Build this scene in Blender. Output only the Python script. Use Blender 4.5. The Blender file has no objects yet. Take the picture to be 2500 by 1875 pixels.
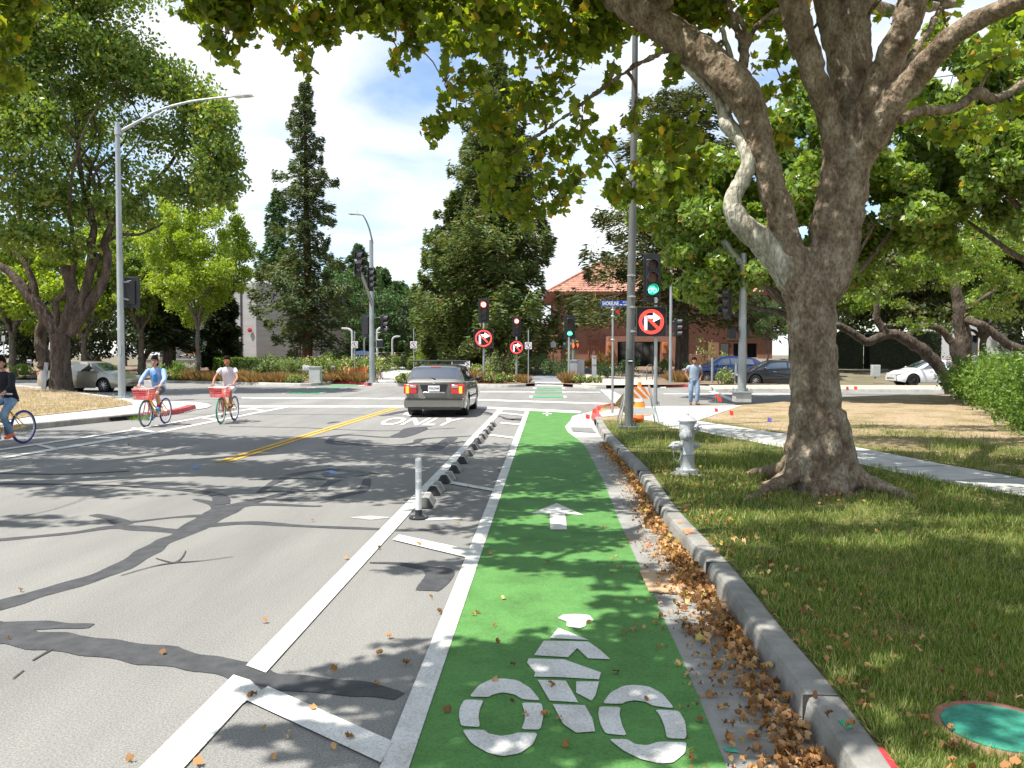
import bpy, bmesh, math, random
import numpy as np
from mathutils import Vector, Matrix
R = math.radians
random.seed(7); rng = np.random.default_rng(11)
sc = bpy.context.scene; col = sc.collection
# ---------------------------------------------------------------- camera
CAMZ, FPX, CX, CY, HOR, VPX = 1.8, 2000.0, 1250.0, 937.5, 865.0, 1340.0
PITCH = math.atan((CY - HOR) / FPX); YAW = math.atan((VPX - CX) / FPX)
cd = bpy.data.cameras.new('camera'); cam = bpy.data.objects.new('camera', cd); col.objects.link(cam)
cd.sensor_width = 36; cd.lens = 36 * FPX / 2500; cd.clip_end = 3000; cd.clip_start = .05
cam.location = (0, 0, CAMZ); cam.rotation_euler = (math.pi / 2 - PITCH, 0, YAW); sc.camera = cam
# ---------------------------------------------------------------- sun, sky, exposure
SUN_EL, SHX, SHY = R(66), math.cos(R(30)), math.sin(R(30))     # the shadow runs towards (SHX, SHY)
S3 = Vector((-SHX * math.cos(SUN_EL), -SHY * math.cos(SUN_EL), math.sin(SUN_EL)))
sd = bpy.data.lights.new('sun', 'SUN'); sd.energy = 5.0; sd.angle = R(.53); sd.color = (1, .955, .88)
so = bpy.data.objects.new('sun', sd); col.objects.link(so)
so.rotation_euler = S3.to_track_quat('Z', 'Y').to_euler()
w = bpy.data.worlds.new("World"); sc.world = w; w.use_nodes = True
nt = w.node_tree; nt.nodes.clear(); N = nt.nodes.new; Lk = nt.links.new
sky = N('ShaderNodeTexSky'); sky.sky_type = 'NISHITA'; sky.sun_disc = False
sky.sun_elevation = SUN_EL; sky.sun_rotation = math.atan2(S3.x, S3.y); sky.air_density = 1.0; sky.dust_density = .6; sky.ozone_density = 1.6
tc = N('ShaderNodeTexCoord'); sep = N('ShaderNodeSeparateXYZ'); Lk(tc.outputs['Generated'], sep.inputs[0])
# clouds on a flat layer: direction / height
mx = N('ShaderNodeMath'); mx.operation = 'MAXIMUM'; mx.inputs[1].default_value = .04; Lk(sep.outputs['Z'], mx.inputs[0])
ad = N('ShaderNodeMath'); ad.operation = 'ADD'; ad.inputs[1].default_value = .16; Lk(mx.outputs[0], ad.inputs[0])
dv = N('ShaderNodeVectorMath'); dv.operation = 'DIVIDE'; Lk(tc.outputs['Generated'], dv.inputs[0])
cb = N('ShaderNodeCombineXYZ'); [Lk(ad.outputs[0], cb.inputs[i]) for i in range(3)]; Lk(cb.outputs[0], dv.inputs[1])
n1 = N('ShaderNodeTexNoise'); n1.inputs['Scale'].default_value = 1.15; n1.inputs['Detail'].default_value = 9; n1.inputs['Roughness'].default_value = .52; n1.inputs['Distortion'].default_value = .35
mp = N('ShaderNodeMapping'); mp.inputs['Location'].default_value = (2.2, 4.1, 1.4); Lk(dv.outputs[0], mp.inputs[0]); Lk(mp.outputs[0], n1.inputs['Vector'])
cr = N('ShaderNodeValToRGB'); cr.color_ramp.elements[0].position = .39; cr.color_ramp.elements[1].position = .60; Lk(n1.outputs['Fac'], cr.inputs[0])
cm = N('ShaderNodeMath'); cm.operation = 'MULTIPLY'; cm.inputs[1].default_value = .93; Lk(cr.outputs[0], cm.inputs[0])
mixc = N('ShaderNodeMixRGB'); Lk(cm.outputs[0], mixc.inputs[0]); Lk(sky.outputs[0], mixc.inputs[1]); mixc.inputs[2].default_value = (5.6, 5.75, 5.9, 1)
bg = N('ShaderNodeBackground'); bg.inputs[1].default_value = .125; Lk(mixc.outputs[0], bg.inputs[0])
out = N('ShaderNodeOutputWorld'); Lk(bg.outputs[0], out.inputs[0])
vs = sc.view_settings; vs.view_transform = 'Standard'; vs.look = 'None'; vs.gamma = 1; vs.use_curve_mapping = False; vs.exposure = .85
sc.render.engine = 'CYCLES'; cy = sc.cycles
cy.max_bounces = 6; cy.diffuse_bounces = 3; cy.glossy_bounces = 3; cy.transmission_bounces = 5; cy.transparent_max_bounces = 6
cy.use_denoising = True; cy.caustics_reflective = False; cy.caustics_refractive = False
# ---------------------------------------------------------------- pixel to place
_R = Vector((math.cos(YAW), math.sin(YAW), 0)); _FH = Vector((-math.sin(YAW), math.cos(YAW), 0))
_F = _FH * math.cos(PITCH) - Vector((0, 0, math.sin(PITCH))); _U = _R.cross(_F)
def ray(px, py): return _F + _R * ((px - CX) / FPX) + _U * ((CY - py) / FPX)
def G(px, py, z=0.):
    d = ray(px, py); t = (z - CAMZ) / d.z; p = d * t; return Vector((p.x, p.y, z))
def A(px, py, d):
    r = ray(px, py); p = r * (d / r.dot(_FH)); return Vector((p.x, p.y, p.z + CAMZ))
def dep(p): return Vector((p[0], p[1], 0)).dot(_FH)
def gz(d): return .15 if d < 48 else .15 + .55 * min(1, (d - 48) / 22)
_KX = [-700, 0, 200, 390, 560, 671, 760, 815, 860, 908, 1000, 1172, 1240, 1285, 1306, 1375, 1398, 1440, 1480, 1626, 1686, 3000]; _KY = [936, 934, 934, 934, 938, 942, 942.5, 937, 938, 942, 943, 945.5, 946, 944, 943, 944, 946, 949, 949, 947, 945.5, 944]
def FD(px): return 3600 / (float(np.interp(px, _KX, _KY)) - HOR)       # depth of the far kerb
def B(px, d):                                   # a point on the ground beyond the street
    if 40 < d < 60: d = max(d, FD(px) + .3)
    p = A(px, HOR, d); return Vector((p.x, p.y, gz(d)))
def K(c, pts):                                  # crop coordinates of a zoomed view to photo pixels
    x0, y0, s = {'L': (0, 600, 3.318), 'M': (560, 600, 3.318), 'C': (1100, 600, 3.318), 'F': (1600, 600, 2.458), 'a': (0, 1000, 1.8956),
                 'b': (800, 1000, 1.8956), 'c': (1600, 1000, 1.8956), 't': (1500, 0, 2.212), 'u': (700, 0, 2.37), 'r': (300, 820, 6.9125), 'V': (0, 0, 1 / 1.1302), 's': (0, 0, 1)}[c]
    return [(x0 + p[0] / s, y0 + p[1] / s) + tuple(p[2:]) for p in pts]
# ---------------------------------------------------------------- materials
def srgb(h):
    h = h.lstrip('#'); return tuple(((int(h[i:i + 2], 16) / 255 + .055) / 1.055) ** 2.4 if int(h[i:i + 2], 16) > 10 else int(h[i:i + 2], 16) / 3294.6 for i in (0, 2, 4))
_mc = {}
def M(name, c=(.5, .5, .5), rough=.7, metal=0., var=.12, scale=4., bump=0., bscale=40., spec=.4, c2=None, emit=0, coat=0, alpha=1, stretch=None, ramp=(.35, .65)):
    if name in _mc: return _mc[name]
    m = bpy.data.materials.new(name); m.use_nodes = True; t = m.node_tree; b = t.nodes['Principled BSDF']; _mc[name] = m
    b.inputs['Roughness'].default_value = rough; b.inputs['Metallic'].default_value = metal; b.inputs['Specular IOR Level'].default_value = spec
    if coat: b.inputs['Coat Weight'].default_value = coat; b.inputs['Coat Roughness'].default_value = .05
    if emit:
        b.inputs['Emission Color'].default_value = (*c, 1); b.inputs['Emission Strength'].default_value = emit
        b.inputs['Base Color'].default_value = (*c, 1); return m
    tc = t.nodes.new('ShaderNodeTexCoord'); src = tc.outputs['Object']
    if stretch:
        mp = t.nodes.new('ShaderNodeMapping'); mp.inputs['Scale'].default_value = stretch; t.links.new(src, mp.inputs[0]); src = mp.outputs[0]
    n = t.nodes.new('ShaderNodeTexNoise'); n.inputs['Scale'].default_value = scale; n.inputs['Detail'].default_value = 6; n.inputs['Roughness'].default_value = .6
    t.links.new(src, n.inputs['Vector'])
    r = t.nodes.new('ShaderNodeValToRGB'); r.color_ramp.elements[0].position, r.color_ramp.elements[1].position = ramp
    if c2 is None: c0 = tuple(x * (1 - var) for x in c); c1 = tuple(min(1, x * (1 + var)) for x in c)
    else: c0, c1 = c, c2
    r.color_ramp.elements[0].color = (*c0, 1); r.color_ramp.elements[1].color = (*c1, 1)
    t.links.new(n.outputs['Fac'], r.inputs[0]); t.links.new(r.outputs[0], b.inputs['Base Color'])
    if bump:
        n2 = t.nodes.new('ShaderNodeTexNoise'); n2.inputs['Scale'].default_value = bscale; n2.inputs['Detail'].default_value = 5; t.links.new(src, n2.inputs['Vector'])
        bp = t.nodes.new('ShaderNodeBump'); bp.inputs['Strength'].default_value = bump; bp.inputs['Distance'].default_value = .02
        t.links.new(n2.outputs['Fac'], bp.inputs['Height']); t.links.new(bp.outputs[0], b.inputs['Normal'])
    return m
def leafmat(name, cols, transl=.35, rough=.45, spec=.35, seed=0.):
    """leaf colours picked per leaf from the face attribute 'rnd'"""
    if name in _mc: return _mc[name]
    m = bpy.data.materials.new(name); m.use_nodes = True; t = m.node_tree; b = t.nodes['Principled BSDF']; _mc[name] = m
    a = t.nodes.new('ShaderNodeAttribute'); a.attribute_name = 'rnd'
    r = t.nodes.new('ShaderNodeValToRGB'); e = r.color_ramp.elements
    while len(e) < len(cols): e.new(.5)
    for i, (p, c) in enumerate(cols): e[i].position = p
    for i, (p, c) in enumerate(cols): e[i].color = (*c, 1)
    t.links.new(a.outputs['Fac'], r.inputs[0]); t.links.new(r.outputs[0], b.inputs['Base Color'])
    b.inputs['Roughness'].default_value = rough; b.inputs['Specular IOR Level'].default_value = spec
    tr = t.nodes.new('ShaderNodeBsdfTranslucent'); g = t.nodes.new('ShaderNodeMixRGB'); g.blend_type = 'MULTIPLY'; g.inputs[0].default_value = 1
    t.links.new(r.outputs[0], g.inputs[1]); g.inputs[2].default_value = (1.9, 1.75, .5, 1); t.links.new(g.outputs[0], tr.inputs[0])
    mx = t.nodes.new('ShaderNodeMixShader'); mx.inputs[0].default_value = transl
    o = t.nodes['Material Output']; t.links.new(b.outputs[0], mx.inputs[1]); t.links.new(tr.outputs[0], mx.inputs[2]); t.links.new(mx.outputs[0], o.inputs[0])
    return m
def twotone(name, build): # custom-node material
    if name in _mc: return _mc[name]
    m = bpy.data.materials.new(name); m.use_nodes = True; _mc[name] = m; build(m.node_tree, m.node_tree.nodes['Principled BSDF']); return m
# ---------------------------------------------------------------- objects
def tag(o, label=None, cat=None, group=None, kind=None):
    for k, v in (('label', label), ('category', cat), ('group', group), ('kind', kind)):
        if v: o[k] = v
    return o
def E(name, loc, rz=0., label=None, cat=None, group=None):
    o = bpy.data.objects.new(name, None); col.objects.link(o); o.location = loc; o.rotation_euler = (0, 0, rz); o.empty_display_size = .2
    return tag(o, label, cat, group)
class MB:
    def __init__(s): s.v = []; s.f = []; s.X = Matrix.Identity(4)
    def add(s, vs, fs):
        b = len(s.v); s.v += [tuple(s.X @ Vector(p)) for p in vs]; s.f += [tuple(b + i for i in f) for f in fs]; return s
    def box(s, c, d, rz=0., rx=0., ry=0.):
        m = Matrix.Translation(c) @ Matrix.Rotation(rz, 4, 'Z') @ Matrix.Rotation(ry, 4, 'Y') @ Matrix.Rotation(rx, 4, 'X')
        x, y, z = d[0] / 2, d[1] / 2, d[2] / 2
        vs = [m @ Vector((a * x, b * y, c_ * z)) for a in (-1, 1) for b in (-1, 1) for c_ in (-1, 1)]
        return s.add(vs, [(0, 1, 3, 2), (4, 6, 7, 5), (0, 4, 5, 1), (2, 3, 7, 6), (0, 2, 6, 4), (1, 5, 7, 3)])
    def rings(s, rings, cap=True, closed=False):
        n = len(rings[0]); vs = [p for r in rings for p in r]; fs = []
        m = len(rings)
        for i in range(m if closed else m - 1):
            for j in range(n):
                k = (j + 1) % n; i2 = (i + 1) % m
                fs.append((i * n + j, i * n + k, i2 * n + k, i2 * n + j))
        if cap and not closed: fs += [tuple(range(n))[::-1], tuple((m - 1) * n + j for j in range(n))]
        return s.add(vs, fs)
    def path(s, pts, rad, n=8, closed=False, cap=True, fl=None):
        pts = [Vector(p) for p in pts]; m = len(pts)
        if not hasattr(rad, '__len__'): rad = [rad] * m
        rs = []; up = None
        for i in range(m):
            a = pts[(i - 1) % m] if closed or i else pts[0]; b = pts[(i + 1) % m] if closed or i < m - 1 else pts[-1]
            t = (b - a).normalized() if (b - a).length > 1e-9 else Vector((0, 0, 1))
            if up is None:
                up = Vector((0, 0, 1)) if abs(t.z) < .9 else Vector((1, 0, 0))
            u = (up - t * up.dot(t)); u = u.normalized() if u.length > 1e-6 else t.orthogonal().normalized(); up = u; w_ = t.cross(u)
            rs.append([pts[i] + (u * math.cos(2 * math.pi * j / n) + w_ * math.sin(2 * math.pi * j / n)) * rad[i] * (fl(i, j) if fl else 1) for j in range(n)])
        return s.rings(rs, cap, closed)
    def tube(s, a, b, r0, r1=None, n=10): return s.path([a, b], [r0, r0 if r1 is None else r1], n)
    def lathe(s, prof, o=(0, 0, 0), n=20, ax='Z', cap=True):
        rs = []
        for r, z in prof:
            ring = []
            for j in range(n):
                a = 2 * math.pi * j / n; x, y = r * math.cos(a), r * math.sin(a)
                p = {'Z': (x, y, z), 'Y': (x, z, -y), 'X': (z, x, y)}[ax]; ring.append((o[0] + p[0], o[1] + p[1], o[2] + p[2]))
            rs.append(ring)
        return s.rings(rs, cap)
    def ell(s, c, r, n=12, m=8, rot=None):
        rs = []
        for i in range(m + 1):
            th = math.pi * (i + .02) / (m + .04); ring = []
            for j in range(n):
                p = Vector((r[0] * math.sin(th) * math.cos(2 * math.pi * j / n), r[1] * math.sin(th) * math.sin(2 * math.pi * j / n), r[2] * math.cos(th)))
                if rot is not None: p = rot @ p
                ring.append(Vector(c) + p)
            rs.append(ring)
        return s.rings(rs)
    def prism(s, poly, lo, hi, ax='Z', o=(0, 0, 0)):
        n = len(poly)
        def P(p, h):
            q = {'Z': (p[0], p[1], h), 'Y': (p[0], h, p[1]), 'X': (h, p[0], p[1])}[ax]; return (q[0] + o[0], q[1] + o[1], q[2] + o[2])
        vs = [P(p, lo) for p in poly] + [P(p, hi) for p in poly]
        return s.add(vs, [tuple(range(n))[::-1], tuple(range(n, 2 * n))] + [(i, (i + 1) % n, n + (i + 1) % n, n + i) for i in range(n)])
    def sheet(s, poly): return s.add(poly, [tuple(range(len(poly)))])
    def grid(s, fn, us, vs_):
        n, m = len(us), len(vs_); return s.add([fn(u, v) for u in us for v in vs_], [(i * m + j, (i + 1) * m + j, (i + 1) * m + j + 1, i * m + j + 1) for i in range(n - 1) for j in range(m - 1)])
    def build(s, name, mat, parent=None, smooth=True, bev=0., sub=0, angle=40, loc=None):
        if name in ('bracket', 'lugs', 'bolts', 'stakes', 'louvres', 'pedals'):   # every separate piece becomes an object of its own
            par = list(range(len(s.v)))
            def fd(i):
                while par[i] != i: par[i] = par[par[i]]; i = par[i]
                return i
            for f in s.f:
                for i in f[1:]: par[fd(i)] = fd(f[0])
            gs_ = {}
            for f in s.f: gs_.setdefault(fd(f[0]), []).append(f)
            if len(gs_) > 1:
                for fs in gs_.values():
                    ix = sorted({i for f in fs for i in f}); mp_ = {i: k for k, i in enumerate(ix)}; q = MB(); q.v = [s.v[i] for i in ix]; q.f = [tuple(mp_[i] for i in f) for f in fs]; o = q.build(name, mat, parent, smooth, bev, sub, angle, loc)
                return o
        me = bpy.data.meshes.new(name); me.from_pydata(s.v, [], s.f)
        bm = bmesh.new(); bm.from_mesh(me); bmesh.ops.recalc_face_normals(bm, faces=bm.faces); bm.to_mesh(me); bm.free()
        me.materials.append(mat)
        if smooth:
            me.polygons.foreach_set('use_smooth', [True] * len(me.polygons))
            try: me.set_sharp_from_angle(angle=R(angle))
            except Exception: pass
        o = bpy.data.objects.new(name, me); col.objects.link(o)
        if parent: o.parent = parent
        if loc is not None: o.location = loc
        if bev: md = o.modifiers.new('b', 'BEVEL'); md.width = bev; md.segments = 2; md.limit_method = 'ANGLE'; md.angle_limit = R(50)
        if sub: md = o.modifiers.new('s', 'SUBSURF'); md.levels = md.render_levels = sub
        return o
def dup(root, loc=None, rz=None, scale=None, label=None, group=None):
    def cp(o, par):
        c = o.copy(); col.objects.link(c); c.parent = par
        for ch in [x for x in bpy.data.objects if x.parent == o]: cp(ch, c)
        return c
    r = cp(root, None)
    if loc is not None: r.location = loc
    if rz is not None: r.rotation_euler = (0, 0, rz)
    if scale: r.scale = (scale,) * 3 if not hasattr(scale, '__len__') else scale
    if label: r['label'] = label
    if group: r['group'] = group
    return r
def fast(name, V, F, mat, parent=None, rnd=None, smooth=False, starts=None):
    """mesh from numpy arrays; F is (n,k) of equal-sized faces"""
    me = bpy.data.meshes.new(name); n, k = F.shape
    me.vertices.add(len(V)); me.vertices.foreach_set('co', V.astype(np.float32).ravel())
    me.loops.add(n * k); me.loops.foreach_set('vertex_index', F.astype(np.int32).ravel())
    me.polygons.add(n); me.polygons.foreach_set('loop_start', (np.arange(n) * k).astype(np.int32))
    me.update(calc_edges=True)
    if rnd is not None:
        a = me.attributes.new('rnd', 'FLOAT', 'FACE'); a.data.foreach_set('value', rnd.astype(np.float32))
    me.materials.append(mat)
    o = bpy.data.objects.new(name, me); col.objects.link(o)
    if parent: o.parent = parent
    return o
def text(s, size=1., bold=False):
    """letters as flat polygons: list of (verts2d, faces), bounding box"""
    c = bpy.data.curves.new('t', 'FONT'); c.body = s; c.size = size; c.resolution_u = 3
    if bold: c.offset = .02
    o = bpy.data.objects.new('t', c); dg = bpy.context.evaluated_depsgraph_get()
    me = o.to_mesh(depsgraph=dg) if False else bpy.data.meshes.new_from_object(o)
    vs = [(v.co.x, v.co.y) for v in me.vertices]; fs = [tuple(p.vertices) for p in me.polygons]
    xs = [v[0] for v in vs]; ys = [v[1] for v in vs]
    bb = (min(xs), min(ys), max(xs), max(ys)); bpy.data.objects.remove(o); bpy.data.meshes.remove(me)
    return vs, fs, bb
def lettering(mb, s, x0, z0, x1, z1, y, bold=True):
    """text fitted to a rectangle in the XZ plane, facing -Y"""
    vs, fs, bb = text(s, 1, bold); sx = (x1 - x0) / (bb[2] - bb[0]); sz = (z1 - z0) / (bb[3] - bb[1])
    mb.add([(x0 + (v[0] - bb[0]) * sx, y, z0 + (v[1] - bb[1]) * sz) for v in vs], fs)
# ================================================================ SETTING
# asphalt
def asph(nt_, b):
    N = nt_.nodes.new; L = nt_.links.new; tc = N('ShaderNodeTexCoord')
    n1 = N('ShaderNodeTexNoise'); n1.inputs['Scale'].default_value = 95; n1.inputs['Detail'].default_value = 4; n1.inputs['Roughness'].default_value = .7
    n2 = N('ShaderNodeTexNoise'); n2.inputs['Scale'].default_value = .9; n2.inputs['Detail'].default_value = 7; n2.inputs['Roughness'].default_value = .62; mp = N('ShaderNodeMapping'); mp.inputs['Scale'].default_value = (1, .16, 1); L(tc.outputs['Object'], mp.inputs[0])
    v = N('ShaderNodeTexVoronoi'); v.inputs['Scale'].default_value = 120
    for q in (n1, v): L(tc.outputs['Object'], q.inputs['Vector'])
    L(mp.outputs[0], n2.inputs['Vector'])
    r = N('ShaderNodeValToRGB'); r.color_ramp.elements[0].position = .3; r.color_ramp.elements[1].position = .72
    r.color_ramp.elements[0].color = (.125, .123, .118, 1); r.color_ramp.elements[1].color = (.345, .34, .325, 1); L(n1.outputs['Fac'], r.inputs[0])
    r2 = N('ShaderNodeValToRGB'); r2.color_ramp.elements[0].position = .3; r2.color_ramp.elements[1].position = .68; r2.color_ramp.elements[0].color = (.80, .80, .80, 1); r2.color_ramp.elements[1].color = (1.14, 1.13, 1.10, 1); L(n2.outputs['Fac'], r2.inputs[0])
    m = N('ShaderNodeMixRGB'); m.blend_type = 'MULTIPLY'; m.inputs[0].default_value = 1; L(r.outputs[0], m.inputs[1]); L(r2.outputs[0], m.inputs[2])
    r3 = N('ShaderNodeValToRGB'); r3.color_ramp.elements[0].color = (1.5, 1.5, 1.45, 1); r3.color_ramp.elements[1].color = (.86, .86, .86, 1); r3.color_ramp.elements[1].position = .32; L(v.outputs['Distance'], r3.inputs[0])
    m2 = N('ShaderNodeMixRGB'); m2.blend_type = 'MULTIPLY'; m2.inputs[0].default_value = .8; L(m.outputs[0], m2.inputs[1]); L(r3.outputs[0], m2.inputs[2])
    L(m2.outputs[0], b.inputs['Base Color']); b.inputs['Roughness'].default_value = .85; b.inputs['Specular IOR Level'].default_value = .25
    bp = N('ShaderNodeBump'); bp.inputs['Strength'].default_value = .5; bp.inputs['Distance'].default_value = .01; L(n1.outputs['Fac'], bp.inputs['Height']); L(bp.outputs[0], b.inputs['Normal'])
m_asph = twotone('asphalt', asph)
def paint(name, c, wear=.10, dark=.45):
    def f(nt_, b):
        N = nt_.nodes.new; L = nt_.links.new; tc = N('ShaderNodeTexCoord')
        n = N('ShaderNodeTexNoise'); n.inputs['Scale'].default_value = 70; n.inputs['Detail'].default_value = 5; n.inputs['Roughness'].default_value = .7; L(tc.outputs['Object'], n.inputs['Vector'])
        n2 = N('ShaderNodeTexNoise'); n2.inputs['Scale'].default_value = 3; n2.inputs['Detail'].default_value = 8; n2.inputs['Roughness'].default_value = .65; L(tc.outputs['Object'], n2.inputs['Vector'])
        r = N('ShaderNodeValToRGB'); r.color_ramp.elements[0].position = .24; r.color_ramp.elements[1].position = .36 + wear
        r.color_ramp.elements[0].color = (*[x * dark for x in c], 1); r.color_ramp.elements[1].color = (*c, 1); L(n.outputs['Fac'], r.inputs[0])
        r2 = N('ShaderNodeValToRGB'); r2.color_ramp.elements[0].position = .3; r2.color_ramp.elements[1].position = .58; r2.color_ramp.elements[0].color = (.70, .69, .66, 1); L(n2.outputs['Fac'], r2.inputs[0])
        m = N('ShaderNodeMixRGB'); m.blend_type = 'MULTIPLY'; m.inputs[0].default_value = 1; L(r.outputs[0], m.inputs[1]); L(r2.outputs[0], m.inputs[2]); L(m.outputs[0], b.inputs['Base Color'])
        b.inputs['Roughness'].default_value = .75; b.inputs['Specular IOR Level'].default_value = .25
        bp = N('ShaderNodeBump'); bp.inputs['Strength'].default_value = .4; bp.inputs['Distance'].default_value = .006; L(n.outputs['Fac'], bp.inputs['Height']); L(bp.outputs[0], b.inputs['Normal'])
    return twotone(name, f)
m_white = paint('road paint white', (.66, .66, .63), .16); m_green = paint('road paint green', (.098, .25, .066), .20, .5); m_yel = paint('road paint yellow', (.60, .37, .06))
m_green2 = paint('worn green paint', (.09, .33, .14), .2, .6); m_seal = M('crack sealant', (.052, .053, .056), .7, var=.25, scale=8, bump=.2, bscale=60)
m_patch = M('darker asphalt patch', (.115, .115, .118), .85, var=.2, scale=60, bump=.3, bscale=90)
m_conc = M('concrete', (.34, .335, .31), .85, c2=(.48, .47, .44), scale=2.2, bump=.3, bscale=55)
m_conc2 = M('gutter concrete', (.19, .19, .175), .85, c2=(.29, .285, .265), scale=3, bump=.3, bscale=60)
m_kerb = M('kerb concrete', (.17, .165, .15), .85, c2=(.30, .29, .265), scale=3.4, bump=.4, bscale=45)
m_redk = M('kerb paint red', (.36, .04, .045), .6, c2=(.5, .10, .10), scale=6, bump=.2)
m_soil = M('soil and mulch', (.10, .066, .042), .95, c2=(.25, .18, .12), scale=7, bump=.9, bscale=22)
DA, DBp = G(1690, 1036, 0), G(2500, 1190, 0); _t = (DBp - DA).normalized(); DN = Vector((-_t.y, _t.x, 0)); DN = DN if DN.y > 0 else -DN; DP = G(1540, 1022, 0)
def dryness(x, y):
    s = DN.dot(Vector((x, y, 0)) - DA); a = min(1, max(0, (s + .1) / .3)) * min(1, max(.15, (8 - x) / 3) + max(0, s - 2.5) / 2); r = math.hypot(x - DP.x, y - DP.y); return max(a, min(1, max(0, (3.4 - r) / 1.4)))
def lawn(nt_, b):
    N = nt_.nodes.new; L = nt_.links.new; tc = N('ShaderNodeTexCoord')
    n = N('ShaderNodeTexNoise'); n.inputs['Scale'].default_value = .8; n.inputs['Detail'].default_value = 8; n.inputs['Roughness'].default_value = .68; L(tc.outputs['Object'], n.inputs['Vector'])
    ln = N('ShaderNodeVectorMath'); ln.operation = 'DOT_PRODUCT'; L(tc.outputs['Object'], ln.inputs[0]); ln.inputs[1].default_value = tuple(DN)
    mr = N('ShaderNodeMapRange'); mr.inputs['From Min'].default_value = DN.dot(DA) - .2; mr.inputs['From Max'].default_value = DN.dot(DA) + .5; mr.inputs['To Min'].default_value = 0; mr.inputs['To Max'].default_value = .30; L(ln.outputs['Value'], mr.inputs['Value'])
    sp = N('ShaderNodeSeparateXYZ'); L(tc.outputs['Object'], sp.inputs[0]); m3 = N('ShaderNodeMapRange'); m3.inputs['From Min'].default_value = 5; m3.inputs['From Max'].default_value = 8; m3.inputs['To Min'].default_value = 1; m3.inputs['To Max'].default_value = .3; L(sp.outputs['X'], m3.inputs['Value'])
    mm = N('ShaderNodeMath'); mm.operation = 'MULTIPLY'; m5 = N('ShaderNodeMapRange'); m5.inputs['From Min'].default_value = DN.dot(DA) + 2.5; m5.inputs['From Max'].default_value = DN.dot(DA) + 4.5; L(ln.outputs['Value'], m5.inputs['Value']); m6 = N('ShaderNodeMath'); m6.use_clamp = True; L(m3.outputs[0], m6.inputs[0]); L(m5.outputs[0], m6.inputs[1]); L(mr.outputs[0], mm.inputs[0]); L(m6.outputs[0], mm.inputs[1])
    ds = N('ShaderNodeVectorMath'); ds.operation = 'DISTANCE'; L(tc.outputs['Object'], ds.inputs[0]); ds.inputs[1].default_value = (DP.x, DP.y, 0)
    m4 = N('ShaderNodeMapRange'); m4.inputs['From Min'].default_value = 1.6; m4.inputs['From Max'].default_value = 3.6; m4.inputs['To Min'].default_value = .34; m4.inputs['To Max'].default_value = 0; L(ds.outputs['Value'], m4.inputs['Value'])
    mx = N('ShaderNodeMath'); mx.operation = 'MAXIMUM'; L(mm.outputs[0], mx.inputs[0]); L(m4.outputs[0], mx.inputs[1]); ad = N('ShaderNodeMath'); L(n.outputs['Fac'], ad.inputs[0]); L(mx.outputs[0], ad.inputs[1])
    r = N('ShaderNodeValToRGB'); e = r.color_ramp.elements; e[0].position = .34; e[0].color = (.045, .085, .018, 1); e[1].position = .84; e[1].color = (.45, .355, .235, 1)
    q = e.new(.455); q.color = (.10, .13, .035, 1); q = e.new(.62); q.color = (.24, .21, .095, 1); L(ad.outputs[0], r.inputs[0])
    n3 = N('ShaderNodeTexNoise'); n3.inputs['Scale'].default_value = 45; n3.inputs['Detail'].default_value = 5; L(tc.outputs['Object'], n3.inputs['Vector'])
    r3 = N('ShaderNodeValToRGB'); r3.color_ramp.elements[0].position = .36; r3.color_ramp.elements[0].color = (.45, .40, .36, 1); r3.color_ramp.elements[1].position = .65; r3.color_ramp.elements[1].color = (1.2, 1.2, 1.2, 1); L(n3.outputs['Fac'], r3.inputs[0])
    m = N('ShaderNodeMixRGB'); m.blend_type = 'MULTIPLY'; m.inputs[0].default_value = 1; L(r.outputs[0], m.inputs[1]); L(r3.outputs[0], m.inputs[2]); L(m.outputs[0], b.inputs['Base Color'])
    b.inputs['Roughness'].default_value = .95; b.inputs['Specular IOR Level'].default_value = .1
    bp = N('ShaderNodeBump'); bp.inputs['Strength'].default_value = .9; bp.inputs['Distance'].default_value = .04; L(n3.outputs['Fac'], bp.inputs['Height']); L(bp.outputs[0], b.inputs['Normal'])
m_lawn = twotone('patchy lawn', lawn)
m_dirt = M('bare dirt and dry grass', (.17, .125, .08), .95, c2=(.36, .28, .185), scale=1.6, bump=.8, bscale=25)
m_far = M('far planting ground', (.10, .085, .05), .95, c2=(.17, .15, .09), scale=.6, bump=.6, bscale=8)
def ss(name, mb, mat, **k): return tag(mb.build(name, mat, smooth=False, **k), kind='structure')
# base ground to the horizon, asphalt as a sheet on it
g = MB(); xs = [-900, -200, -90, -40, 0, 40, 90, 200, 900]; yl = [-200, -30, 0, 30, 53, 56, 60, 65, 70, 110, 1200]
def far_h(x, y): return -.06 if y <= 56.5 else gz(dep((x, y))) - .2
g.add([(x, y, far_h(x, y)) for x in xs for y in yl], [(i * len(yl) + j, (i + 1) * len(yl) + j, (i + 1) * len(yl) + j + 1, i * len(yl) + j + 1) for i in range(len(xs) - 1) for j in range(len(yl) - 1)])
ss('ground', g, m_far)
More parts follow.
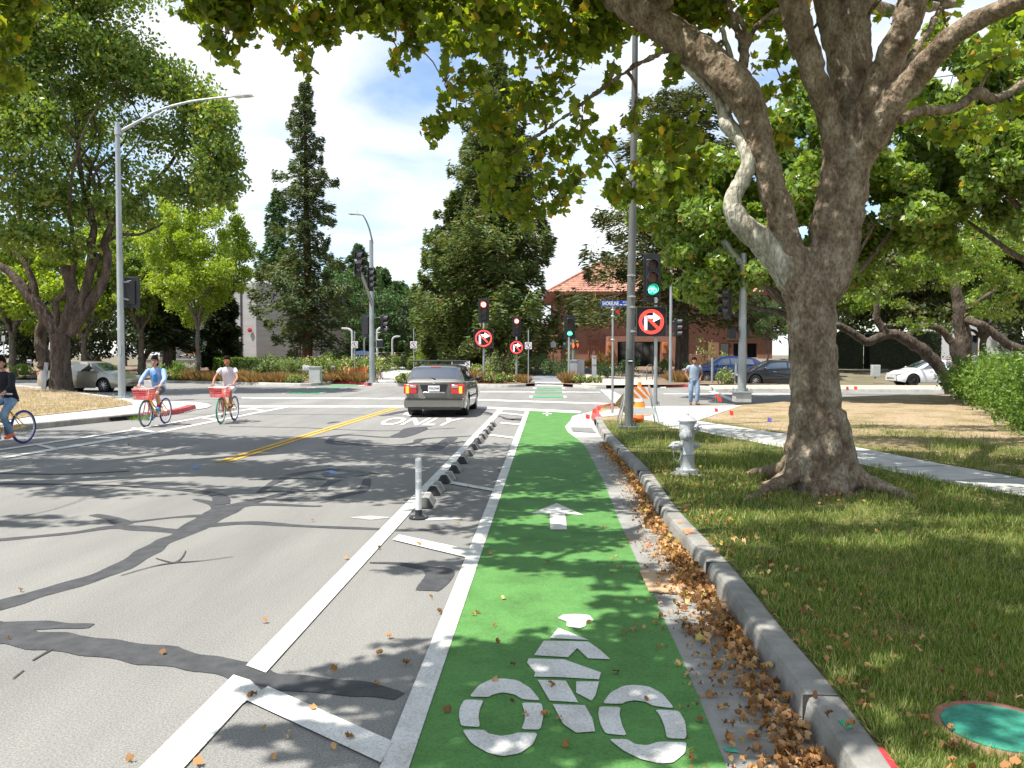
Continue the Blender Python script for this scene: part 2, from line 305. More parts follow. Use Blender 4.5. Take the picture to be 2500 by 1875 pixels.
# street surface: the near street and the cross street
ss('road', MB().sheet([(-120, -25, 0), (140, -25, 0), (140, 47, 0), (3, 46.5, 0), (-8, 50, 0), (-20, 53.5, 0), (-120, 60, 0)]), m_asph)
def gpoly(pts, z=.004): return [G(p[0], p[1], 0) + Vector((0, 0, z)) for p in pts]
def off(pl, wd):                                  # offset a ground polyline to its left
    o = []
    for i, p in enumerate(pl):
        a = pl[max(0, i - 1)]; b = pl[min(len(pl) - 1, i + 1)]; t = (Vector(b) - Vector(a)); t.z = 0; t.normalize(); o.append(Vector(p) + Vector((-t.y, t.x, 0)) * (wd if not hasattr(wd, '__len__') else wd[i]))
    return o
def dens(pl, step=.25):
    o = []
    for a, b in zip(pl[:-1], pl[1:]):
        n = max(1, int((Vector(b) - Vector(a)).length / step)); o += [Vector(a).lerp(Vector(b), i / n) for i in range(n)]
    return o + [Vector(pl[-1])]
def catm(P, k=4):
    P = [Vector(p) for p in P]; o = []
    for i in range(len(P) - 1):
        a, b, c, d = P[max(0, i - 1)], P[i], P[i + 1], P[min(len(P) - 1, i + 2)]
        for j in range(k):
            t = j / k; o.append(.5 * ((2 * b) + (c - a) * t + (2 * a - 5 * b + 4 * c - d) * t * t + (3 * b - a - 3 * c + d) * t ** 3))
    return o + [P[-1]]
def kerb_strip(name, base, mat, wd=.17, h=.15, left=True, bot=-.02):
    """a kerb with a slightly sloped face and rounded nose along a ground line; body to the left (or right) of it"""
    s = 1 if left else -1; mb = MB(); prof = [(0, bot), (0, 0), (.018, h * .72), (.03, h * .92), (.055, h), (wd, h), (wd, bot)]
    rows = [[Vector((q.x, q.y, z)) for q in off(base, s * o)] for o, z in prof]
    n = len(base); vs = [p for r_ in rows for p in r_]; fs = [(i * n + j, i * n + j + 1, (i + 1) * n + j + 1, (i + 1) * n + j) for i in range(len(prof) - 1) for j in range(n - 1)]
    fs += [tuple(i * n for i in range(len(prof))), tuple(i * n + n - 1 for i in range(len(prof)))]
    mb.add(vs, fs); o = ss(name, mb, mat); return o
# --- right side: kerb line (base), from behind the camera up to the corner
kb = K('c', [(800, 1659), (600, 1330), (450, 1130), (280, 850), (100, 620), (0, 490)]) + K('b', [(1440, 330), (1340, 220), (1260, 120)]) + K('C', [(1165, 1430)])
kbw = catm([G(*p) for p in kb], 5); d0 = (kbw[0] - kbw[6]).normalized(); kbw = [kbw[0] + d0 * k for k in (12, 8, 4, 2, 1)] + kbw
kr = catm([G(*p) for p in K('C', [(1165, 1430), (1140, 1400), (1150, 1360), (1200, 1328), (1280, 1310)])], 5)
kc = catm([G(1486, 995)] + [G(x, 865 + (y - 865) * 1.09) for x, y in [(1507, 990), (1552, 989.5), (1597, 989), (1673, 990), (1720, 988), (1828, 986), (2047, 968), (2324, 961)]], 4)
kc.append(Vector((kc[-1].x + 60, kc[-1].y + 3, 0)))

kbw = dens(kbw, .3)
for _ in range(8): kbw = [kbw[0]] + [(kbw[i - 1] + kbw[i] * 2 + kbw[i + 1]) / 4 for i in range(1, len(kbw) - 1)] + [kbw[-1]]
kerb_strip('kerb', kbw, m_kerb, left=False); kerb_strip('kerb', kr, m_redk, left=False, wd=.22); kerb_strip('kerb', kc, m_conc, left=False, h=.06)
inner = off(kbw, -.17)
kj = MB(); _s = 0.
for _a, _b in zip(kbw[:-1], kbw[1:]):
    _s += (_b - _a).length
    if _s > 2.4 and _b.y > 1.5:
        _s = 0.; _t = (_b - _a).normalized(); _n = Vector((_t.y, -_t.x, 0)); _q = _b + _n * .088; kj.box((_q.x, _q.y, .0765), (.176, .009, .153), math.atan2(_n.y, _n.x))
ss('kerb_joints', kj, M('kerb joint', (.05, .048, .044), .9))
# lawn slab right of the kerb: one wide sheet with low relief
lawn_top = MB(); yy = [p.y for p in inner]; xx = [p.x for p in inner]
line = inner + off(kr, -.22)[2:] + off(kc, -.17)[1:]
m_ = MB(); far_x = 75.
poly = [Vector((p.x, p.y, .145)) for p in line] + [Vector((far_x, line[-1].y, .145)), Vector((far_x, -25, .145)), Vector((line[0].x, -25, .145))]
m_.sheet(poly); lw = ss('lawn', m_, m_lawn)
bm = bmesh.new(); bm.from_mesh(lw.data); bmesh.ops.triangulate(bm, faces=bm.faces); bm.to_mesh(lw.data); bm.free()
# pavement on the right and the corner apron
pave = [(1486, 1001), (1552, 992.5), (1600, 992), (1720, 991), (1812, 989.5), (1702, 1027), (1934, 1062), (2084, 1090), (2292, 1131), (2500, 1167), (2900, 1240), (2900, 1292), (2500, 1212), (2292, 1175), (2141, 1142), (1930, 1096), (1740, 1060), (1690, 1048), (1640, 1046), (1600, 1030), (1560, 1022), (1520, 1012), (1470, 1018), (1462, 1008)]
pv = MB().sheet([G(p[0], p[1], .155) for p in pave]); ss('pavement', pv, m_conc)
jm = M('pavement joint', (.16, .155, .14), .9)
for i in range(14):
    t = i / 13; a = G(1740 + 760 * t, 1060 + 152 * t, .158); b_ = G(1740 + 760 * t, 1031 + 136 * t, .158)
    # joints across the walk, square to it
jj = MB(); lo = [G(*p, .158) for p in [(1690, 1048), (1930, 1096), (2141, 1142), (2292, 1175), (2500, 1212), (2900, 1292)]]; hi_ = [G(*p, .158) for p in [(1702, 1027), (1934, 1062), (2084, 1090), (2292, 1131), (2500, 1167), (2900, 1240)]]
lo = dens(lo, 1.5); 
for a in lo[1:]:
    hh = min(dens(hi_, .05), key=lambda q: (q - a).length); t = (hh - a); nrm = Vector((-t.y, t.x, 0)).normalized() * .009
    jj.sheet([a + nrm, hh + nrm, hh - nrm, a - nrm])
ss('pavement_joints', jj, jm)
# gutter strip between the green lane and the kerb
gr_r = K('C', [(1010, 1555), (1070, 1600), (1110, 1659)]) + K('b', [(1280, 340), (1350, 520), (1430, 700), (1540, 920)]) + K('c', [(0, 890), (130, 1170), (230, 1410), (330, 1659)])
gut = [G(p[0], p[1], 0) for p in gr_r]; dd = (gut[-1] - gut[-3]).normalized(); gut.append(gut[-1] + dd * 8)
gutl = [p + Vector((-.02, 0, .003)) for p in gut]; base = [p + Vector((0, 0, .003)) for p in kbw]
sel = [p for p in base if p.y <= gutl[0].y][::1]
ss('gutter', MB().sheet(gutl[::-1] + [Vector((p.x - .002, p.y, .003)) for p in base][::-1][0:0] + []) if False else MB().sheet(gutl + [Vector((p.x - .001, p.y, .003)) for p in sel]), m_conc2)
ap = K('C', [(1060, 1340), (985, 1380), (975, 1410), (925, 1465), (950, 1510), (1010, 1555)]); ap2 = K('C', [(1290, 1560), (1230, 1500), (1165, 1430), (1140, 1400), (1150, 1360), (1200, 1328), (1120, 1345)])
ap2 = [q for q in ap2 if 1]
kx = [p for p in kbw if p.y > gut[0].y][0:]
ss('gutter_apron', MB().sheet(gpoly(ap[1:], .003) + [p + Vector((-.001, 0, .003)) for p in kx] + [p + Vector((-.001, 0, .003)) for p in kr[1:]] ), m_conc)
# --- bike lane
gl = [(1000, 1875), (1293, 1004)]; glw = [G(*p) for p in gl]; bk = (glw[0] - glw[1]).normalized()
green = [glw[0] + bk * 6] + glw + [G(*p) for p in K('C', [(1060, 1343), (985, 1380), (975, 1410), (925, 1465), (950, 1510)])] + gut
ss('bike_lane', MB().sheet([p + Vector((0, 0, .006)) for p in green]), m_green)
wm = MB()
def stripe(pts, z=.010, mb=wm): mb.sheet(gpoly(pts, z))
def extend(a, b, k): return (a[0] + (a[0] - b[0]) * k, a[1] + (a[1] - b[1]) * k)
stripe([(348 - 46, 1919), (459 - 46, 1919), (591, 1723), (640, 1690), (610, 1664), (570, 1651)]); stripe([(601, 1628), (649, 1646), (1231, 999), (1217, 999)])
stripe([(911, 1919), (985, 1919), (1293, 1002), (1283, 1002)])
stripe([(654, 1680), (958, 1815), (930, 1868), (601, 1714)], .012)
stripe(K('b', [(330, 583), (665, 655), (645, 690), (300, 607)]), .012); stripe(K('b', [(575, 335), (780, 372), (770, 382), (560, 345)]), .012)
for q in ([(320, 1530), (530, 1556), (525, 1568), (310, 1540)], [(410, 1432), (573, 1446), (570, 1457), (400, 1442)], [(408, 1352), (603, 1370), (600, 1380), (400, 1362)]): stripe(K('C', q), .012)
stripe([(583, 991), (994, 990), (1172, 993), (1419, 1004), (1416, 1009), (1172, 998), (994, 995), (583, 995)], .008)
stripe([(590, 970.5), (994, 972), (1171, 975), (1493, 985), (1493, 988.5), (1171, 978.5), (994, 975.5), (590, 973.8)])
stripe([(1172, 956.3), (1298, 956.6), (1298, 958.2), (1172, 958)]); stripe([(1383, 956.8), (1466, 957.4), (1466, 958.8), (1383, 958.4)])
stripe([(1620, 961), (2000, 962), (2000, 963.6), (1620, 962.8)])
stripe([(1466, 952), (1492, 953), (1520, 968), (1500, 985), (1497, 983), (1484, 968)]); stripe([(1729, 955), (1745, 956), (1798, 977), (1788, 981)])
def P_(c, q): stripe(K(c, q), .012)
# left bike lane with its ladder
stripe([(0, 1097), (300, 1053), (517, 1014), (644, 992), (648, 994), (517, 1016.5), (300, 1056), (0, 1101)]); stripe([(-60, 1108), (0, 1099), (0, 1101), (-60, 1112)])
stripe([(0, 1117), (343, 1060), (378, 1056), (620, 1008), (711, 991), (716, 993), (620, 1011), (378, 1060), (0, 1122)])
P_('r', [(180, 1550), (560, 1625), (520, 1650), (130, 1570)]); P_('r', [(1290, 1370), (1600, 1415), (1560, 1432), (1250, 1385)]); P_('M', [(170, 1322), (300, 1336), (285, 1343), (160, 1328)]); P_('a', [(170, 158), (275, 182), (250, 188), (150, 163)])
# 'bicyclist', arrows and cross on the green
def chai(P):
    for _ in range(2): P = [((1 - w) * a[0] + w * b_[0], (1 - w) * a[1] + w * b_[1]) for a, b_ in zip(P, P[1:] + P[:1]) for w in (.12, .88)]
    return P
for qi, q in enumerate(([(655, 1338), (700, 1285), (755, 1258), (810, 1253), (880, 1262), (940, 1300), (985, 1357), (900, 1350), (865, 1328), (810, 1318), (760, 1330), (745, 1340)],
          [(632, 1352), (722, 1354), (704, 1395), (698, 1430), (705, 1480), (618, 1475), (607, 1430), (612, 1390)],
          [(898, 1366), (990, 1368), (1000, 1420), (985, 1492), (896, 1490), (912, 1450), (912, 1410)],
          [(622, 1492), (722, 1493), (745, 1510), (800, 1522), (850, 1515), (880, 1505), (972, 1507), (950, 1560), (890, 1602), (810, 1616), (740, 1600), (665, 1555)],
          [(1272, 1370), (1310, 1318), (1370, 1288), (1420, 1283), (1490, 1292), (1550, 1325), (1605, 1393), (1510, 1382), (1470, 1362), (1420, 1355), (1380, 1362), (1362, 1372)],
          [(1258, 1384), (1356, 1387), (1350, 1420), (1362, 1470), (1385, 1520), (1285, 1510), (1262, 1465), (1252, 1420)],
          [(1516, 1398), (1625, 1404), (1655, 1455), (1662, 1535), (1570, 1532), (1560, 1480), (1540, 1430)],
          [(1300, 1535), (1385, 1537), (1425, 1560), (1480, 1565), (1530, 1548), (1662, 1550), (1655, 1600), (1600, 1645), (1540, 1650), (1450, 1630), (1370, 1590)],
          [(1068, 1018), (1208, 1074), (1028, 1066)], [(1000, 1078), (1206, 1082), (1260, 1120), (1308, 1164), (1205, 1160), (1155, 1112), (1112, 1155), (955, 1145)],
          [(930, 1160), (1095, 1165), (1265, 1226), (1255, 1258), (1080, 1248), (955, 1245), (960, 1225), (922, 1180)],
          [(972, 1260), (1102, 1264), (1160, 1365), (1028, 1357)], [(1150, 1268), (1256, 1268), (1240, 1330), (1222, 1358), (1150, 1320)],
          [(1042, 1374), (1190, 1378), (1225, 1440), (1238, 1500), (1150, 1506), (1090, 1465)],
          [(1062, 972), (1090, 956), (1150, 953), (1210, 958), (1234, 985), (1196, 986), (1194, 1010), (1160, 1021), (1105, 1010), (1108, 988)],
          [(1060, 437), (1185, 493), (1098, 485), (1108, 560), (1030, 560), (1028, 485), (940, 485)])): P_('b', chai(q) if qi < 8 or qi == 14 else q)
P_('C', [(748, 1359), (818, 1360), (818, 1367), (748, 1366)]); P_('C', [(777, 1345), (788, 1345), (790, 1381), (776, 1381)])
for a, b_ in (((640, 1218), (938, 1232)), ((655, 1182), (930, 1194)), ((670, 1150), (925, 1160))):
    P_('C', [(a[0], a[1]), (a[0] + 26, a[1]), (a[0] + 24, b_[1]), (a[0] - 2, b_[1])]); P_('C', [(b_[0] - 24, a[1]), (b_[0], a[1]), (b_[0] + 2, b_[1]), (b_[0] - 22, b_[1])])
for q in ([(630, 1152), (700, 1146), (690, 1150), (620, 1158)], [(895, 1158), (960, 1150), (950, 1158), (885, 1164)], [(425, 1198), (500, 1182), (490, 1188), (430, 1200)], [(735, 1192), (785, 1184), (780, 1190), (725, 1198)], [(1040, 1136), (1095, 1128), (1090, 1134), (1035, 1140)]): P_('M', q)
# ONLY, stretched along the lane
def ground_text(mb, s, tl, tr, bl, br, z):
    vs, fs, bb = text(s, 1, True); a, b, c, d = [G(*p) for p in (tl, tr, bl, br)]
    o = []
    for v in vs:
        u = (v[0] - bb[0]) / (bb[2] - bb[0]); t = (v[1] - bb[1]) / (bb[3] - bb[1]); o.append((c.lerp(d, u)).lerp(a.lerp(b, u), t) + Vector((0, 0, z)))
    mb.add(o, fs)
ground_text(wm, 'ONLY', (950, 1020), (1137, 1021), (917, 1038.5), (1100, 1040), .010)
P_('M', [(1430, 1352), (1475, 1352), (1480, 1385), (1405, 1370)]); P_('C', [(0, 1402), (70, 1402), (0, 1445)][:3]) if False else None
ss('lane_markings', wm, m_white)
gm = MB()
for q in ([(666, 1218), (913, 1218), (915, 1232), (664, 1232)], [(681, 1182), (905, 1182), (907, 1194), (679, 1194)], [(696, 1150), (900, 1150), (902, 1160), (694, 1160)]): stripe(K('C', q), .008, gm)
for q in ([(505, 1182), (745, 1182), (725, 1200), (480, 1200)], [(705, 1150), (895, 1150), (880, 1163), (690, 1163)], [(830, 1126), (1050, 1128), (1035, 1138), (815, 1136)]): stripe(K('M', q), .008, gm)
ss('bike_crossing_blocks', gm, m_green2)
ym = MB()
stripe([(522, 1129), (537, 1129), (966, 995), (959, 995)], .008, ym); stripe([(546, 1129), (561, 1129), (980, 995), (972, 995)], .008, ym)
ss('centre_line', ym, m_yel)
# crack sealant bands
cs = MB(); _zc = [.0030]
def seal(c, pts, mb=cs):
    pp = K(c, pts); w_ = [G(p[0], p[1]) for p in pp]; wd = [p[2] for p in pp]
    pts3 = catm([Vector((p.x, p.y, q)) for p, q in zip(w_, wd)], 6); ln = [Vector((p.x, p.y, 0)) for p in pts3]; hw = [p.z / 2 * .86 * (1 + .10 * math.sin(i * .9) + random.uniform(-.03, .03)) for i, p in enumerate(pts3)]
    _zc[0] += .00012; z = _zc[0]
    a = [Vector((p.x, p.y, z)) for p in off(ln, hw)]; b = [Vector((p.x, p.y, z)) for p in off(ln, [-h for h in hw])]
    n = len(a); mb.add(a + b, [(i, i + 1, n + i + 1, n + i) for i in range(n - 1)])
seal('a', [(-700, 1060, .2), (-350, 990, .3), (-60, 925, .28), (120, 870, .26), (400, 790, .24), (560, 730, .24), (680, 660, .26), (760, 610, .22), (850, 575, .26), (960, 510, .4), (1080, 450, .35), (1200, 420, .2), (1380, 370, .22)])
seal('a', [(-500, 640, .1), (-20, 605, .16), (150, 590, .14), (350, 570, .14), (520, 545, .2), (650, 550, .25), (830, 565, .2)])
seal('a', [(430, 487, .12), (520, 505, .18), (580, 535, .22)]); seal('a', [(610, 522, .1), (800, 500, .1), (960, 490, .2)])
seal('a', [(940, 540, .2), (1150, 525, .2), (1400, 540, .12), (1706, 552, .12), (1900, 560, .1), (2060, 552, .05)]); seal('a', [(900, 415, .08), (1000, 440, .2), (1050, 480, .3)])
seal('a', [(1000, 470, .3), (1180, 440, .2), (1450, 448, .1), (1480, 445, .04)]); seal('a', [(1240, 415, .14), (1450, 422, .14), (1600, 395, .22), (1680, 370, .2), (1700, 320, .1)])
seal('a', [(1200, 385, .1), (1250, 350, .14), (1330, 310, .2), (1420, 290, .2), (1540, 275, .1)]); seal('a', [(1210, 378, .1), (1460, 378, .12), (1510, 350, .14), (1560, 325, .2)])
seal('a', [(1150, 325, .1), (1400, 318, .12), (1560, 330, .1)])
seal('a', [(-800, 1000, .2), (-350, 1015, .4), (-50, 1045, .55), (60, 1055, .3), (250, 1075, .34), (480, 1105, .3), (700, 1135, .34), (900, 1170, .26), (1080, 1200, .26), (1240, 1250, .22), (1450, 1275, .24), (1706, 1300, .2), (1850, 1330, .1)])
seal('a', [(-50, 1010, .2), (120, 1000, .22), (300, 1003, .14), (425, 1003, .1)]); seal('a', [(-30, 1040, .6), (60, 1050, .35), (170, 1060, .1)])
seal('b', [(195, 710, .04), (340, 715, .1), (450, 735, .16), (520, 760, .3), (460, 840, .2)]); seal('M', [(800, 1590, .1), (860, 1545, .2), (1000, 1535, .14), (1330, 1550, .2), (1480, 1480, .35), (1640, 1465, .1)])
seal('M', [(800, 1590, .2), (900, 1610, .14), (1300, 1615, .14), (1500, 1600, .18), (1570, 1565, .2), (1900, 1545, .12), (2060, 1535, .08)]); seal('M', [(0, 1465, .07), (600, 1475, .09), (900, 1490, .07), (1300, 1500, .07), (1830, 1477, .06)])
seal('M', [(800, 1440, .1), (850, 1430, .25), (890, 1425, .1)]); seal('M', [(1350, 1555, .4), (1500, 1500, .6), (1560, 1470, .3)]); seal('M', [(1640, 1659, .3), (1740, 1600, .3), (1810, 1555, .3)])
seal('M', [(-500, 1368, .05), (0, 1366, .06), (800, 1368, .06), (1400, 1376, .06)]); seal('C', [(240, 1362, .06), (330, 1375, .05), (400, 1385, .05)]); seal('M', [(1230, 1380, .15), (1330, 1360, .4), (1440, 1335, .2)])
seal('C', [(240, 1162, .1), (500, 1165, .1), (660, 1170, .14), (1200, 1172, .1)]); seal('C', [(900, 1190, .1), (1150, 1195, .14), (1300, 1192, .1)]); seal('V', [(700, 950, .12), (780, 960, .12), (900, 965, .1), (1000, 955, .1), (1050, 950, .06)])
seal('a', [(0, 295, .1), (300, 300, .12), (600, 285, .1)]); seal('a', [(150, 1165, .015), (200, 1135, .02), (245, 1110, .02)]); seal('a', [(560, 770, .015), (700, 730, .02), (800, 712, .04), (930, 702, .02), (1080, 682, .01)])
seal('a', [(720, 690, .012), (800, 710, .03), (840, 690, .02), (860, 655, .01)]); seal('a', [(60, 1250, .01), (110, 1210, .014)])
seal('V', [(0, 1045, .14), (260, 1050, .1), (450, 1065, .2), (480, 1090, .22)]); seal('b', [(0, 275, .1), (150, 290, .12), (240, 300, .08)])
seal('s', [(1180, 1006, .3), (1240, 1022, .06), (1290, 1030, .05)]); seal('C', [(420, 1395, .05), (520, 1410, .5), (570, 1400, .3)])
ss('crack_sealant', cs, m_seal)
# spray paint marks
sp = MB(); stripe([(735, 1764), (745, 1761), (800, 1768), (808, 1774), (742, 1772)], .0075, sp); sp.sheet([G(*p, .1555) for p in []] or [Vector((0, 0, -.5)), Vector((.01, 0, -.5)), Vector((0, .01, -.5))])
tag(sp.build('paint_mark', M('teal spray paint', (.10, .42, .32), .7), smooth=False), kind='structure')
bs = MB(); stripe([(468, 1142), (484, 1139), (486, 1144), (472, 1146)], .0075, bs); stripe([(790, 1153), (810, 1149), (822, 1153), (808, 1157)], .0075, bs); tag(bs.build('paint_mark', M('blue spray paint', (.08, .25, .62), .7), smooth=False), kind='structure')
ws = MB(); stripe([(850, 1264), (905, 1260), (960, 1264), (905, 1270)], .005, ws); stripe([(1035, 1264), (1100, 1262), (1130, 1268), (1040, 1272)], .005, ws); tag(ws.build('paint_mark', M('faded white marks', (.3, .3, .29), .8, c2=(.45, .45, .43), scale=30), smooth=False), kind='structure')
# manhole lid in the lane
mh = MB(); c_ = G(845, 1157); mh.lathe([(.36, .002), (.36, .009), (.30, .009), (.29, .006), (.02, .007)], (c_.x, c_.y, 0), 28)
tag(mh.build('manhole_cover', M('cast iron lid', (.11, .11, .11), .6, .4, bump=.4, bscale=60)), 'round cast iron manhole cover set flush in the left traffic lane', 'manhole cover')
# --- left corner island: pavement, kerb and dirt
kl = [G(*p) for p in [(-260, 1099), (-120, 1078), (0, 1059), (75, 1050), (263, 1030), (347, 1022)]]; kl = [kl[0] + (kl[0] - kl[1]) * 8] + kl; kl = catm(kl, 4)
krd = catm([G(*p) for p in [(347, 1022), (400, 1016), (450, 1008), (479, 999)]], 4)
kerb_strip('kerb', kl, m_kerb); kerb_strip('kerb', krd, m_redk, wd=.25)
tip = [(479, 1001), (505, 997), (517, 992), (508, 987), (482, 983), (440, 981), (380, 980)]
ss('corner_apron', MB().sheet(gpoly([(452, 1009)] + tip + [(331, 979), (331, 992), (400, 1005)], .02)), m_conc)
isl = [Vector((p.x, p.y, .145)) for p in off(kl, .17)] + [Vector((p.x, p.y, .145)) for p in off(krd, .25)[1:]] + [G(*p, .145) for p in [(455, 984), (400, 980), (331, 977), (271, 967), (180, 956), (120, 948), (54, 941), (0, 939), (-300, 930)]] + [Vector((-110, 45, .145)), Vector((-110, 5, .145))]
ss('corner_pavement', MB().sheet(isl), m_conc)
dirt = [G(*p, .16) for p in [(-300, 1075), (-100, 1042), (0, 1028), (75, 1016), (200, 1003), (270, 995), (325, 987), (318, 981), (271, 970), (180, 958), (120, 950), (54, 943), (0, 941), (-300, 932)]] + [Vector((-110, 44.5, .16)), Vector((-110, 9, .16))]
# gently domed dirt mound
bm = bmesh.new(); vs_ = [bm.verts.new(p) for p in dirt]; bm.faces.new(vs_); bmesh.ops.triangulate(bm, faces=bm.faces)
me = bpy.data.meshes.new('verge'); bm.to_mesh(me); bm.free(); me.materials.append(m_dirt); vo = bpy.data.objects.new('verge', me); col.objects.link(vo); tag(vo, kind='structure')
# --- far side of the cross street: kerbs, beds, footpaths
fk = catm([G(*p) for p in [(-700, 936), (0, 934), (200, 934), (390, 934), (560, 938), (671, 942), (760, 942.5), (815, 937)]], 3)
kerb_strip('far_kerb', fk, m_conc, h=.17)
def far_k(pts, mat, h=.16): kerb_strip('far_kerb', catm([G(*p) for p in pts], 3), mat, h=h)
far_k([(815, 937), (860, 938), (908, 942)], m_redk); far_k([(908, 942), (1000, 943), (1172, 945.5), (1240, 946), (1285, 944)], m_conc); far_k([(1285, 942), (1306, 942)], m_redk)
far_k([(1375, 943), (1398, 943)], m_redk); far_k([(1398, 946), (1440, 949), (1480, 949)], m_conc); far_k([(1480, 946), (1626, 947)], m_conc, .05); far_k([(1626, 946), (1686, 945.5)], m_redk)
far_k([(1686, 949), (1738, 952), (1745, 956)], m_conc, .18)
# apron, verge and path sheets beyond the kerbs
def fpoly(name, pts, mat, z0=.02): 
    o = []
    for px, d in pts: p = A(px, HOR, d); o.append(Vector((p.x, p.y, gz(d) + z0)))
    return ss(name, MB().sheet(o), mat)
def bedgrid(pxs, back, z0=.012, front=.14, ramp=False, n=8, tx=lambda u, t: u):
    g_ = MB()
    def fn(u, t):
        d = FD(u) + front; d = d + (back - d) * t ** 1.5; p = A(tx(u, t), HOR, d); return (p.x, p.y, (.012 if ramp and t == 0 else gz(d) + z0))
    g_.grid(fn, pxs, [i / n for i in range(n + 1)]); return g_
bd = bedgrid(sorted(set([-900] + [k for k in _KX if -700 <= k <= 1686] + [450, 620, 1550, 1900])), 76); ss('planting_bed', bd, m_soil)
f = bedgrid([1306, 1340, 1375], 53, .03, .0, True); ss('footpath', f, m_conc)
f = MB(); f.grid(lambda u, v: (lambda p: (p.x, p.y, gz(v) + .035 + .02 * (u > 1376)))(A(u, HOR, v)), [1293, 1320, 1350, 1372], [48.2, 52, 55, 58]); ss('footpath', f, M('blue grey path', (.16, .17, .19), .8, c2=(.2, .21, .23), scale=3))
ss('footpath', bedgrid([915, 960, 1010, 1060], 74, .03, .18, tx=lambda u, t: u * (1 - .33 * t) + 1000 * .33 * t), m_conc)
ss('footpath', bedgrid([1420, 1500, 1560, 1600], 58, .03, .18), M('tan paving', (.42, .34, .27), .85, c2=(.55, .47, .39), scale=2))
# median with gravel on the right, and far roadway beyond it
md_ = [G(*p) for p in [(1745, 957), (1925, 956), (2100, 957.5), (2300, 958)]]; md_.append(md_[-1] + (md_[-1] - md_[-2]) * 6)
kerb_strip('median_kerb', catm(md_, 3), m_conc, h=.17)
md2 = off(md_, .16); mt = MB().sheet([Vector((p.x, p.y, .165)) for p in md2] + [Vector((p.x + .6, p.y + 4.4, .165)) for p in md2[::-1]]); ss('median', mt, M('tan gravel', (.33, .27, .2), .95, c2=(.5, .43, .34), scale=9, bump=.8, bscale=30))
# ================================================================ VEGETATION
def shape2d(kind):
    if kind == 'palm':
        r = [(0, -.40), (.12, -.30), (.38, -.30), (.35, -.06), (.50, .10), (.27, .22), (.0, .52), (-.27, .22), (-.50, .10), (-.35, -.06), (-.38, -.30), (-.12, -.30)]
        return np.array([(x, y, .10 * abs(x) - .08 * y * y) for x, y in r])
    if kind == 'dry':
        r = [(0, -.45), (.14, -.28), (.36, -.22), (.24, .0), (.42, .16), (.16, .24), (.03, .50), (-.2, .2), (-.38, .1), (-.26, -.08), (-.30, -.3), (-.1, -.26)]
        return np.array([(x, y, .55 * abs(x) + .22 * math.sin(9 * y + 3 * x)) for x, y in r])
    if kind == 'oval': return np.array([(0, -.5, 0), (.2, -.12, .04), (.17, .2, .03), (0, .5, -.06), (-.17, .2, .03), (-.2, -.12, .04)])
    if kind == 'rhomb': return np.array([(0, -.5, 0), (.3, .05, .06), (0, .5, 0), (-.3, .05, .06)])
    if kind == 'spray': return np.array([(0, -.5, 0), (.16, -.1, .02), (.05, .55, 0), (-.16, -.1, .02)])
    if kind == 'blade': return np.array([(-.03, 0, 0), (.03, 0, 0), (.012, .6, .04), (0, 1., .16)])
def leafcloud(name, C, size, mat, parent=None, kind='rhomb', up=.5, dirs=None, spread=.5, off=None):
    C = np.asarray(C, float); n = len(C); T = shape2d(kind); k = len(T); size = np.broadcast_to(size, (n,)) * rng.uniform(.7, 1.25, n)
    if dirs is None:
        nrm = rng.normal(size=(n, 3)); nrm[:, 2] = nrm[:, 2] * .8 + up * 1.2; nrm /= np.linalg.norm(nrm, axis=1)[:, None]
        a = rng.normal(size=(n, 3)); a[:, 2] -= .5; y = a - nrm * (a * nrm).sum(1)[:, None]
    else:
        y = np.asarray(dirs) + rng.normal(size=(n, 3)) * spread; y /= np.linalg.norm(y, axis=1)[:, None]
        a = rng.normal(size=(n, 3)); a[:, 2] += up * 2; nrm = a - y * (a * y).sum(1)[:, None]; nrm /= np.linalg.norm(nrm, axis=1)[:, None]
    y /= np.linalg.norm(y, axis=1)[:, None]; x = np.cross(y, nrm)
    V = C[:, None, :] + (T[None, :, 0, None] * x[:, None, :] + T[None, :, 1, None] * y[:, None, :] + T[None, :, 2, None] * nrm[:, None, :]) * size[:, None, None]
    if off is not None: V -= np.array(off)
    return fast(name, V.reshape(-1, 3), np.arange(n * k).reshape(n, k), mat, parent, rng.random(n))
def blob(c, r, n, clumps=8, cr=.28, hollow=.55):
    """n points in leafy clumps spread through an ellipsoid"""
    c = np.array(c, float); r = np.array(r, float) * np.ones(3)
    d = rng.normal(size=(clumps, 3)); d /= np.linalg.norm(d, axis=1)[:, None]; q = d * (rng.uniform(hollow ** 2, 1, clumps) ** .5)[:, None]
    w_ = rng.uniform(.5, 1.4, clumps); idx = rng.choice(clumps, n, p=w_ / w_.sum())
    e = rng.normal(size=(n, 3)) * .5; l = np.linalg.norm(e, axis=1); e *= (np.minimum(l, 1.05) / l)[:, None]
    return c + (q[idx] + e * cr * w_[idx][:, None]) * r, c + q * r
g_l = lambda a, b, c: (a, b, c)
m_plane = leafmat('plane tree leaves', [(0, (.10, .16, .024)), (.5, (.17, .24, .034)), (.9, (.26, .31, .045)), (.985, (.36, .24, .04))], .58)
m_plane2 = leafmat('street tree leaves', [(0, (.09, .16, .034)), (.6, (.16, .245, .052)), (.95, (.25, .31, .07)), (.995, (.36, .24, .07))], .4, .4)
m_lime = leafmat('lime green leaves', [(0, (.15, .23, .03)), (.6, (.24, .34, .045)), (1, (.34, .42, .08))], .45)
m_mag = leafmat('glossy leaves', [(0, (.11, .19, .04)), (.55, (.18, .28, .055)), (.955, (.26, .34, .08)), (.99, (.38, .2, .06))], .4, .3, .5)
m_dark = leafmat('dark evergreen leaves', [(0, (.02, .035, .014)), (1, (.045, .07, .022))], .15)
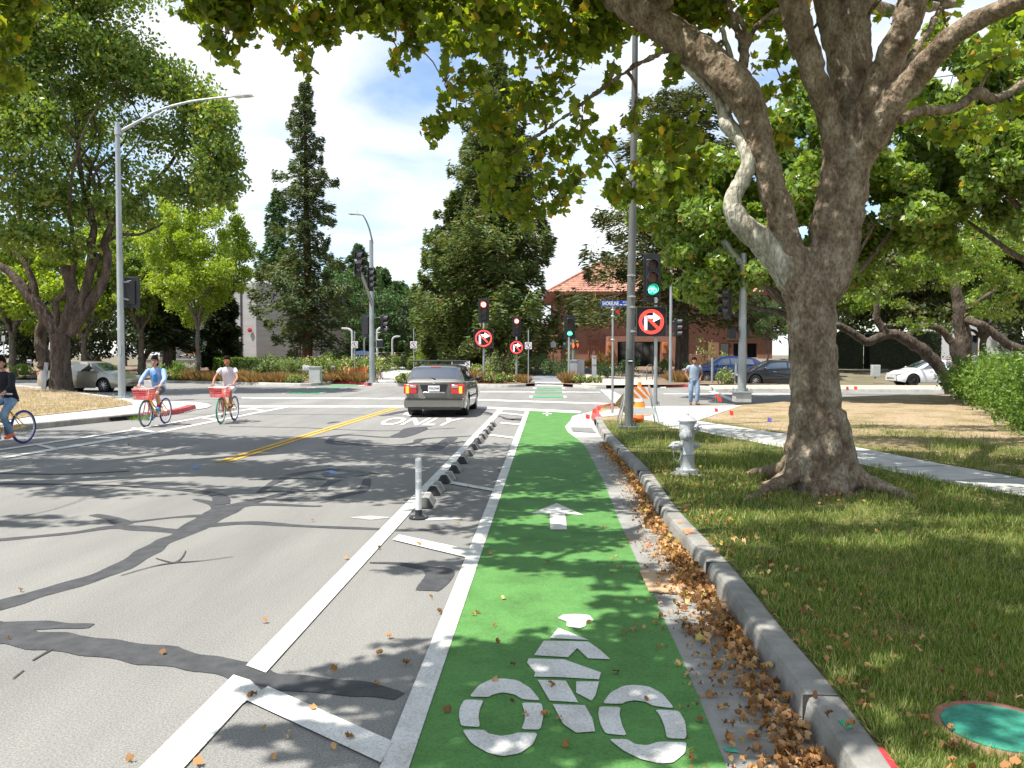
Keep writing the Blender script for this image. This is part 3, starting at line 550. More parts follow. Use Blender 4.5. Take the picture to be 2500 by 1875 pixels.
m_red = leafmat('redwood needles', [(0, (.05, .085, .04)), (.6, (.11, .16, .07)), (.95, (.16, .17, .07))], .2, .6, .2)
m_red2 = leafmat('big redwood needles', [(0, (.055, .095, .035)), (.6, (.12, .18, .06)), (.97, (.19, .18, .07))], .25, .6, .2)
m_ced = leafmat('cedar needles', [(0, (.03, .05, .018)), (.6, (.065, .09, .028)), (.95, (.14, .12, .04))], .2, .6, .2)
m_pine = leafmat('pine needles', [(0, (.05, .10, .04)), (1, (.09, .16, .055))], .2, .6, .2)
m_hedge = leafmat('hedge leaves', [(0, (.055, .12, .02)), (.6, (.11, .20, .03)), (1, (.2, .29, .06))], .3, .55, .25)
m_fount = leafmat('bronze grass blades', [(0, (.16, .09, .05)), (.6, (.30, .18, .09)), (1, (.36, .29, .12))], .25, .7, .1)
m_sage = leafmat('grey green leaves', [(0, (.13, .2, .09)), (1, (.24, .31, .14))], .3, .6, .2)
m_rose = leafmat('rose bush leaves', [(0, (.09, .17, .04)), (.84, (.18, .28, .06)), (.88, (.75, .6, .5)), (1, (.85, .55, .5))], .3, .5, .2)
m_gold = leafmat('yellow green leaves', [(0, (.3, .3, .05)), (.5, (.5, .42, .12)), (1, (.55, .25, .05))], .3, .6, .2)
m_grassb = leafmat('lawn grass blades', [(0, (.07, .13, .024)), (.45, (.16, .25, .05)), (.72, (.28, .32, .10)), (1, (.46, .40, .22))], .3, .6, .15)
m_dryb = leafmat('dry grass blades', [(0, (.2, .19, .08)), (.4, (.38, .31, .18)), (1, (.56, .46, .31))], .25, .7, .1)
def bark(name, c0, c1, c2, sc_=5, st=(1, 1, .35), b=.8):
    def f(nt_, bs):
        N = nt_.nodes.new; L = nt_.links.new; tc = N('ShaderNodeTexCoord'); mp = N('ShaderNodeMapping'); mp.inputs['Scale'].default_value = st; L(tc.outputs['Object'], mp.inputs[0])
        n = N('ShaderNodeTexNoise'); n.inputs['Scale'].default_value = sc_; n.inputs['Detail'].default_value = 8; n.inputs['Roughness'].default_value = .65; L(mp.outputs[0], n.inputs['Vector'])
        r = N('ShaderNodeValToRGB'); e = r.color_ramp.elements; e[0].position = .32; e[0].color = (*c0, 1); e[1].position = .68; e[1].color = (*c2, 1); q = e.new(.5); q.color = (*c1, 1); L(n.outputs['Fac'], r.inputs[0])
        v = N('ShaderNodeTexVoronoi'); v.inputs['Scale'].default_value = sc_ * 3.2; v.feature = 'F1'; L(mp.outputs[0], v.inputs['Vector'])
        n2 = N('ShaderNodeTexNoise'); n2.inputs['Scale'].default_value = sc_ * 7; n2.inputs['Detail'].default_value = 6; L(mp.outputs[0], n2.inputs['Vector'])
        r2 = N('ShaderNodeValToRGB'); r2.color_ramp.elements[0].position = .35; r2.color_ramp.elements[0].color = (.55, .52, .5, 1); r2.color_ramp.elements[1].position = .6; r2.color_ramp.elements[1].color = (1.08, 1.08, 1.08, 1); L(n2.outputs['Fac'], r2.inputs[0])
        m = N('ShaderNodeMixRGB'); m.blend_type = 'MULTIPLY'; m.inputs[0].default_value = .9; L(r.outputs[0], m.inputs[1]); L(r2.outputs[0], m.inputs[2]); L(m.outputs[0], bs.inputs['Base Color'])
        a = N('ShaderNodeMath'); L(n2.outputs['Fac'], a.inputs[0]); L(v.outputs['Distance'], a.inputs[1])
        bp = N('ShaderNodeBump'); bp.inputs['Strength'].default_value = b; bp.inputs['Distance'].default_value = .035; L(a.outputs[0], bp.inputs['Height']); L(bp.outputs[0], bs.inputs['Normal']); bs.inputs['Roughness'].default_value = .9; bs.inputs['Specular IOR Level'].default_value = .15
    return twotone(name, f)
b_plane = bark('plane tree bark', (.10, .07, .047), (.24, .185, .13), (.38, .325, .245), 5, (1, 1, .55))
b_pale = bark('pale flaking bark', (.26, .23, .17), (.46, .44, .36), (.60, .585, .50), 5)
b_dark = bark('dark fissured bark', (.05, .038, .03), (.105, .083, .066), (.17, .14, .115), 5, (1, 1, .25), 1)
b_red = bark('redwood bark', (.07, .035, .022), (.15, .075, .045), (.22, .12, .075), 6, (1, 1, .08), 1)
b_grey = bark('grey bark', (.09, .075, .06), (.16, .14, .115), (.25, .22, .19), 7)
def wob(pts, k=4, amp=.03):
    o = catm([Vector(p) for p in pts], k); return [p + Vector((random.uniform(-1, 1), random.uniform(-1, 1), random.uniform(-.5, .5))) * amp for p in o]
def limb(mb, P, rad, n=8, k=4, amp=.02):
    """P: 3D points, rad: radii"""
    q = [Vector((p[0], p[1], p[2])) for p in P]; o = catm(q, k); rr = np.interp(np.linspace(0, len(P) - 1, len(o)), range(len(P)), rad)
    o = [p + Vector((random.uniform(-1, 1), random.uniform(-1, 1), 0)) * amp * r_ / max(rad) * 3 for p, r_ in zip(o, rr)]
    mb.path(o, list(rr), n); return list(zip(o, rr))
def twig(mb, a, b, r0, r1=.012, sag=.15, n=5):
    a = Vector(a); b = Vector(b); l = (b - a).length; pts = []
    s = Vector((random.uniform(-1, 1), random.uniform(-1, 1), random.uniform(.1, 1))) * l * sag
    for i in range(6):
        t = i / 5; pts.append(a.lerp(b, t) + s * (4 * t * (1 - t)) + Vector((random.uniform(-1, 1), random.uniform(-1, 1), random.uniform(-1, 1))) * l * .03 * (0 < i < 5))
    mb.path(pts, [r0 + (r1 - r0) * i / 5 for i in range(6)], n)
def near(nodes, c):
    return min(nodes, key=lambda q: (q[0] - Vector(c)).length + (0 if q[0].z < c[2] + .6 else .8 * (q[0].z - c[2])))
def crown(tree, mbt, nodes, specs, mat, leaf, kind='rhomb', per=None, up=.5, twr=.05, cr=.3, clumps=8, hollow=.5, name='crown', twigs=True, clear=()):
    """specs: (centre, radii, n)"""
    pts = []; left = [(Vector(c), r, n) for c, r, n in specs]; nodes = list(nodes)
    dist = [min((q[0] - c).length for q in nodes) for c, r, n in left]
    while left:
        i = min(range(len(left)), key=dist.__getitem__); c, r, n = left.pop(i); dist.pop(i); nd, nr = near(nodes, c); r3 = np.array(r, float) * np.ones(3)
        if twigs:
            a_ = min(nr * .75, twr * (1 + .25 * (c - nd).length)); twig(mbt, nd, c, a_, twr * .4)
            new = [(nd.lerp(c, t), a_ + (twr * .4 - a_) * t) for t in (.4, .7, 1)]; nodes += new
            for j, l in enumerate(left): dist[j] = min(dist[j], min((q[0] - l[0]).length for q in new))
        p, cc = blob(c, r3, n, clumps, cr, hollow); pts.append(p)
        if twigs:
            for q in cc[:max(3, clumps // 2)]: twig(mbt, c.lerp(nd, .25 * random.random()), q, twr * .35, .008, .1, 4)
    P = np.concatenate(pts); o = tree.location
    for q, r_ in clear:
        h = P[:, 2] - q[2]; dx = P[:, 0] - S3.x * h / S3.z - q[0]; dy = P[:, 1] - S3.y * h / S3.z - q[1]; P = P[~((h > 0) & (dx * dx + dy * dy < r_ * r_))]
    return leafcloud(name, P, leaf, mat, tree, kind, up, off=tuple(o))
def broad(name, label, base, h, specs, mat, leaf, tr=.3, brk=None, cat='tree', group=None, n=6000, kind='rhomb', clumps=9, cr=.3, hollow=.5, fork=.35, up=.5, lean=(0, 0)):
    """trunk forking into limbs that reach every crown lobe; specs in metres relative to the base: (dx,dy,z,rx,ry,rz)"""
    t = E(name, base, 0, label, cat, group); mb = MB(); base = Vector(base); tot = sum(s[3] * s[4] * s[5] for s in specs) ; nodes = []
    top = base + Vector((lean[0], lean[1], h * fork))
    nodes += limb(mb, [base - Vector((0, 0, .2)), base + Vector((lean[0] * .2, lean[1] * .2, h * fork * .3)), base + Vector((lean[0] * .6, lean[1] * .6, h * fork * .7)), top], [tr * 1.35, tr, tr * .88, tr * .8], 10)
    for s in specs:
        c = base + Vector(s[:3]); m = top.lerp(c, .5) + Vector((random.uniform(-.3, .3), random.uniform(-.3, .3), -.1 * h * .3)) * 1
        nodes += limb(mb, [top - Vector((0, 0, tr)), top.lerp(m, .5), m, c], [tr * .62, tr * .45, tr * .33, tr * .14], 7)
    for i in range(len(mb.v)): mb.v[i] = tuple(Vector(mb.v[i]) - base)
    mt = MB()
    sp_ = [(base + Vector(s[:3]), s[3:6], max(60, int(n * s[3] * s[4] * s[5] / tot))) for s in specs]
    cw = crown(t, mt, nodes, sp_, mat, leaf, kind, up=up, twr=tr * .16, cr=cr, clumps=clumps, hollow=hollow)
    b0 = len(mb.v); mb.v += [tuple(Vector(v) - base) for v in mt.v]; mb.f += [tuple(i + b0 for i in f) for f in mt.f]
    mb.build('trunk', brk or b_grey, t); return t
def conifer(name, label, base, h, R0, mat, brk, prof, nb=120, leaf=.42, per=150, tr=.4, h0=.12, droop=.25, seed=1, group=None, bare=.25, jag=.35, up=.6, vj=.13):
    st = random.getstate(); random.seed(seed); t = E(name, base, 0, label, 'tree', group); mb = MB()
    mb.path([(0, 0, -.3), (0, 0, h * .03), (.1, 0, h * .3), (0, .05, h * .7), (0, 0, h * .99)], [tr * 1.5, tr, tr * .8, tr * .4, .03], 14, fl=lambda i, j: 1 + .1 * math.sin(j * 2.6 + i))
    C = []; D = []; S = []
    for i in range(nb):
        u = h0 + (1 - h0) * ((i + .5) / nb) ** .92; z = h * u; az = i * 2.39996 + random.uniform(-.5, .5); L = R0 * prof(u) * (1 - jag + random.random() * jag * 1.6)
        L = max(L, .25); dx, dy = math.cos(az), math.sin(az); dr = droop * (1 - u) * L; tipup = .10 * L
        pts = [Vector((0, 0, z)), Vector((dx * L * .4, dy * L * .4, z - dr * .35 + .12 * L * u)), Vector((dx * L * .8, dy * L * .8, z - dr + .1 * L * u)), Vector((dx * L, dy * L, z - dr + tipup))]
        q = catm(pts, 3); mb.path(q, list(np.linspace(max(.015, tr * .16 * (L / R0)), .01, len(q))), 5)
        n = int(per * (.25 + .75 * L / R0)); tt = bare + (1 - bare) * rng.random(n) ** .85; qa = np.array([tuple(p) for p in q]); ti = tt * (len(q) - 1); i0 = np.minimum(ti.astype(int), len(q) - 2); fr = (ti - i0)[:, None]
        P = qa[i0] * (1 - fr) + qa[i0 + 1] * fr; lat = (rng.random(n) - .5) * 2; wd = (.2 + .42 * L * (1.15 - tt) * .8)
        side = np.array([-dy, dx, 0]); P = P + side * (lat * wd)[:, None]; P[:, 2] += -np.abs(lat) * wd * .35 + rng.normal(0, vj * (1 + .3 * L), n) - .06
        dd = np.array([dx, dy, -.25]) * .8 + side * (np.sign(lat) * .9)[:, None]
        C.append(P); D.append(dd); S.append(np.full(n, leaf * (.6 + .5 * min(1, L / R0 * 1.3))))
    # leader
    C.append(np.column_stack([rng.normal(0, .12, 60), rng.normal(0, .12, 60), h * rng.uniform(.93, 1.01, 60)])); D.append(np.tile([0, 0, 1.], (60, 1))); S.append(np.full(60, leaf * .6))
    mb.build('trunk', brk, t); leafcloud('crown', np.concatenate(C), np.concatenate(S), mat, t, 'spray', up, np.concatenate(D), .35)
    random.setstate(st); return t
# ---------------------------------------------------------------- the near plane tree
TB = G(1998, 1192, .15); TD = dep(TB)
pt = E('plane_tree', TB, 0, 'large mottled plane tree with thick limbs on the lawn beside the hydrant', 'tree')
def tp(c, pts, d, sc_=1.):
    """traced limb: crop pixels (x, y, width[, dd]) at depth d -> points, radii"""
    P, rr = [], []
    for p in pts:
        s = {'V': 1.1302, 't': 1 / 2.212, 'u': 1 / 2.37, 's': 1}[c]; q = K(c, [p[:2]])[0]; dd = d + (p[3] if len(p) > 3 else 0)
        P.append(A(q[0], q[1], dd)); rr.append(p[2] * s * dd / FPX / 2 * sc_)
    return P, rr
tm = MB(); nodes = []
def L_(c, pts, d=TD, n=14, mb=tm, keep=True):
    P, rr = tp(c, pts, d); nd = limb(mb, P, rr, n, 5, .006)
    if keep: nodes.extend(nd)
L_('V', [(1772, 1110, 215), (1772, 1065, 185), (1770, 1020, 152), (1767, 960, 122), (1762, 880, 108), (1758, 800, 98), (1755, 730, 98), (1752, 680, 102), (1758, 630, 104), (1776, 580, 88)], n=22)
L_('V', [(1742, 680, 70), (1724, 610, 78), (1706, 550, 70), (1690, 480, 62), (1668, 400, 60), (1648, 330, 58), (1625, 250, 64), (1597, 195, 74), (1530, 130, 72, .2), (1450, 70, 68, .4), (1370, 20, 62, .6), (1290, -30, 54, .9)])
L_('V', [(1765, 660, 80), (1786, 590, 100), (1806, 520, 98), (1822, 440, 88), (1838, 370, 80), (1852, 310, 76)], n=18)
L_('V', [(1764, 640, 60), (1774, 560, 64), (1784, 470, 60), (1794, 400, 50), (1803, 330, 50), (1790, 250, 52), (1758, 160, 54, -.1), (1735, 80, 58, -.2), (1705, -20, 56, -.3)])
L_('V', [(1836, 400, 50), (1845, 320, 56), (1868, 250, 60), (1905, 160, 62, -.2), (1945, 80, 60, -.4), (1985, -30, 58, -.6)])
L_('V', [(1852, 350, 60), (1890, 300, 60, -.2), (1925, 225, 62, -.4), (1985, 160, 56, -.6), (2040, 95, 50, -.9), (2110, 45, 44, -1.2), (2220, -5, 38, -1.6), (2330, -50, 34, -2)])
L_('V', [(1842, 330, 46), (1832, 250, 46, .2), (1818, 170, 50, .3), (1800, 90, 50, .4), (1780, -30, 46, .5)]); L_('V', [(1852, 300, 36, .3), (1858, 180, 50, .4), (1850, 80, 64, .45), (1838, -30, 62, .5)])
L_('V', [(1940, 265, 22, -.1), (1985, 240, 22, .2), (2060, 235, 20, .5), (2110, 200, 26, .7), (2150, 215, 20, .8), (2212, 180, 18, .9), (2280, 150, 14, 1.1)], n=8)
L_('V', [(1600, 160, 26, .1), (1608, 110, 22, .2), (1588, 50, 18, .4), (1565, -20, 14, .6)], n=7); L_('V', [(1608, 110, 16, .2), (1640, 50, 14, .3), (1700, 10, 12, .4)], n=6)
L_('V', [(1625, 90, 12, .2), (1590, 20, 10, .2)], n=6, keep=False); L_('V', [(1925, 200, 24, -.3), (1960, 140, 22, -.2), (2010, 60, 18, 0), (2050, -20, 14, .2)], n=7)
# twisted pale limb in the sun
pm = MB()
L_('V', [(1752, 680, 50, .05), (1728, 630, 66), (1700, 585, 68), (1665, 540, 64), (1620, 500, 52), (1590, 468, 46), (1583, 430, 38), (1606, 385, 36), (1617, 345, 34), (1600, 300, 32, .1), (1572, 270, 34, .15), (1560, 232, 26, .25), (1528, 190, 18, .3), (1480, 140, 15, .4), (1440, 95, 12, .5), (1390, 40, 9, .6)], n=10, mb=pm)
L_('V', [(1572, 270, 20, .15), (1575, 215, 16, .2), (1580, 140, 13, .3), (1560, 60, 10, .4)], n=7, mb=pm)
L_('V', [(1440, 110, 14, .3), (1385, 135, 12, .9), (1330, 170, 12, 1.3), (1262, 220, 10, 1.6), (1180, 280, 9, 1.9), (1105, 330, 7, 2.2), (1060, 370, 5, 2.4)], n=6)
for q in ([(1150, 305, 6, 2.), (1170, 380, 4, 2.1), (1195, 420, 3, 2.2)], [(1262, 220, 5, 1.6), (1255, 290, 4, 1.7), (1240, 340, 3, 1.8)], [(1560, 240, 5, .25), (1470, 280, 5, .5), (1400, 340, 4, .7)], [(1500, 170, 5, .3), (1495, 260, 4, .5), (1440, 310, 4, .6)]): L_('V', q, n=5)
for q in ([(1.6, 1.6, 6.6), (0, 2.4, 7.6), (-1.8, 2.6, 8.2), (-3.6, 2.2, 8.6)], [(1.2, -.2, 6.2), (-.4, -1.4, 6.8), (-1.6, -3, 6.9), (-2.6, -4.6, 6.8)], [(2.8, -2, 6.6), (2.6, -4.4, 7), (2, -6.6, 7)], [(4.6, 2.2, 7), (5.6, 3.6, 7.4), (7, 4.4, 7.8)]):
    P = [Vector((q[0][0], TB.y + q[0][1], q[0][2]))] + [Vector((a, TB.y + b, c)) for a, b, c in q[1:]]; P = [near(nodes, P[0])[0]] + P; nodes.extend(limb(tm, P, [.16, .13, .10, .07, .05][:len(P)], 8, 4, .03))
# root flare
for k in range(11):
    a = k * 2 * math.pi / 11 + .35; l = random.uniform(.55, .95) * (1.35 if k in (3, 6, 9) else 1); c, s = math.cos(a), math.sin(a)
    tm.path([TB + Vector((c * .18, s * .18, .95)), TB + Vector((c * .30, s * .30, .45)), TB + Vector((c * .52 * l, s * .52 * l, .16)), TB + Vector((c * 1.0 * l, s * 1.0 * l, .03)), TB + Vector((c * 1.35 * l, s * 1.35 * l, -.05))], [.14, .13, .10, .06, .02], 8)
tm.v = [tuple(Vector(v) - TB) for v in tm.v]; pm.v = [tuple(Vector(v) - TB) for v in pm.v]
to = tm.build('trunk', b_plane, pt)
md = to.modifiers.new('r', 'REMESH'); md.mode = 'VOXEL'; md.voxel_size = .028; md.use_smooth_shade = True
md = to.modifiers.new('sm', 'SMOOTH'); md.iterations = 6; md.factor = .5
tx = bpy.data.textures.new('lumps', 'CLOUDS'); tx.noise_scale = .16; tx.noise_depth = 3
md = to.modifiers.new('d', 'DISPLACE'); md.texture = tx; md.strength = .07; md.mid_level = .5; md.texture_coords = 'LOCAL'
pm.build('limb', b_pale, pt)
def ve(x, y, rx, ry, d, n, dr=.5): # ellipse given in V pixels at a depth
    q = K('V', [(x, y)])[0]; c = A(q[0], q[1], d); k = 1.1302 * d / FPX; return (c, (rx * k, dr, ry * k), n)
vis = []
lows = [(430, 45), (480, 110), (530, 80), (590, 70), (640, 120), (700, 105), (760, 70), (820, 85), (870, 120), (920, 90), (960, 120), (1010, 130), (1060, 110), (1120, 120), (1180, 110), (1240, 130), (1300, 110), (1350, 70), (1400, 80), (1450, 110), (1500, 60), (1560, 60), (1640, 70), (1690, 30)]
for x, b in lows:
    vis += [ve(x + random.uniform(-8, 8), b - 12, 40, 24, 11 + random.uniform(-.5, 1), 72, .35), ve(x + 20, b * .35, 48, 44, 11.3 + random.uniform(-.6, 1), 190, .5), ve(x, -35, 55, 40, 11 + random.uniform(-1, 1), 160, .6)]
vis += [ve(*a) for a in [(480, 135, 24, 26, 11, 34), (655, 150, 24, 26, 11, 30), (865, 150, 28, 18, 11, 24), (940, 280, 34, 26, 12, 75), (985, 250, 30, 36, 12, 60), (960, 190, 18, 40, 12, 36), (1020, 190, 34, 44, 12, 75), (1060, 270, 44, 44, 12.2, 140), (1120, 230, 44, 50, 12.2, 120),
      (1100, 330, 50, 40, 12.5, 150), (1060, 400, 46, 50, 12.5, 150), (1120, 440, 56, 40, 12.5, 170), (1190, 420, 40, 44, 12.4, 120), (1200, 330, 50, 44, 12.2, 110), (1160, 250, 40, 50, 12.2, 90), (1215, 180, 44, 50, 12, 100), (1262, 260, 32, 40, 11.8, 60), (1270, 130, 40, 40, 11.5, 80),
      (1320, 180, 24, 26, 11.4, 40), (1240, 400, 24, 40, 12, 44), (1305, 330, 40, 50, 11.2, 90), (1350, 400, 46, 40, 11.2, 130), (1420, 330, 44, 60, 11, 130), (1420, 400, 50, 40, 11, 120), (1480, 290, 40, 60, 11, 100), (1500, 380, 34, 36, 11, 70), (1370, 250, 24, 30, 11.2, 26), (1530, 130, 34, 40, 10.6, 70), (1460, 170, 24, 24, 10.8, 30),
      (1660, 140, 36, 24, 10.8, 50), (1690, 200, 30, 30, 11, 50), (1715, 110, 20, 20, 10.8, 20), (2040, 70, 18, 26, 10.5, 16), (1980, 120, 16, 24, 10.5, 12), (1940, 200, 30, 26, 11, 30), (1640, 250, 30, 30, 11.4, 40), (1960, 30, 50, 20, 10.5, 40), (1900, 20, 20, 16, 10, 12), (1690, 300, 30, 34, 11.6, 60), (1980, 240, 50, 26, 11.5, 70), (2060, 290, 60, 30, 11.5, 90), (2150, 140, 50, 40, 10.5, 60), (2180, 230, 50, 40, 11, 90)]]
# canopy overhead, out of the picture, that shades the street and the lawn
def cast(px, py, rx, ry, z, n):
    p = G(px, py); k = 1.45 if py > 1540 or (px > 1850 and py > 1400) else 1.; rx *= k; ry *= k; z = max(z, 2.5 + .44 * (dep(p) - .236 * z) + ry * .3); return (p + S3 * (z / S3.z), (rx, ry, .45), int(n * rx * ry * (18 if py < 1540 else 15)) + 14)
sh = [(1010, 1180, 1.1, .9, 7.2, 60), (1110, 1100, 1.2, 1.2, 8, 60), (1270, 1130, 1.3, 1.4, 7.8, 75), (1380, 1110, 1.2, 1.4, 7.8, 75), (1330, 1180, 1.2, 1.1, 7.4, 75), (1250, 1230, 1., .7, 7, 65), (1400, 1230, .9, .7, 7, 75), (1300, 1300, .9, .5, 6.8, 75), (1420, 1310, .7, .45, 6.6, 75), (1250, 1360, .6, .4, 6.4, 70), (1400, 1385, .6, .3, 6.4, 75), (1500, 1420, .5, .3, 6.4, 60), (1170, 1260, .6, .4, 6.8, 35),
      (1060, 1390, .35, .2, 6.4, 70), (1010, 1200, .8, .6, 7, 50), (820, 1210, 1.2, .5, 7.6, 35), (1560, 1480, .4, .25, 6.2, 50), (1600, 1560, .35, .3, 6, 60), (1450, 1600, .55, .22, 6, 95), (1330, 1580, .45, .12, 6, 90), (1240, 1660, .5, .22, 6, 95), (1400, 1720, .6, .2, 6, 95), (1600, 1690, .4, .25, 6, 90), (1150, 1750, .4, .16, 6, 90), (1300, 1820, .6, .16, 6, 95), (1550, 1830, .5, .16, 6, 80), (1050, 1600, .32, .16, 6, 90), (930, 1640, .38, .14, 6, 100), (860, 1700, .3, .1, 6, 100), (820, 1800, .3, .1, 6, 80), (720, 1790, .16, .05, 6, 80), (980, 1720, .3, .1, 6, 80), (1010, 1850, .2, .08, 6, 60), (1080, 1900, .5, .2, 6, 60),
      (1700, 1580, .4, .3, 6, 70), (1750, 1700, .4, .2, 6, 70), (1850, 1800, .4, .2, 6, 60), (1900, 1650, .5, .25, 6, 75)]
for px_, py_, rx, ry, n in [(1600, 1090, 1.5, 1.3, 80), (1760, 1080, 1.4, 1.6, 75), (1860, 1160, 1.3, .9, 75), (1700, 1190, 1.2, .7, 60), (1620, 1230, .8, .5, 50), (1780, 1260, 1., .5, 60), (1930, 1270, 1., .6, 85), (2100, 1240, 1.2, .6, 85), (2300, 1230, 1.3, .6, 60), (2450, 1270, 1.2, .6, 85), (1850, 1340, .8, .35, 50), (2050, 1350, .9, .3, 45), (2280, 1330, .9, .35, 50), (2450, 1380, .8, .4, 80),
      (1900, 1430, .7, .4, 75), (2080, 1420, .8, .4, 80), (2230, 1420, .8, .4, 100), (2400, 1480, .8, .4, 115), (2150, 1500, .8, .35, 110), (2000, 1540, .6, .3, 90), (2300, 1580, .8, .35, 115), (2450, 1620, .7, .3, 115), (2120, 1620, .6, .25, 90), (2250, 1700, .6, .2, 60), (2420, 1750, .5, .2, 60), (2150, 1800, .5, .2, 50), (2350, 1850, .6, .2, 60), (1980, 1240, 1.1, .5, 60), (2200, 1090, 2., .9, 75), (2400, 1100, 2., .9, 75), (2150, 1130, 1.6, .5, 60), (2480, 1170, 1.4, .6, 50), (2300, 1060, 2, .8, 60), (2180, 1470, .8, .3, 80), (2350, 1540, .7, .3, 80), (2000, 1490, .5, .25, 70), (2280, 1640, .6, .22, 80), (1960, 1640, .35, .15, 60), (2120, 1740, .4, .12, 60), (2430, 1690, .5, .2, 80), (1900, 1520, .3, .15, 60), (2500, 1450, .6, .3, 90), (2080, 1320, .7, .3, 70), (2350, 1290, .8, .3, 80)]:
    sh.append((px_, py_, rx, ry, 6.8 + random.uniform(-.5, .9), n * .66))
casts = [cast(*a) for a in sh]
tw = MB(); tree_nodes = nodes
for z in (1.2, 2., 2.8, 3.6, 4.4, 5.2, 6.): # leaves above that shade the trunk
    for dx in (-.3, .35): k = (7.6 + .25 * z - z) / S3.z; casts.append((TB + Vector((dx, 0, z)) + S3 * k, (.55, .6, .45), 80))
for x, y, dd in ((1290, -30, .9), (1705, -20, -.3), (1985, -30, -.6), (2330, -50, -2), (1780, -30, .5), (1838, -30, .5), (2280, 150, 1.1), (1565, -20, .6), (2050, -14, .2), (2220, -5, -1.6)):
    q = A(x * 1.1302, y * 1.1302, TD + dd)
    for k in range(2): casts.append((q + Vector((random.uniform(-.5, .5), random.uniform(-.6, .6), 1.35 + .9 * k)), (.95, .9, .5), 170))
vis = [(a + Vector((0, 0, .10 if a.z > 5.2 else 0)), r, int(n * 1.12)) for a, r, n in vis]
specs = vis + casts
hy = G(1677.5, 1158, .15); clr = [(hy + Vector((0, 0, z)), .34) for z in (.2, .5, .8)] + [(A(x * 1.1302, y * 1.1302, TD), .22) for x, y in ((1590, 468), (1583, 430), (1600, 385), (1614, 350), (1600, 305), (1572, 270))]
cw = crown(pt, tw, nodes, specs, m_plane, .142, 'palm', up=.45, twr=.026, cr=.52, clumps=9, hollow=.25, clear=clr)
tw.v = [tuple(Vector(v) - TB) for v in tw.v]; tw.build('twigs', b_plane, pt)
# a second plane tree left of the picture whose crown reaches over the street
LB = Vector((-11.5, 9.0, .15)); lt = E('plane_tree', LB, 0, 'plane tree left of the street whose leafy boughs hang over the road', 'tree')
lm = MB(); ln = limb(lm, [LB - Vector((0, 0, .2)), LB + Vector((.1, 0, 2)), LB + Vector((.3, .3, 4)), LB + Vector((.8, .5, 6.5))], [.5, .36, .33, .25], 14)
for q in ([(3, 1, 9.4), (6, 1.5, 10.2)], [(1.5, 4, 9), (3, 7, 10.4)], [(-2, 2, 9), (-3, 5, 11)], [(3.5, 4, 9.6), (7.5, 4.5, 10.6)]): ln += limb(lm, [LB + Vector((.5, .4, 5))] + [LB + Vector(p) for p in q], [.22, .14, .07], 8)
ls = [cast(*a) for a in [(60, 1085, 3.2, 1.8, 10.3, 50), (260, 1080, 3, 1.5, 10.3, 52), (460, 1085, 2.8, 1.5, 10.4, 52), (640, 1090, 2.4, 1.2, 10.3, 50), (800, 1095, 2., 1.1, 10.2, 42), (330, 1150, 2.6, .9, 9.6, 50), (520, 1140, 2.2, .9, 9.6, 50), (680, 1150, 1.8, .8, 9.4, 46), (160, 1190, 1.8, .6, 9, 38), (90, 1130, 2.4, .8, 9.6, 40), (20, 1270, 1, .3, 8.4, 34), (930, 1120, 1.5, .8, 9.8, 44), (1000, 1160, 1.2, .7, 9.2, 40), (250, 1060, 3, .8, 10.8, 24), (880, 1180, 1.3, .6, 9, 36), (540, 1200, 1.4, .4, 8.6, 24)]]
ls += [ve(20, 40, 60, 60, 14, 240), ve(10, 130, 50, 50, 14, 160), ve(60, 10, 40, 30, 14, 90), ve(-30, 80, 60, 90, 13.6, 200), ve(10, 200, 30, 30, 14, 50)]
lw2 = MB(); crown(lt, lw2, ln, ls, m_plane, .165, 'palm', up=.45, twr=.035, cr=.42, clumps=8, hollow=.3)
for m_, nm in ((lm, 'trunk'), (lw2, 'twigs')): m_.v = [tuple(Vector(v) - LB) for v in m_.v]; m_.build(nm, b_plane, lt)
# ---------------------------------------------------------------- big tree on the left corner, traced
BB = G(150, 951, .15); bd_ = dep(BB); bt = E('street_tree', BB, 0, 'big dark trunked tree with sawn limbs on the left corner before the gold sedan', 'tree')
bm_ = MB(); bn = []
def tq(pts, dd=0, n=10, s=4.147, o=(0, 560), k=4):
    P = [A(o[0] + p[0] / s, o[1] + p[1] / s, bd_ + dd + (p[3] if len(p) > 3 else 0)) for p in pts]; rr = [p[2] / s * bd_ / FPX / 2 for p in pts]; nd = limb(bm_, P, rr, n, k, .012); bn.extend(nd)
tq([(628, 1680, 290), (622, 1600, 225), (615, 1400, 190), (610, 1200, 185), (605, 1060, 200)], n=14)
tq([(590, 1120, 120), (530, 980, 130), (430, 840, 130), (330, 700, 125), (200, 550, 95), (80, 420, 78), (-60, 330, 66), (-260, 200, 50)])
tq([(340, 720, 90), (340, 560, 72), (280, 390, 52), (190, 270, 46), (60, 150, 40), (-100, -60, 30)]); tq([(630, 1120, 120), (690, 920, 140), (735, 720, 112), (705, 540, 108), (672, 380, 112)]); tq([(690, 900, 60), (775, 700, 70), (740, 480, 60), (760, 200, 50), (700, -150, 40), (640, -500, 26)])
tq([(690, 1050, 110), (800, 800, 110), (870, 600, 92), (915, 380, 84), (925, 150, 80), (950, -60, 60), (860, -330, 50), (800, -700, 40, -1), (760, -1200, 26, -2)]); tq([(920, 430, 70), (965, 300, 84), (985, 285, 86)], n=10)
tq([(700, 1060, 120), (860, 830, 112), (1000, 620, 98), (1075, 430, 88), (1090, 260, 82), (1062, 140, 74), (1100, 10, 60), (1180, -130, 52), (1420, -330, 44, 1), (1640, -560, 40, 1.5), (1800, -800, 30, 2), (1900, -1200, 18, 2.5)])
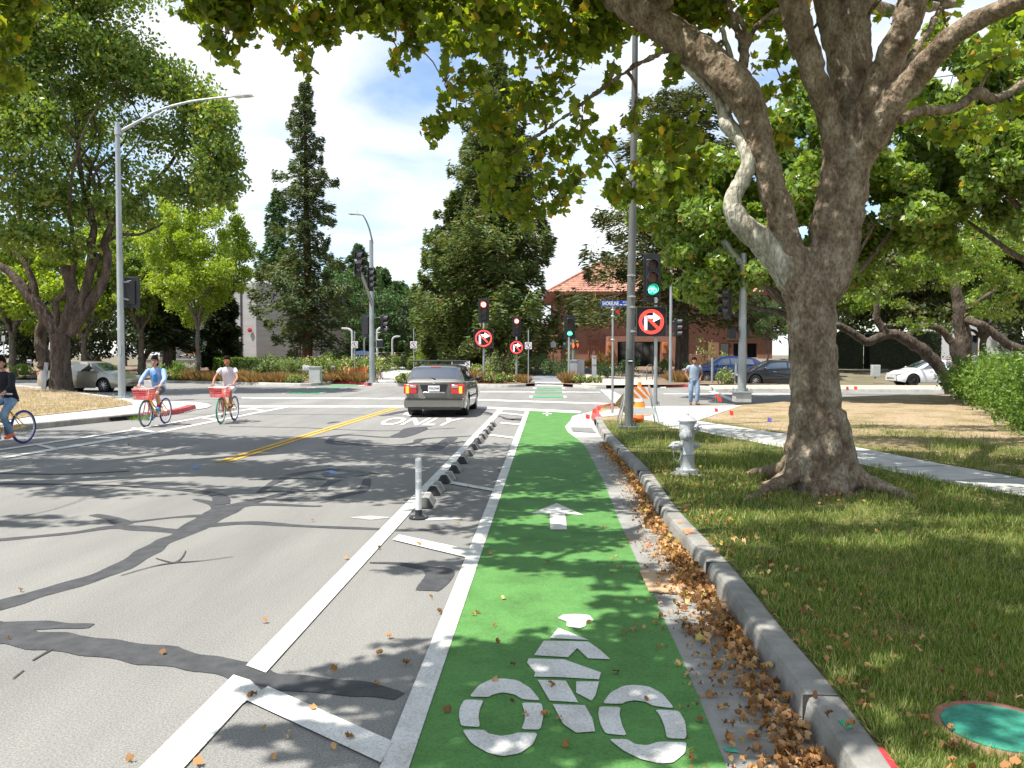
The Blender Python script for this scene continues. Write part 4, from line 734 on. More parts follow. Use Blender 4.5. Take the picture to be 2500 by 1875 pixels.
tq([(1000, 180, 34), (1200, 60, 34), (1420, 50, 26), (1650, -60, 18, 1)]); tq([(560, 1000, 70), (568, 850, 66), (558, 740, 62), (620, 680, 56), (680, 620, 44)]); tq([(460, 1400, 130, 1.2), (430, 1250, 130, 1.2), (405, 1060, 110, 1.2), (440, 920, 90, 1), (400, 800, 70, .6)], k=4)
for a in range(10): # upper boughs seen through the thin crown
    x0 = random.choice([200, 700, 900, 1100]); tq([(x0, -100, 34, random.uniform(-2, 2)), (x0 + random.uniform(-250, 250), -500, 26, random.uniform(-3, 3)), (x0 + random.uniform(-500, 600), -1000, 18, random.uniform(-4, 4)), (x0 + random.uniform(-600, 700), -1500, 10, random.uniform(-4, 4))], n=6)
def se(x, y, rx, ry, d, n, dr=2.): # ellipse in photo pixels
    return (A(x, y, d), (rx * d / FPX, dr, ry * d / FPX), n)
bs_ = [se(*a) for a in [(60, 60, 110, 80, 36, 2300), (200, 110, 110, 70, 37, 2300), (130, -40, 160, 70, 36, 2000), (320, 170, 90, 55, 38, 1900), (40, 200, 110, 80, 36, 2400), (200, 230, 80, 60, 39, 900), (420, 210, 70, 45, 38, 1400), (490, 250, 50, 45, 38, 1200), (530, 300, 44, 50, 38, 1100), (545, 380, 36, 50, 38, 900), (520, 440, 44, 40, 38, 900), (440, 450, 60, 50, 39, 900), (380, 330, 70, 50, 40, 500), (300, 420, 60, 60, 40, 450), (60, 330, 90, 70, 35, 1100), (150, 400, 80, 60, 39, 600), (60, 460, 90, 60, 36, 1100), (190, 500, 70, 50, 38, 700), (330, 520, 50, 40, 39, 450), (40, 560, 80, 50, 36, 900), (150, 590, 60, 40, 37, 500), (-80, 150, 110, 140, 35, 1700), (-80, 400, 100, 140, 35, 1300), (250, -30, 100, 60, 37, 1200), (480, 350, 60, 60, 40, 500), (250, 320, 80, 50, 41, 450), (140, 290, 60, 50, 36, 500)]]
bs_ = [(a, r * np.array([1.12, 1.1, 1.15]), int(n * 2.3)) for a, r, n in [(a, np.array(r), n) for a, r, n in bs_]]
bw = MB(); crown(bt, bw, bn, bs_, m_plane2, .22, 'rhomb', up=.4, twr=.045, cr=.46, clumps=26, hollow=.1)
for m_, nm in ((bm_, 'trunk'), (bw, 'twigs')): m_.v = [tuple(Vector(v) - BB) for v in m_.v]; m_.build(nm, b_dark if nm == 'trunk' else b_grey, bt)
# ---------------------------------------------------------------- conifers
redp = lambda u: (1.05 - u) ** .75 * (.9 + .22 * math.sin(u * 23)) * (1 if u > .16 else .75)
conifer('redwood_tree', 'tall narrow redwood standing before the grey concrete building', B(750, 62), 21.6, 4.0, m_red, b_red, redp, 150, .36, 420, .38, .10, .5, 3, jag=.75, bare=.06, vj=.10)
conifer('redwood_tree', 'broad bushy redwood with a thick russet trunk left of the red tiled building', B(1212, 60), 23.0, 5.6, m_red2, b_red, lambda u: (1.03 - u) ** .56 * (.95 + .15 * math.sin(u * 31)), 230, .38, 560, .5, .10, .42, 5, jag=.55, bare=.08, vj=.12)
conifer('redwood_tree', 'smaller redwood crowding the left side of the broad bushy redwood', B(1112, 64), 13.8, 3.9, m_red2, b_red, lambda u: (1.04 - u) ** .6, 150, .38, 520, .4, .08, .42, 9, jag=.55, bare=.08, vj=.12)
cedp = lambda u: (1.1 - u) ** .5 * (.75 + .45 * abs(math.sin(u * 19)))
conifer('cedar_tree', 'dark spreading cedar in front of the red building entrance', B(1664, 57), 19.5, 7.2, m_ced, b_dark, cedp, 150, .38, 520, .45, .21, .15, 12, jag=.6, bare=.15, vj=.10)
for i, (px_, d_, ty, R_, lb) in enumerate([(680, 98, 475, 3.6, 'distant pine rising above the grey building left of the narrow redwood'), (878, 110, 600, 4.2, 'distant pine directly behind the street lamp mast'), (931, 112, 655, 4.0, 'middle one of the three distant pines left of the bushy redwood'), (975, 105, 690, 4.2, 'shortest distant pine beside the bushy redwood'), (820, 100, 640, 4.4, 'distant pine between the narrow redwood and the street lamp mast')]):
    b_ = B(px_, d_); conifer('pine_tree', lb, b_, CAMZ + (HOR - ty) * d_ / FPX - b_.z, R_, m_pine, b_grey, lambda u: (1.05 - u) ** .6, 110, .6, 230, .3, .03, .25, 20 + i, 'distant pines behind the grey building', jag=.3, bare=.1)
conifer('fir_tree', 'dark fir behind the lime green tree beside the pale building wall', B(540, 63), 8.6, 1.5, m_dark, b_dark, lambda u: (1.08 - u) ** .5, 90, .5, 260, .3, .06, .2, 31)
conifer('fir_tree', 'low dark fir trunk behind the first cyclist', B(412, 60), 7.5, 2.4, m_dark, b_dark, lambda u: (1.05 - u) ** .4, 60, .5, 150, .5, .26, .1, 33)
# ---------------------------------------------------------------- broadleaved trees
def bl(name, label, px, d, cy, rx, ry, mat, leaf, n, tr=.2, bx=None, **k):
    b = B(px, d) if bx is None else B(bx, d); sx = 0 if bx is None else (px - bx) * d / FPX; cz = CAMZ + (HOR - cy) * d / FPX - b.z; X, Z = rx * d / FPX, ry * d / FPX; sp = []
    for i in range(9):
        a = i * 2.4; rr = .55 if i else 0; zz = [0, .45, -.4, .1, .6, -.2, -.55, .3, .75][i]; w_ = math.sqrt(max(.15, 1 - zz * zz))
        sp.append((sx + math.cos(a) * X * rr * w_, math.sin(a) * X * rr * w_, cz + zz * Z * .85, X * .6 * (.75 + .3 * w_), X * .6, Z * .45))
    return broad(name, label, b, cz + Z, sp, mat, leaf, tr, n=n, fork=max(.12, (cz - Z * .95) / (cz + Z)), **k)
bl('street_tree', 'bright lime green young tree behind the first cyclist', 484, 53, 645, 128, 155, m_lime, .19, 40000, .14, clumps=12)
bl('street_tree', 'green tree right behind the tall left street lamp', 345, 57, 700, 95, 110, m_plane2, .28, 13000, .2, group='trees behind the gold sedan')
bl('street_tree', 'yellow green tree behind the fork of the big corner tree', 205, 55, 700, 110, 130, m_lime, .28, 13000, .2, group='trees behind the gold sedan')
bl('street_tree', 'yellow green tree at the far left edge behind the corner tree', 30, 54, 680, 130, 140, m_lime, .28, 13000, .2, group='trees behind the gold sedan')
bl('street_tree', 'tall green tree behind the corner tree and the lime tree', 300, 75, 600, 130, 130, m_plane2, .38, 12000, .3)
bl('evergreen_tree', 'dark rounded evergreen behind the cyclist in black', 60, 58, 835, 80, 70, m_dark, .26, 5000, .2); bl('evergreen_tree', 'dark evergreen mass behind the roof of the gold sedan', 225, 62, 815, 110, 80, m_dark, .28, 6000, .2)
bl('evergreen_tree', 'dark evergreen between the sedan hood and the lime green tree', 350, 66, 800, 90, 90, m_dark, .28, 5000, .2)
bl('street_tree', 'rounded green tree between the narrow redwood and the signal mast', 865, 78, 745, 70, 110, m_pine, .3, 5000, .2); bl('street_tree', 'green tree behind the path lamps', 960, 90, 770, 90, 75, m_pine, .36, 5000, .2)
bl('evergreen_tree', 'dark evergreen behind the path lamps under the redwood', 1040, 84, 800, 80, 60, m_dark, .34, 4000, .2)
# glossy trees on the right
bl('magnolia_tree', 'dense glossy leaved tree filling the gap left of the near plane trunk', 1755, 31, 560, 230, 230, m_mag, .25, 42000, .25, bx=1975, clumps=16, cr=.24)
bl('magnolia_tree', 'glossy leaved tree right behind the near plane trunk', 2070, 29, 480, 240, 270, m_mag, .24, 46000, .25, bx=1990, clumps=16, cr=.24)
bl('magnolia_tree', 'tall glossy leaved tree filling the upper right corner', 2440, 26, 360, 260, 330, m_mag, .23, 52000, .3, bx=2640, clumps=16, cr=.24)
bl('street_tree', 'small fine leaved young tree beside the red building wing', 1875, 52, 775, 52, 62, m_sage, .14, 6000, .07)
for i, (px_, d_, cy_, rx_, ry_, lb) in enumerate([(1990, 66, 700, 150, 130, 'dark background tree behind the near plane trunk'), (2180, 70, 690, 170, 140, 'dark background tree above the clipped hedge'), (2400, 68, 680, 170, 150, 'dark background tree behind the white hatchback'), (2560, 60, 620, 170, 200, 'dark background tree behind the right hedge')]):
    bl('background_tree', lb, px_, d_, cy_, rx_, ry_, m_ced if i % 2 else m_mag, .42, 14000, .3, group='background trees on the right')
# twisted oak on the right
OB = G(2322, 957, .15); od = dep(OB); ot = E('oak_tree', OB, 0, 'crooked dark oak with arching limbs left of the rounded hedge', 'tree'); om = MB(); on = []
def to_(pts, n=9, dd=0):
    P = [A(2050 + p[0] / 4.147, 700 + p[1] / 4.147, od + dd + (p[3] if len(p) > 3 else 0)) for p in pts]; rr = [p[2] / 4.147 * od / FPX / 2 for p in pts]; on.extend(limb(om, P, rr, n, 4, .02))
to_([(1125, 1100, 90), (1080, 980, 80), (1030, 850, 105), (900, 690, 130), (720, 560, 120), (560, 480, 100), (420, 500, 90), (290, 560, 90), (150, 480, 80), (0, 400, 76), (-200, 380, 60), (-420, 300, 40)])
to_([(620, 540, 60), (780, 430, 64), (900, 395, 66), (1050, 450, 72), (1140, 570, 84), (1200, 740, 130)]); to_([(480, 490, 90), (410, 400, 80), (370, 250, 64), (400, 60, 40)])
to_([(1140, 1080, 110, 1), (1190, 900, 170, 1), (1240, 700, 180, 1), (1245, 560, 170, 1), (1230, 400, 150, 1), (1215, 250, 140, 1), (1190, 100, 110, 1), (1140, -200, 80, 1)]); to_([(1260, 330, 90, 1), (1400, 370, 80), (1520, 440, 84), (1690, 570, 90), (1880, 650, 86), (2100, 750, 70)]); to_([(1260, 260, 70, 1), (1450, 120, 50, 0), (1700, -60, 36, 0)])
os_ = [se(*a) for a in [(2150, 700, 80, 50, 33, 1300), (2260, 660, 80, 50, 32, 1500), (2380, 640, 80, 60, 33, 1500), (2480, 700, 70, 60, 32, 1200), (2100, 640, 80, 60, 31, 1300), (2300, 580, 100, 60, 32, 1500), (2460, 560, 90, 60, 32, 1300), (2220, 790, 40, 24, 33, 240), (2420, 760, 60, 30, 33, 400)]]
ow = MB(); crown(ot, ow, on, os_, m_mag, .17, 'rhomb', up=.4, twr=.04, cr=.3, clumps=14, hollow=.25)
for m_, nm in ((om, 'trunk'), (ow, 'twigs')): m_.v = [tuple(Vector(v) - OB) for v in m_.v]; m_.build(nm, b_dark, ot)
# ---------------------------------------------------------------- hedges and shrubs
def shrub(name, label, px, d, w_, h, mat, leaf, n, group=None, kind='oval', cat='shrub', flat=.35, core=True, depth=None):
    b = B(px, d) if d > 46 else Vector((A(px, HOR, d).x, A(px, HOR, d).y, .15)); t = E(name, b, 0, label, cat, group)
    dr = depth or w_; k = max(3, int(w_ / h * 3)); P = []
    for i in range(k):
        p, _ = blob((random.uniform(-.36, .36) * w_, random.uniform(-.3, .3) * dr, h * random.uniform(.45, .6)), (max(w_ / k * 1.3, h * .4), min(dr * .4, h * .8), h * .46), n // k, 9, .34, .4); P.append(p)
    P = np.concatenate(P); P[:, 2] = np.maximum(P[:, 2], .02); leafcloud('leaves', P, leaf, mat, t, kind, .4)
    mb = MB()
    for i in range(7): twig(mb, (random.uniform(-.2, .2) * w_, random.uniform(-.1, .1) * w_, 0), (random.uniform(-.4, .4) * w_, random.uniform(-.3, .3) * dr, h * random.uniform(.5, .85)), .02, .006, .1, 4)
    mb.build('stems', b_grey, t); return t
def tuft(name, label, loc, h, mat, n=420, w_=.5, group=None, cat='ornamental grass'):
    t = E(name, loc, 0, label, cat, group); t['kind'] = 'thing'; a = rng.uniform(0, 2 * math.pi, n); r = rng.random(n) ** .5 * w_ * .4; C = np.column_stack([np.cos(a) * r, np.sin(a) * r, np.zeros(n)])
    D = np.column_stack([np.cos(a) * r * 1.6, np.sin(a) * r * 1.6, np.full(n, .9)]); leafcloud('blades', C, h, mat, t, 'blade', .2, D, .22); return t
# right hedge: rounded body of leaves along its front
HB = G(2480, 1040, .15); hg = E('hedge', HB, 0, 'large rounded glossy green hedge at the right edge of the lawn', 'hedge')
f0, f1, f2 = G(2352, 972, .15), G(2500, 1052, .15), G(2900, 1300, .15); P = []
cr_ = MB(); line_ = dens([f0 + Vector((.3, .8, 0)), f1 + Vector((.5, .6, 0)), f2 + Vector((.5, .5, 0))], .8)
for i, p in enumerate(line_):
    hh = 1.32 + .28 * min(1, i / 5) + random.uniform(-.06, .06)
    for back in (0, 1.3, 2.8):
        q, _ = blob((p.x + back * .9, p.y + back * .5, .15 + hh * .5), (.85, .85, hh * .52), 620 if back < 2 else 340, 9, .4, .55); P.append(q)
P = np.concatenate(P); P = P[P[:, 2] > .17]; leafcloud('leaves', P, .105, m_hedge, hg, 'oval', .5, off=tuple(HB))
for i in range(0, len(line_), 1):
    p = line_[i] - HB
    for k in range(3): twig(cr_, p + Vector((random.uniform(.2, 1.5), random.uniform(0, 1), 0)), p + Vector((random.uniform(0, 2), random.uniform(-.2, 1.4), 1.2)), .03, .01, .1, 4)
cr_.build('stems', b_dark, hg)
def cliphedge(label, px0, px1, d, h, mat, n, dp=1.2, leaf=.12, group=None, z0=0):
    a, b = B(px0, d), B(px1, d); t = E('hedge', a, 0, label, 'hedge', group); L = (b - a).length; n0 = n
    P = np.column_stack([rng.uniform(0, L, n0), rng.uniform(0, dp, n0), rng.uniform(.02, h, n0)]); s = rng.integers(0, 3, n0)
    P[s == 0, 1] = rng.normal(0, .05, (s == 0).sum()); P[s == 1, 2] = h + rng.normal(0, .05, (s == 1).sum()); ex = np.array((b - a).normalized())
    W = ex[None] * P[:, :1] + np.array([-ex[1], ex[0], 0])[None] * P[:, 1:2] + np.array([0, 0, 1.])[None] * P[:, 2:]
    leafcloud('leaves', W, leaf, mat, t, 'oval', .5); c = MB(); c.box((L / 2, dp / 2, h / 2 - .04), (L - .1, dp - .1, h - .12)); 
    c.v = [tuple(Vector((ex[0] * v[0] - ex[1] * v[1], ex[1] * v[0] + ex[0] * v[1], v[2] + (0)))) for v in c.v]; c.build('twigs', M('dark hedge core', (.02, .025, .012), .95), t); return t  # solid dark box fills the hedge behind its leaves
cliphedge('tall clipped dark hedge behind the far kerb on the right', 1935, 2110, 66, 2.9, m_dark, 7000); cliphedge('tall clipped dark hedge left of the white hatchback', 2122, 2300, 66, 2.95, m_dark, 7000)
cliphedge('low clipped hedge along the front of the grey building', 520, 640, 58, 1.1, m_hedge, 3500, leaf=.14); cliphedge('dark low planting against the side wall of the grey building', 628, 820, 66, .9, m_dark, 3000, leaf=.14)
# ================================================================ POLES, SIGNALS, SIGNS
m_galv = M('galvanised steel', (.36, .39, .40), .5, .55, var=.16, scale=3, bump=.08, bscale=60, stretch=(1, 1, .4)); m_pole2 = M('weathered grey steel pole', (.10, .105, .105), .55, .35, c2=(.20, .205, .20), scale=3, bump=.15, bscale=30, stretch=(1, 1, .3))
m_blk = M('black signal housing', (.014, .014, .017), .38, spec=.5); m_blk2 = M('matt black face', (.010, .010, .013), .6); m_alu = M('bright aluminium', (.6, .61, .62), .35, .7)
m_visor = M('visor plastic', (.05, .05, .055), .22, spec=.9); m_signw = M('sign white', (.72, .71, .72), .5, var=.04); m_dkink = M('dark sign ink', (.05, .03, .05), .5); m_redink = M('sign red', (.5, .03, .04), .5)
m_lr = M('lit red lens', (1, .03, .02), emit=14); m_lrc = M('lit red lens core', (1, .55, .35), emit=9); m_lg = M('lit green lens', (.01, .5, .22), emit=.7); m_lgc = M('lit green bicycle', (.10, 1, .62), emit=4.5)
m_offr = M('unlit red lens', (.06, .008, .006), .25, spec=.6); m_offy = M('unlit amber lens', (.16, .045, .008), .25, spec=.6); m_offg = M('unlit green lens', (.03, .034, .034), .25, spec=.6)
m_ledr = M('lit red LED ring', (1, .07, .05), emit=.95); m_ledw = M('lit white LED arrow', (.93, .95, 1), emit=.8); m_blue = M('dark blue display field', (.02, .015, .12), .5); m_hand = M('lit orange hand', (1, .10, .02), emit=1.2)
def disc(mb, c, r, y, n=24): mb.prism([(c[0] + r * math.cos(2 * math.pi * i / n), c[1] + r * math.sin(2 * math.pi * i / n)) for i in range(n)], y, y + .012, 'Y')
def ring2(mb, c, r0, r1, y0, y1, n=40):
    rs = []
    for i in range(n):
        a = 2 * math.pi * i / n; q = [(r0, y0), (r1, y0), (r1, y1), (r0, y1)]; rs.append([(c[0] + r * math.cos(a), y, c[1] + r * math.sin(a)) for r, y in q])
    mb.rings(rs, closed=True)
def head(par, o, rz=0., lit=None, s=1., back=True, name='signal_head', wide=.62, dark=False):
    """three-lens head; front faces local -Y after turning by rz. o is its centre in the parent's frame"""
    h = E(name, (0, 0, 0)); h.parent = par; h.location = o; h.rotation_euler = (0, 0, rz); h.scale = (s,) * 3
    m = MB(); m.box((0, .05, 0), (.34, .2, 1.05)); m.build('housing', m_blk, h, bev=.02)
    if back: m = MB(); m.box((0, .03, 0), (wide, .02, 1.38)); m.build('backplate', m_blk, h, bev=.006)
    for k, z in enumerate((.35, 0, -.35)):
        v = MB(); rs = []; n = 15
        for i in range(n):
            a = R(-35) + (R(250)) * i / (n - 1); rs.append([(.155 * math.cos(a), -.05, z + .155 * math.sin(a)), (.155 * math.cos(a), -.33 + .1 * max(0, -math.sin(a)), z + .155 * math.sin(a)), (.148 * math.cos(a), -.33 + .1 * max(0, -math.sin(a)), z + .148 * math.sin(a)), (.148 * math.cos(a), -.05, z + .148 * math.sin(a))])
        v.rings(rs); v.build('visor', m_visor, h)
        mt = [m_offr, m_offy, m_offg][k]; ln = MB()
        if lit == 'red' and k == 0: mt = m_lr
        if lit == 'bike' and k == 2: mt = m_lg
        ln.lathe([(.001, .075), (.08, .07), (.142, .055), (.145, .04)], (0, 0, z), 20, 'Y') if False else disc(ln, (0, z), .14, -.062)
        lo = ln.build('lens', mt, h)
        if lit == 'red' and k == 0: q = MB(); disc(q, (0, z), .10, -.078); q.build('glow', m_lrc, lo)
        if lit == 'bike' and k == 2:
            q = MB(); ring2(q, (-.068, z - .02), .034, .062, -.085, -.075, 20); ring2(q, (.068, z - .02), .034, .062, -.085, -.075, 20)
            for c_ in ((-.035, z + .045), (.03, z + .05), (0, z + .01)): disc(q, c_, .034, -.083, 14)
            q.build('bicycle_symbol', m_lgc, lo)
    return h
def turnsign(par, o, s=1., rings=3, rz=0.):
    """illuminated NO RIGHT TURN display"""
    t = E('turn_sign', (0, 0, 0)); t.parent = par; t.location = o; t.scale = (s,) * 3; t.rotation_euler = (0, 0, rz)
    m = MB(); m.box((0, .09, 0), (1, .16, 1)); m.build('case', m_blk, t, bev=.015); m = MB(); m.box((0, .0, 0), (.93, .02, .93)); m.build('face', m_blk2, t)
    f = MB()
    for a in (-.49, .49): f.box((a, -.02, 0), (.02, .06, 1.0)); f.box((0, -.02, a), (.96, .06, .02))
    f.build('frame', M('display frame', (.09, .09, .1), .35, .4), t)
    m = MB(); m.prism([(-.235, -.29), (-.14, -.29), (-.14, .10), (.06, .10), (.06, .0), (.07, -.005), (.33, .12), (.07, .30), (.06, .30), (.06, .20), (-.235, .20)], -.018, -.012, 'Y'); 
    b = MB(); b.prism([(-.29, -.18), (-.236, -.18), (-.236, .201), (.04, .201), (.04, .25), (-.20, .25), (-.29, .18)], -.017, -.012, 'Y'); b.build('arrow_field', m_blue, t)  # dark blue field along the left and top of the arrow
    m.build('arrow', m_ledw, t)
    r = MB(); k = .024
    for i, rr in enumerate((.405, .365, .325)[:rings]):
        ring2(r, (0, 0), rr - (.012 if rings == 3 else .045), rr + (.012 if rings == 3 else .03), -.024 - .001 * i, -.012, 48)
    for o_ in ((-.035, 0, .035) if rings == 3 else (0,)):
        w_ = .011 if rings == 3 else .04; L = .30; c, s_ = math.cos(R(-45)), math.sin(R(-45)); nx, ny = -s_ * o_, c * o_
        r.prism([(nx + c * L * a - s_ * w_ * b_, ny + s_ * L * a + c * w_ * b_) for a, b_ in ((-1, -1), (1, -1), (1, 1), (-1, 1))], -.030, -.020, 'Y')
    r.build('prohibition_ring', m_ledr, t)
    return t
def pole(par, h, r0, r1=None, mat=None, base=True, name='pole', n=14, z0=0):
    m = MB(); m.path([(0, 0, z0), (0, 0, h * .5), (0, 0, h)], [r0, (r0 + (r1 or r0)) / 2, r1 or r0], n); m.build(name, mat or m_galv, par)
    if base:
        m = MB(); m.box((0, 0, .03 + z0), (r0 * 4.2, r0 * 4.2, .05)); 
        for a in (-1, 1):
            for b in (-1, 1): m.path([(a * r0 * 1.6, b * r0 * 1.6, .05 + z0), (a * r0 * 1.6, b * r0 * 1.6, .16 + z0)], .025, 6)
        m.build('base_plate', m_galv if mat is None else mat, par)
def px_h(py, d, z): return CAMZ + (HOR - py) * d / FPX - z
def PB(px, d): b = B(px, d); return b
def arm(mb, pts, r0, r1, k=8, n=10): q = catm([Vector(p) for p in pts], k); mb.path(q, list(np.linspace(r0, r1, len(q))), n)
def ledhead(par, o, rz, s=1.):
    t = E('luminaire', (0, 0, 0)); t.parent = par; t.location = o; t.rotation_euler = (0, 0, rz); t.scale = (s,) * 3
    m = MB(); m.prism([(0, -.03), (.12, .06), (.22, .07), (.62, .055), (.70, .02), (.66, -.0), (.1, -.045)], -.15, .15, 'Y'); m.build('housing', M('white lamp housing', (.62, .62, .62), .45), t, bev=.01)
    m = MB(); m.box((.42, 0, -.012), (.34, .22, .02)); m.build('lens', M('lamp lens', (.4, .42, .42), .2), t); m = MB(); m.lathe([(.03, .07), (.035, .10), (.02, .13)], (.25, 0, 0), 10); m.build('photocell', m_blk, t)
# tall street lamp on the left corner, signal heads seen from behind
b = G(298, 971, .15); d = dep(b); t = E('street_lamp', b, 0, 'tall grey street lamp on the left corner with a long curved arm', 'street lamp')
H = px_h(305, d, .15); pole(t, H, .135, .085); m = MB()
cp = [A(p[0] * 1.1302, p[1] * 1.1302, d) - b for p in [(262, 283), (300, 262), (345, 238), (400, 222), (450, 214), (505, 208)]]; arm(m, cp, .06, .035); m.tube(cp[0] + Vector((-.12, 0, -.15)), cp[0] + Vector((-.12, 0, .12)), .14, n=12); m.build('arm', m_galv, t); ledhead(t, cp[-1], 0, 1.05)
head(t, A(285 * 1.1302, 632 * 1.1302, d + .4) - b, R(188), s=.86, name='signal_head', wide=.72)
m = MB(); m.tube((0, 0, px_h(632 * 1.1302, d, .15) - .2), A(285 * 1.1302, 650 * 1.1302, d + .4) - b, .03); m.tube((0, 0, px_h(632 * 1.1302, d, .15) + .4), A(285 * 1.1302, 610 * 1.1302, d + .4) - b, .03); m.build('bracket', m_galv, t)
m = MB(); m.box((.05, -.18, px_h(855, d, .15)), (.12, .1, .35)); m.build('push_button_box', m_galv, t)
# signal mast beyond the cross street
b = PB(908, 47.2); d = 47.2; t = E('signal_mast', b, 0, 'galvanised signal mast with a curved lamp arm left of the grey wagon', 'signal mast')
H = px_h(588, d, b.z); pole(t, H, .168, .115); m = MB(); arm(m, [A(910, 588 + 6, d) - b, A(902, 560, d - .6) - b, A(893, 537, d - 1.2) - b, A(884, 523, d - 1.8) - b], .055, .035); m.build('arm', m_galv, t); ledhead(t, A(884, 523, d - 1.8) - b, R(180), 1.1)
m = MB(); a0 = A(909, 745, d) - b; a1 = A(868, 635, d - 9) - b; arm(m, [a0, a0.lerp(a1, .5) + Vector((0, 0, .1)), a1], .10, .055); m.build('mast_arm', m_galv, t)
head(t, A(875, 642, d - 8.3) - b, R(62), s=.96, wide=.50); head(t, A(905, 682, d - 3) - b, R(62), s=.92, wide=.50)
head(t, A(937, 792, d) - b, R(70), s=.98, back=False); head(t, A(897, 795, d + .2) - b, R(150), s=.98, wide=.85); m = MB(); m.box(A(928, 839, d) - b, (.38, .3, .42)); m.build('pedestrian_signal', m_blk, t, bev=.02)
m = MB()
for z_ in (775, 812, 830, 848): m.tube(A(909, z_, d) - b, A(934, z_, d) - b, .025)
m.build('bracket', m_galv, t)
# three posts facing the near street
def post(px, d, name, label, group=None, r=.057, top=None):
    b = PB(px, d); t = E(name, b, 0, label, 'traffic signal', group); pole(t, px_h(top, d, b.z), r * 1.25, r, base=False); return t, b
t, b = post(1181, 47.5, 'traffic_signal', 'larger far signal showing red above a lit no right turn display', top=795); d = 47.5
head(t, A(1181, 759.5, d) - b, 0, 'red', s=1.03); turnsign(t, A(1180.5, 826, d - .1) - b, 47 * d / FPX, 1); m = MB(); m.path([(0, 0, px_h(800, d, b.z)), (0, 0, px_h(788, d, b.z))], .05, 8); m.build('neck', m_alu, t)
t, b = post(1261, 50.5, 'traffic_signal', 'smaller far signal showing red above a lit no right turn display', top=830); d = 50.5
head(t, A(1261.5, 797, d) - b, 0, 'red', s=.89, wide=.6); turnsign(t, A(1261, 848, d - .1) - b, 35 * d / FPX, 1); m = MB(); m.path([(0, 0, px_h(832, d, b.z)), (0, 0, px_h(822, d, b.z))], .05, 8); m.build('neck', m_alu, t)
t, b = post(1389, 47, 'traffic_signal', 'far bicycle signal with a small green light beside the grey utility cabinet', top=822); d = 47
head(t, A(1391, 799, d) - b, 0, 'bike', s=1.0)
# pedestrian countdown post with lettering
b = PB(1400, 50); d = 50; t = E('pedestrian_signal', b, 0, 'countdown pedestrian signal with an orange hand and the number 9 behind the bicycle signal', 'pedestrian signal'); pole(t, px_h(822, d, b.z), .1, .09, M('olive grey post', (.16, .17, .15), .6), base=False)
m = MB(); c = A(1405, 843.5, d) - b; m.box(c, (.43, .25, .42)); m.build('housing', m_blk, t, bev=.02); m = MB(); x0, z0 = c.x - .14, c.z
m.prism([(x0 - .035, z0 - .16), (x0 + .035, z0 - .16), (x0 + .05, z0 - .06), (x0 + .10, z0 + .01), (x0 + .085, z0 + .03), (x0 + .05, z0 + .0), (x0 + .05, z0 + .13), (x0 + .02, z0 + .13), (x0 + .015, z0 + .17), (x0 - .015, z0 + .17), (x0 - .02, z0 + .14), (x0 - .06, z0 + .13), (x0 - .06, z0 - .05)], c.y - .14, c.y - .135, 'Y'); lettering(m, '9', c.x + .07, c.z - .13, c.x + .18, c.z + .13, c.y - .137); m.build('hand_and_number', m_hand, t)
m = MB(); m.box(A(1381, 843, d) - b, (.28, .22, .36)); m.build('signal_box', M('dark green housing', (.015, .04, .03), .5), t, bev=.02); m = MB(); m.tube(A(1376, 840, d - .1) - b, A(1400, 840, d) - b, .03); m.build('bracket', m_galv, t)
# near bicycle signal and display
b = G(1600, 992, .06); d = dep(b); t = E('traffic_signal', b, 0, 'near bicycle signal showing green above the largest no right turn display', 'traffic signal'); pole(t, px_h(745, d, .06), .065, .055); head(t, A(1592, 678, d) - b, 0, 'bike', s=1.16, wide=.50)
turnsign(t, A(1590, 785.5, d - .15) - b, 72 * d / FPX, 3); m = MB(); q = px_h(740, d, .06); m.path([(0, 0, q), (-.02, 0, q + .18)], .055, 8); m.path([(-.05, -.05, q + .08), (.05, -.05, q + .12)], .04, 6); m.build('neck', m_alu, t)
# thin pole with side head, behind it
b = PB(1637, 46.8); d = 46.8; t = E('signal_pole', b, 0, 'slim pale pole with a side facing signal right of the largest turn display', 'signal pole'); pole(t, px_h(660, d, b.z), .095, .075); head(t, A(1652, 800, d) - b, R(75), s=.96, back=True, wide=.4)
m = MB(); m.tube(A(1637, 785, d) - b, A(1650, 785, d) - b, .03); m.tube(A(1637, 815, d) - b, A(1650, 815, d) - b, .03); m.build('bracket', m_galv, t)
# big pole at the corner right of the pedestrian, mast arm going up to the left
b = G(1811, 981, .12); d = dep(b); t = E('signal_mast', b, 0, 'thick galvanised corner signal mast standing right of the walking man', 'signal mast'); z_ = .12
m = MB(); m.box((0, 0, .16), (.56, .56, .34)); m.build('footing', m_conc, t, bev=.02); pole(t, px_h(620, d, z_), .155, .12, z0=.32); m = MB(); arm(m, [A(1808, 640, d) - b, A(1785, 615, d - .3) - b, A(1768, 590, d - .6) - b], .13, .10); m.build('mast_arm', m_galv, t)
head(t, A(1774, 735, d) - b, R(-62), s=.92, wide=.40); m = MB(); m.box(A(1786, 815, d) - b, (.24, .34, .34)); m.box(A(1822, 810, d + .1) - b, (.16, .3, .5)); m.build('pedestrian_signal', m_blk, t, bev=.02); m = MB()
for zz in (800, 833, 768): m.tube(A(1775, zz, d) - b, A(1820, zz, d) - b, .022)
m.build('bracket', m_blk, t)
